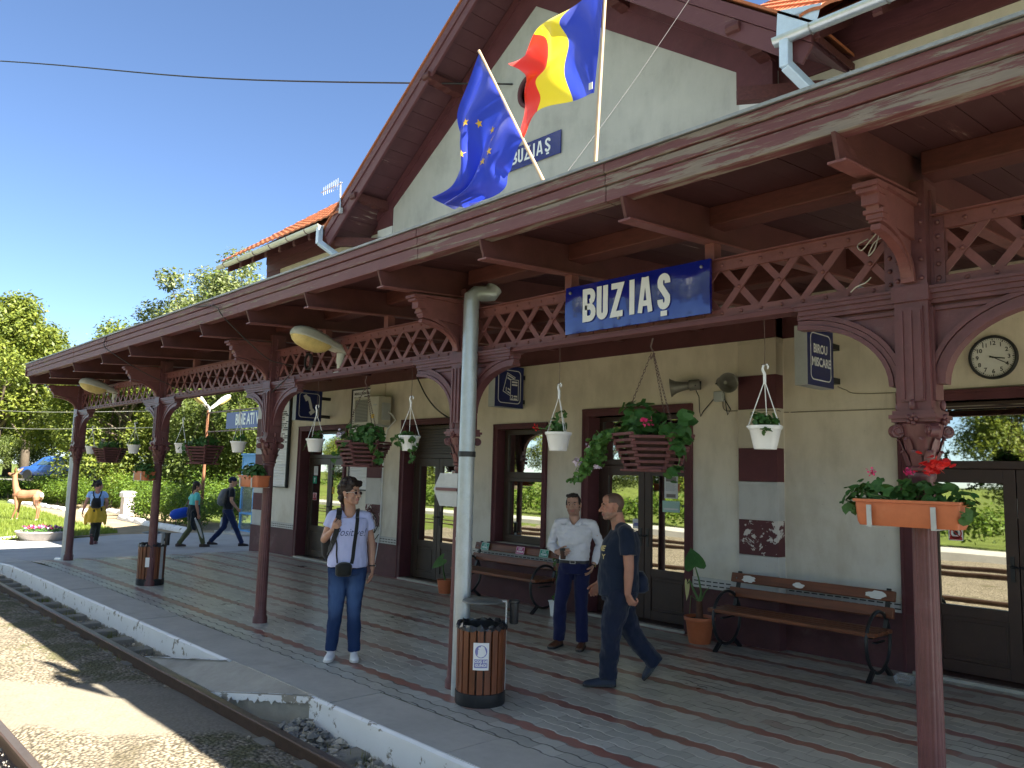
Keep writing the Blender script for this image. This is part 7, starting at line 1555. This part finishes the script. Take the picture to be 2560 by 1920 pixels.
b=MB(); b.tube([(.22,-.02,.72),(.23,.06,.55),(.24,.16,.30),(.245,.19,.22)],[.02,.035,.03,.008],10); obj('folded_canopy',b,fabric('pale_grey_nylon',(.5,.5,.5)),b_,world=False,smooth=True)
b=MB(); b.tube([(.22,-.03,.74),(.215,-.06,.82)],.010,8); obj('handle',b,m_black,b_,world=False)
J3=dict(hs=1.02,head=(0,.075,1.60),neck=(0,.04,1.435),yaw=-8,pitch=-4,arm=1.08,torso=[(x,y+.03*(z-.9)*2,z*1.12,a*1.06,b_*1.03) for x,y,z,a,b_ in base_t],shR=(.18,.03,1.385),elR=(.235,.02,1.13),wrR=(.23,.17,.95),shL=(-.18,.03,1.385),elL=(-.24,-.05,1.13),wrL=(-.24,.0,.86),handR=(T_(0,.6,-.7),T_(-1,0,0),T_(0,.7,.6),.5),handL=(T_(0,.05,-1),T_(1,0,0),T_(0,1,0),.9),
 hipR=(.085,0,.87),knR=(.085,.17,.50),anR=(.085,.36,.09),hipL=(-.085,0,.87),knL=(-.085,-.06,.47),anL=(-.085,-.36,.12))
w3=(-19.8,8.72,-.15); th3=R(-14)
def hair3(h,X): h.ball(X@V((0,-.022,.035)),(.080,.095,.088),16,10)
p3,t3=walker(w3,th3,'person in dark cap, black tee and navy jeans with grey backpack, walking right',J3,sk2,fabric('black_jersey',(.010,.012,.020)),fabric('navy_denim',(.010,.022,.085)),plain('black_red_trainer',(.03,.02,.025),.6),.62,.92,m_hairb,hair3,.97)
X=J3['X']; c=MB(); c.ball(X@V((0,-.012,.055)),(.087,.104,.080),18,12,X.to_3x3()); c.loft([[X@V((a,.07+.0*a,.058)),X@V((a,.07,.066)),X@V((a*.8,.165-abs(a)*.5,.050)),X@V((a*.8,.165-abs(a)*.5,.044))] for a in (-.07,-.04,0,.04,.07)]); obj('cap',c,fabric('dark_navy_cap',(.010,.016,.05)),p3,world=False,smooth='all')
b_=thing('backpack',w3,'grey backpack on the walker in black tee and cap','backpack',rz=th3)
b=MB(); torso(b,[(0,-.16,1.00,.10,.06),(0,-.185,1.06,.15,.095),(0,-.17,1.22,.15,.10),(0,-.12,1.38,.13,.08),(0,-.09,1.43,.08,.05)]); obj('bag_body',b,fabric('grey_bag',(.13,.135,.15),.7),b_,world=False,smooth='all')
for q in (-1,1): strap(b_,'shoulder_strap',t3,[(q*.08,-.05,1.40),(q*.10,.02,1.44),(q*.11,.10,1.38)],.05,fabric('grey_strap',(.2,.2,.22)),None,.008,.008)
b_=thing('carrier_bag',w3,'white carrier bag in the hand of the walker in black','bag',rz=th3)
b=MB(); torso(b,[(-.245,0,.36,.035,.13),(-.245,0,.50,.045,.14),(-.245,0,.70,.02,.12)]); obj('bag_body',b,plain('pale_plastic_bag',(.62,.66,.70),.4),b_,world=False,smooth='all')
b=MB(); b.tube([(-.245,.06,.69),(-.245,.02,.78),(-.245,-.02,.78),(-.245,-.06,.69)],.006,6); obj('handle',b,m_whitep,b_,world=False)
# ================================================================== garden end: hedges, kerbs, pedestal, deer, bowl, booth, car
ZL=-.15
def hedge(name,pts,w_,h,n,leaf,mats,label,group=None,seed=1,z0=ZL):
    rr=random.Random(seed); P=[V((x,y,0)) for x,y in pts]; puffs=[]
    L=[(P[i+1]-P[i]).length for i in range(len(P)-1)]; tot=sum(L); k=int(tot/ (w_*.42))+2
    for i in range(k):
        d=tot*i/(k-1); j=0
        while j<len(L)-1 and d>L[j]: d-=L[j]; j+=1
        p=P[j].lerp(P[j+1],min(1,d/L[j]))
        for q in range(3):
            hh=h*rr.uniform(.75,1.08); puffs.append(((p.x+rr.gauss(0,w_*.16),p.y+rr.gauss(0,w_*.16),z0+hh*(.32+.42*rr.random())),(w_*.36*rr.uniform(.8,1.2),w_*.36*rr.uniform(.8,1.2),hh*.34)))
    a=np.array([p[0] for p in puffs]); c=(float(a[:,0].mean()),float(a[:,1].mean()),z0)
    t=thing(name,c,label,'hedge' if name=='hedge' else 'shrub',group)
    puffs=[((p[0][0]-c[0],p[0][1]-c[1],p[0][2]-c[2]),p[1]) for p in puffs]
    link('foliage',puffs_mesh('foliage',puffs,n,leaf,mats),t)
    s=MB()
    for i in range(max(4,k)):
        p=rr.choice(puffs); s.tube([(p[0][0]+rr.gauss(0,.05),p[0][1]+rr.gauss(0,.05),0),(p[0][0],p[0][1],p[0][2]*.6),(p[0][0]+rr.gauss(0,.1),p[0][1]+rr.gauss(0,.1),p[0][2]+p[1][2]*.5)],[.02,.014,.006],5)
    obj('stem',s,m_bark,t,world=False); return t
hg=[m_hedge,m_hedge,m_hedged]
hedge('hedge',[(-31.8,10.7),(-28.6,10.45),(-25.4,10.3)],1.25,1.38,17000,.042,hg,'bright green clipped hedge between the white pedestal and the light blue booth','hedges in the station garden',3)
hedge('hedge',[(-30.5,12.3),(-26,12.0)],1.4,1.55,9000,.045,hg,'second row of green hedge behind the clipped hedge and sign pole','hedges in the station garden',4)
hedge('hedge',[(-45.5,10.6),(-41,10.9),(-38.6,11.1)],1.5,1.45,13000,.05,hg,'bright green hedge behind the deer and the far white kerb','hedges in the station garden',5)
hedge('shrub',[(-37.2,11.9),(-35.5,12.3)],1.9,1.75,9000,.048,hg,'round bright green shrub behind the walking woman with the yellow jacket','shrubs in the station garden',6)
hedge('shrub',[(-38.6,11.4),(-37.6,11.5)],1.6,2.0,6500,.05,[m_hedge,m_hedge,m_leafA],'yellow-green shrub in front of the blue car','shrubs in the station garden',7)
hedge('shrub',[(-41.5,14.5),(-34.5,15)],2.0,1.9,10000,.055,hg,'loose green shrubbery behind the white pedestal','shrubs in the station garden',8)
hedge('hedge',[(-47.5,8.8),(-47,11)],1.4,1.3,6000,.05,hg,'yellow-green hedge along the road in front of the car wheel','hedges in the station garden',9)
def kerb(pts,label,step=.85,h=.17,w_=.19):
    P=[V((x,y,0)) for x,y in pts]; rr=random.Random(int(P[0].x*7)); 
    for i in range(len(P)-1):
        d=(P[i+1]-P[i]); n=max(1,int(d.length/step)); dn=d.normalized()
        for k in range(n):
            a=P[i]+dn*(d.length*k/n+.01); b_=P[i]+dn*(d.length*(k+1)/n-.01); m=MB(); sd=V((-dn.y,dn.x,0)); hh=h*rr.uniform(.85,1.1); rings=[]
            for t in (0,.05,.5,.95,1):
                c=a.lerp(b_,t)+V((0,0,ZL)); q=.8 if t in (0,1) else 1
                rings.append([c+sd*(w_*.5*q*cos(u)*1.1)+V((0,0,max(-.05,hh*q*sin(u))+.005*rr.random())) for u in [2*pi*j/14 for j in range(14)]])
            m.loft(rings); tag(obj('kerb_stone',m,m_lime,smooth=True),label,'kerb stone','white kerb stones edging the beds')
kerb([(-31.4,9.75),(-28.2,9.55),(-24.2,9.45)],'white painted kerb stone along the hedge right of the pedestal')
kerb([(-45.5,9.0),(-42.2,9.35),(-37.8,9.55)],'white painted kerb stone behind the deer'); kerb([(-37.0,9.9),(-35.9,10.7),(-33.9,10.9)],'white painted kerb stone beyond the walking woman')
t=thing('pedestal',(-33.3,10.6,ZL),'white limewashed garden pillar with wider cap, at the gap in the hedge','pillar')
b=MB(); b.loft([[(-33.3+sx*r,10.6+sy*r,z) for sx,sy in ((1,1),(-1,1),(-1,-1),(1,-1))] for r,z in ((.21,ZL),(.20,.50),(.19,.58))]); obj('shaft',b,weath('pinkish_limewash',(.62,.56,.55),.85,3,.15,.2,30),t,bevel=.02)
b=MB(); b.box(-33.55,-33.05,10.35,10.85,.58,.77); b.box(-33.51,-33.09,10.39,10.81,.77,.81); obj('cap',b,m_lime,t,bevel=.03)
# deer statues
def deer(loc,th,label):
    J=MB(); c=lambda *a:limb(J,*a)
    torso_pts=[((0,.40,.80),.14),((0,.22,.80),.185),((0,0,.79),.18),((0,-.22,.82),.175),((0,-.42,.84),.155),((0,-.50,.83),.10)]
    c([p for p,_ in torso_pts],[r for _,r in torso_pts],16); J.ball((0,.30,.74),(.13,.17,.19)); J.ball((0,-.38,.82),(.145,.18,.17))
    c([(0,.36,.86),(0,.47,1.05),(0,.52,1.28),(0,.53,1.42)],[.135,.105,.085,.078]); J.ball((0,.56,1.44),(.082,.11,.088)); c([(0,.60,1.44),(0,.70,1.46),(0,.78,1.49)],[.068,.052,.038]); J.ball((0,.795,1.495),(.03,.025,.026))
    for q in (-1,1):
        c([(q*.06,.50,1.50),(q*.13,.44,1.60),(q*.18,.38,1.68)],[.022,.038,.012],10)
        y=.36 if q>0 else .30; f=.02 if q>0 else .10
        c([(q*.09,.33,.72),(q*.10,y,.52),(q*.10,y-.01,.40)],[.085,.058,.043]); c([(q*.10,y-.01,.40),(q*.10,y+f,.16),(q*.10,y+f+.02,.05)],[.04,.028,.026]); J.ball((q*.10,y+f+.04,.025),(.03,.045,.03))
        y=-.40 if q>0 else -.48
        c([(q*.095,-.40,.76),(q*.105,y+.06,.56),(q*.10,y-.03,.42)],[.12,.078,.045]); c([(q*.10,y-.03,.42),(q*.10,y-.01,.2),(q*.10,y+.01,.05)],[.040,.028,.026]); J.ball((q*.10,y+.03,.025),(.03,.045,.03))
    c([(0,-.52,.90),(0,-.60,.80),(0,-.60,.72)],[.035,.032,.015],8)
    m0=weath('painted_deer_brown',(.30,.14,.075),.7,4,.25,.15,40); m1=plain('deer_white_patch',(.75,.72,.66),.7); m2=plain('deer_dark',(.10,.05,.03),.6)
    def zone(k):
        o=np.zeros(len(k),dtype=np.int32); x,y,z=k[:,0],k[:,1],k[:,2]
        o[(y<-.545)&(z>.70)]=1; o[(z<.075)]=1; o[(y>.76)&(z>1.4)]=2; o[(y<-.44)&(z>.5)&(z<.68)]=2
        return o
    o=remesh('deer_statue',J,.014,[m0,m1,m2],None,2,zone=zone); o.location=loc; o.rotation_euler=(0,0,th); o.scale=(1.06,.93,1.06); tag(o,label,'statue')
    e=MB()
    for q in (-1,1): e.ball((q*.072,.605,1.475),.016,8,6)
    obj('eyes',e,m_black,o,world=False,smooth=True); return o
deer((-31.25,6.70,ZL),R(134),'brown painted deer statue with head raised, on the lawn')
deer((-29.65,5.05,ZL-.5),R(150),'second brown deer statue, mostly beyond the left edge of the lawn') if False else None
t=thing('flower_bowl',(-23.4,5.45,ZL),'low round concrete flower bowl on the lawn edge by the end column','flower bowl')
b=MB(); b.lathe([(.001,0),(.46,0),(.52,.05),(.62,.20),(.64,.215),(.63,.235),(.58,.235),(.54,.19),(.001,.18)],36,(-23.4,5.45,ZL)); obj('bowl',b,weath('pale_concrete_bowl',(.46,.42,.40),.85,4,.2,.3,40),t,smooth=True)
P=[(random.uniform(-.5,.5),random.uniform(-.5,.5),.22+.06*random.random()) for i in range(420)]; P=[p for p in P if p[0]**2+p[1]**2<.26]; hexa_leaves('foliage',P,.03,m_vine,t)
for nm,m_,n in (('flower',m_petpink,26),('flower',m_petviolet,22),('flower',m_petwhite,20)):
    Q=np.array([p for p in [(random.gauss(-.08,.22),random.gauss(0,.22),.30+.05*random.random()) for i in range(n*3)] if p[0]**2+p[1]**2<.25][:n]); Q=np.repeat(Q,5,0)+rng.normal(size=(len(Q)*5,3))*.014; A,B_=leaf_frames(len(Q),.024); link(nm,quads_mesh(nm,Q,A,B_,m_,hexa=True),t)
ls=MB()
for k in range(15): a=R(200+9*k); c=V((-23.4+1.0*cos(a)*1.05,5.45+1.0*sin(a),ZL+.02)); ls.bar(c-V((-sin(a),cos(a),0))*.07,c+V((-sin(a),cos(a),0))*.07,.12,.06)
tag(obj('bowl_edging',ls,m_limechip,bevel=.015),'broken white stone edging round the foot of the flower bowl','edging')
# blue booth
t=thing('phone_booth',(-23.2,11.2,ZL),'light blue glazed booth at the corner of the station building','booth')
m_bb=weath('light_blue_paint',(.10,.34,.72),.45,6,.15,.08,40); x0,x1,y0,y1,z1=-23.85,-22.95,10.85,11.75,2.20
f=MB()
for x in (x0,x1-.07):
    for y in (y0,y1-.07): f.box(x,x+.07,y,y+.07,ZL,z1)
for z in (ZL,.42,1.30,z1-.32,z1-.06):
    hgt=.10 if z==ZL else .06
    f.box(x0+.07,x1-.07,y0+.004,y0+.05,z,z+hgt); f.box(x0+.07,x1-.07,y1-.05,y1-.004,z,z+hgt); f.box(x0+.004,x0+.05,y0+.07,y1-.07,z,z+hgt); f.box(x1-.05,x1-.004,y0+.07,y1-.07,z,z+hgt)
f.box(x0+.07,x1-.07,y0+.012,y0+.04,z1-.26,z1-.06); f.box(x0-.03,x1+.03,y0-.03,y1+.03,z1,z1+.06)
obj('frame',f,m_bb,t,bevel=.006)
g=MB(); gm=NB('booth_glass'); gm.fin((.8,.85,.85),.03); gm.put(gm.P.inputs['Transmission Weight'],.9); gm.put(gm.P.inputs['IOR'],1.1)
g.box(x0+.07,x1-.07,y0+.02,y0+.026,ZL+.1,z1-.32); g.box(x0+.07,x1-.07,y1-.03,y1-.024,ZL+.1,z1-.32); g.box(x0+.02,x0+.026,y0+.07,y1-.07,ZL+.1,z1-.32); g.box(x1-.03,x1-.024,y0+.07,y1-.07,ZL+.1,z1-.32); obj('pane',g,gm.mat,t)
b=MB(); b.box(-23.5,-23.3,11.55,11.68,.9,1.5); obj('telephone',b,m_grey,t,bevel=.01)
sl=MB(); sl.box(-24.3,-22.4,10.3,12.2,-.2,ZL+.06); tag(obj('booth_plinth',sl,m_conc,bevel=.01),'low concrete slab under the light blue booth','slab')
# car on the road
def car(loc,th,label):
    t=thing('car',loc,label,'car',rz=th); m_car=NB('blue_car_paint'); m_car=m_car.fin((.035,.12,.42),.28,spec=.6,Coat_Weight=.8); gls=plain('car_window',(.05,.09,.13),.08,spec=1)
    m=MB(); sec=[(-2.16,.52,.66,.86),(-2.12,.34,.74,.95),(-1.6,.26,.80,.98),(-.9,.24,.82,.92),(.3,.24,.82,.90),(1.2,.26,.81,.86),(1.8,.30,.77,.78),(2.08,.36,.66,.68),(2.14,.44,.5,.58)]
    rings=[]
    for y,zl,hw,zt in sec: rings.append([(-hw*.86,y,zl),(hw*.86,y,zl),(hw,y,zl+.10),(hw,y,(zl+zt)/2+.05),(hw*.93,y,zt-.02),(hw*.6,y,zt),(-hw*.6,y,zt),(-hw*.93,y,zt-.02),(-hw,y,(zl+zt)/2+.05),(-hw,y,zl+.10)])
    m.loft(rings); body=obj('body',m,m_car,t,world=False,smooth=50)
    m=MB(); rings=[]
    for y,z0,hw0,z1,hw1 in ((-1.75,.94,.60,.945,.58),(-1.05,.90,.74,1.36,.56),(-.6,.88,.76,1.44,.57),(.2,.88,.76,1.43,.57),(.55,.88,.76,1.36,.55),(1.25,.86,.66,.865,.62)): rings.append([(-hw0,y,z0-.04),(hw0,y,z0-.04),(hw0,y,z0),(hw1,y,z1),(-hw1,y,z1),(-hw0,y,z0)])
    m.loft(rings); obj('roof',m,m_car,t,world=False,smooth=40)
    for q in (-1,1):
        m=MB()
        for y0,y1,a,b_ in ((-1.0,-.30,.10,.0),(-.22,.50,.0,.30)):
            P=[(y0-(.35 if a else 0),.925),(y1+(.25 if b_ else 0),.925),(y1-b_*.25,1.33),(y0+a*.6,1.33)]
            pts=[(q*(.768-(z-.9)*.41),y,z) for y,z in P]; m.add(pts,[(0,1,2,3)])
        obj('side_window',m,gls,t,world=False,recalc=False)
    m=MB(); m.add([(-.58,-1.66,.985),(.58,-1.66,.985),(.52,-1.10,1.345),(-.52,-1.10,1.345)],[(0,1,2,3)]); obj('rear_window',m,gls,t,world=False,recalc=False)
    m=MB(); m.add([(-.60,1.16,.925),(.60,1.16,.925),(.53,.62,1.335),(-.53,.62,1.335)],[(0,1,2,3)]); obj('windscreen',m,gls,t,world=False,recalc=False)
    for q in (-1,1):
        m=MB(); m.box(min(q*.52,q*.77),max(q*.52,q*.77),-2.17,-2.05,.66,.88); obj('tail_light',m,plain('tail_light_red',(.6,.02,.02),.2),t,world=False,bevel=.02)
        m=MB(); m.box(min(q*.42,q*.68),max(q*.42,q*.68),1.98,2.10,.52,.64); obj('headlight',m,m_whitep,t,world=False,bevel=.02)
        for y in (-1.28,1.30):
            m=MB(); m.lathe([(.20,-.10),(.30,-.10),(.315,-.06),(.315,.06),(.30,.10),(.20,.10)],24); 
            m.v=[(q*.74+z,y+a,.315+b_) for a,b_,z in m.v]; wh=obj('wheel',m,m_rubber,t,world=False,smooth=True)
            m=MB(); m.lathe([(.001,.085),(.20,.085),(.20,-.085),(.001,-.085)],20); m.v=[(q*.74+z,y+a,.315+b_) for a,b_,z in m.v]; obj('rim',m,m_steel,wh,world=False)
    m=MB(); m.box(-.26,.26,-2.185,-2.16,.50,.60); obj('number_plate',m,m_whitep,t,world=False); return t
car((-54.8,13.2,terrain(-54,13)+.02),R(128),'small blue saloon car parked on the road behind the shrubs')
# ================================================================== trees
def tree_mesh(seed,h,cr,n,leaf,mats,trunk=.22,base=.28,squash=.8,npuff=34):
    rr=random.Random(seed); puffs=[]; br=[]
    for i in range(npuff):
        a=rr.uniform(0,6.283); t=rr.random(); z=h*(base+(1-base)*(.10+.82*t)); prof=sin(pi*min(.97,(t*.80+.16)))**.7; d=cr*prof*rr.random()**.5*.86; r=cr*rr.uniform(.22,.40)*(1-.25*t)
        c=(d*cos(a),d*sin(a),z); puffs.append((c,(r,r,r*squash))); br.append(c)
    fol=puffs_mesh('crown',puffs,n,leaf,mats)
    s=MB(); s.tube([(0,0,-.1),(.03*h*.1,0,h*.2),(0,.02*h,h*.45),(.02*h,0,h*.72)],[trunk*1.3,trunk,trunk*.72,trunk*.25],10)
    for c in br[::2]:
        z0=h*rr.uniform(.2,.5); s.tube([(0,0,z0),(c[0]*.45,c[1]*.45,(z0+c[2])/2+.1),c],[trunk*.38,trunk*.22,trunk*.06],6)
    return fol,mesh_of('trunk',s,m_bark,smooth='all')
A1=tree_mesh(11,10.2,4.6,30000,.105,[m_leafA,m_leafA,m_leafB],.26,.24); A2=tree_mesh(12,10.0,4.0,26000,.10,[m_leafB,m_leafA],.22,.12); A3=tree_mesh(13,9.0,3.9,26000,.095,[m_leafC,m_leafB],.2,.06); A4=tree_mesh(14,13.5,4.4,32000,.105,[m_leafD,m_leafB,m_leafD],.26,.16)
def tree(k,x,y,s,rz,label,name='leafy_tree',z=None):
    t=thing(name,(x,y,terrain(x,y) if z is None else z),label,'tree','trees around the station garden',rz=rz); t.scale=(s,s,s); link('crown',k[0],t); link('trunk',k[1],t); return t
tree(A1,-47.4,8.4,1.0,.5,'big light green tree with bare trunk rising behind the deer statue')
tree(A1,-60.5,12.6,1.0,2.6,'light green tree beyond the road, behind the head of the deer')
tree(A2,-70,13.5,1.15,1.4,'distant tree seen low between the two light green trees')
tree(A2,-56.5,16.6,1.05,.2,'mid green tree behind the blue car')
tree(A2,-43.2,13.3,.95,1.9,'mid green tree seen between the end column and second column')
tree(A4,-46.5,15.9,.78,.6,'tree whose top shows above the low end of the canopy')
tree(A3,-42.0,16.2,1.0,2.2,'dense dark tree behind the hanging basket of the second bay'); tree(A3,-45.5,20,1.1,5,'dense dark tree behind the pair of white lamps')
tree(A4,-46.5,18.0,1.10,1.0,'tall pale-leaved tree, left of the roof gutter'); tree(A4,-43.6,20.1,1.14,3.3,'tall pale-leaved tree closest to the roof gutter')
tree(A3,-36.2,16.3,.92,4.1,'dark tree with visible trunk behind the welcome sign'); tree(A4,-37.5,21.5,.8,2.0,'pale-leaved tree just left of the building corner')
tree(A3,-51,16.2,.62,3.0,'low dark bushy tree right of the blue car'); tree(A3,-56,9.3,.46,1.0,'dark round bush between the leftmost trunk and the blue car','bush'); tree(A3,-47.5,17.5,.60,.3,'dark undergrowth bush right of the blue car','bush'); tree(A3,-40.5,18.0,.55,.9,'dark undergrowth bush behind the shrubbery','bush')
tree(A2,-62,24,1.2,.3,'background tree filling the gap behind the dark trees'); tree(A2,-58,30,1.25,2.3,'background tree behind the tall pale-leaved trees'); tree(A3,-33.5,19.5,.75,1.3,'dark tree behind the light blue booth')
for x,y,s,r in ((-64,9.5,.62,1),(-66.5,14,.66,2),(-64,18.5,.7,3),(-72,19,.9,4),(-69,7.5,.75,5),(-74,12,.9,.4)): tree(A3,x,y,s,r,'dark thicket tree beyond the road, closing the gap behind the blue car','bush')
# across the tracks: what the windows mirror
rr_=random.Random(9)
for i,(k,x,y,s) in enumerate([((A2,A1,A3,A2)[i%4],-82+6.2*i+rr_.uniform(-1.5,1.5),-31-rr_.uniform(0,6),rr_.uniform(.78,1.0)) for i in range(17)]):
    tree(k,x,y,s,i*1.3,'tree across the tracks, mirrored in the station windows',z=-.3)
t=hedge('hedge',[(-60,-14.5),(-40,-13.5),(-20,-13.2),(0,-13.6),(14,-13.3)],1.8,1.7,34000,.09,hg,'green hedge across the tracks, mirrored in the station windows','hedges in the station garden',21,-.3)
pf_=MB(); pf_.box(-60,20,-9.2,-7.2,-.3,-.02); struct('platform',pf_,m_conc)

BOUNCE_CLOUDS=[(-72,15,700,330),(-50,24,620,300),(-31,14,700,340),(-12,27,620,330),(6,13,720,340),(24,25,640,320),(43,14,700,330),(62,24,640,300),(-38,40,640,300),(2,43,640,320),(40,40,640,300),(80,13,700,300)]
# ================================================================== added clouds, out of frame behind the camera, to bounce sun under the canopy
m_bounce_cloud=NB('bounce_cloud_white').fin((.86,.86,.86),1.0,spec=0)
def bounce_cloud(az,el,dist,wid,seed):
    rr=random.Random(seed); c=V((dist*sin(R(az))*cos(R(el)),-dist*cos(R(az))*cos(R(el)),dist*sin(R(el)))); sd=V((cos(R(az)),sin(R(az)),0)); m=MB()
    for k in range(16):
        u=rr.uniform(-1,1); r=wid*.17*(1.15-.6*abs(u))*rr.uniform(.7,1.15); p=c+sd*(u*wid*.5)+V((0,0,rr.uniform(-.02,.20)*wid*(1-abs(u))))+V((rr.uniform(-1,1),rr.uniform(-1,1),0))*wid*.10; b0=len(m.v); m.ball(p,(r,r,r*.8),22,14)
        for i in range(b0,len(m.v)): q=V(m.v[i])-p; n=NZ.fractal(V(m.v[i])*(6/wid),1.0,2.0,4); m.v[i]=tuple(p+q*(1+.28*n))
    struct('bounce_cloud',m,m_bounce_cloud,smooth='all')
for i,(az,el,d,w_) in enumerate(BOUNCE_CLOUDS): bounce_cloud(az,el,d,w_,40+i)
scn.render.engine='CYCLES'
scn.cycles.max_bounces=7; scn.cycles.diffuse_bounces=4; scn.cycles.glossy_bounces=3; scn.cycles.transmission_bounces=4; scn.cycles.transparent_max_bounces=8
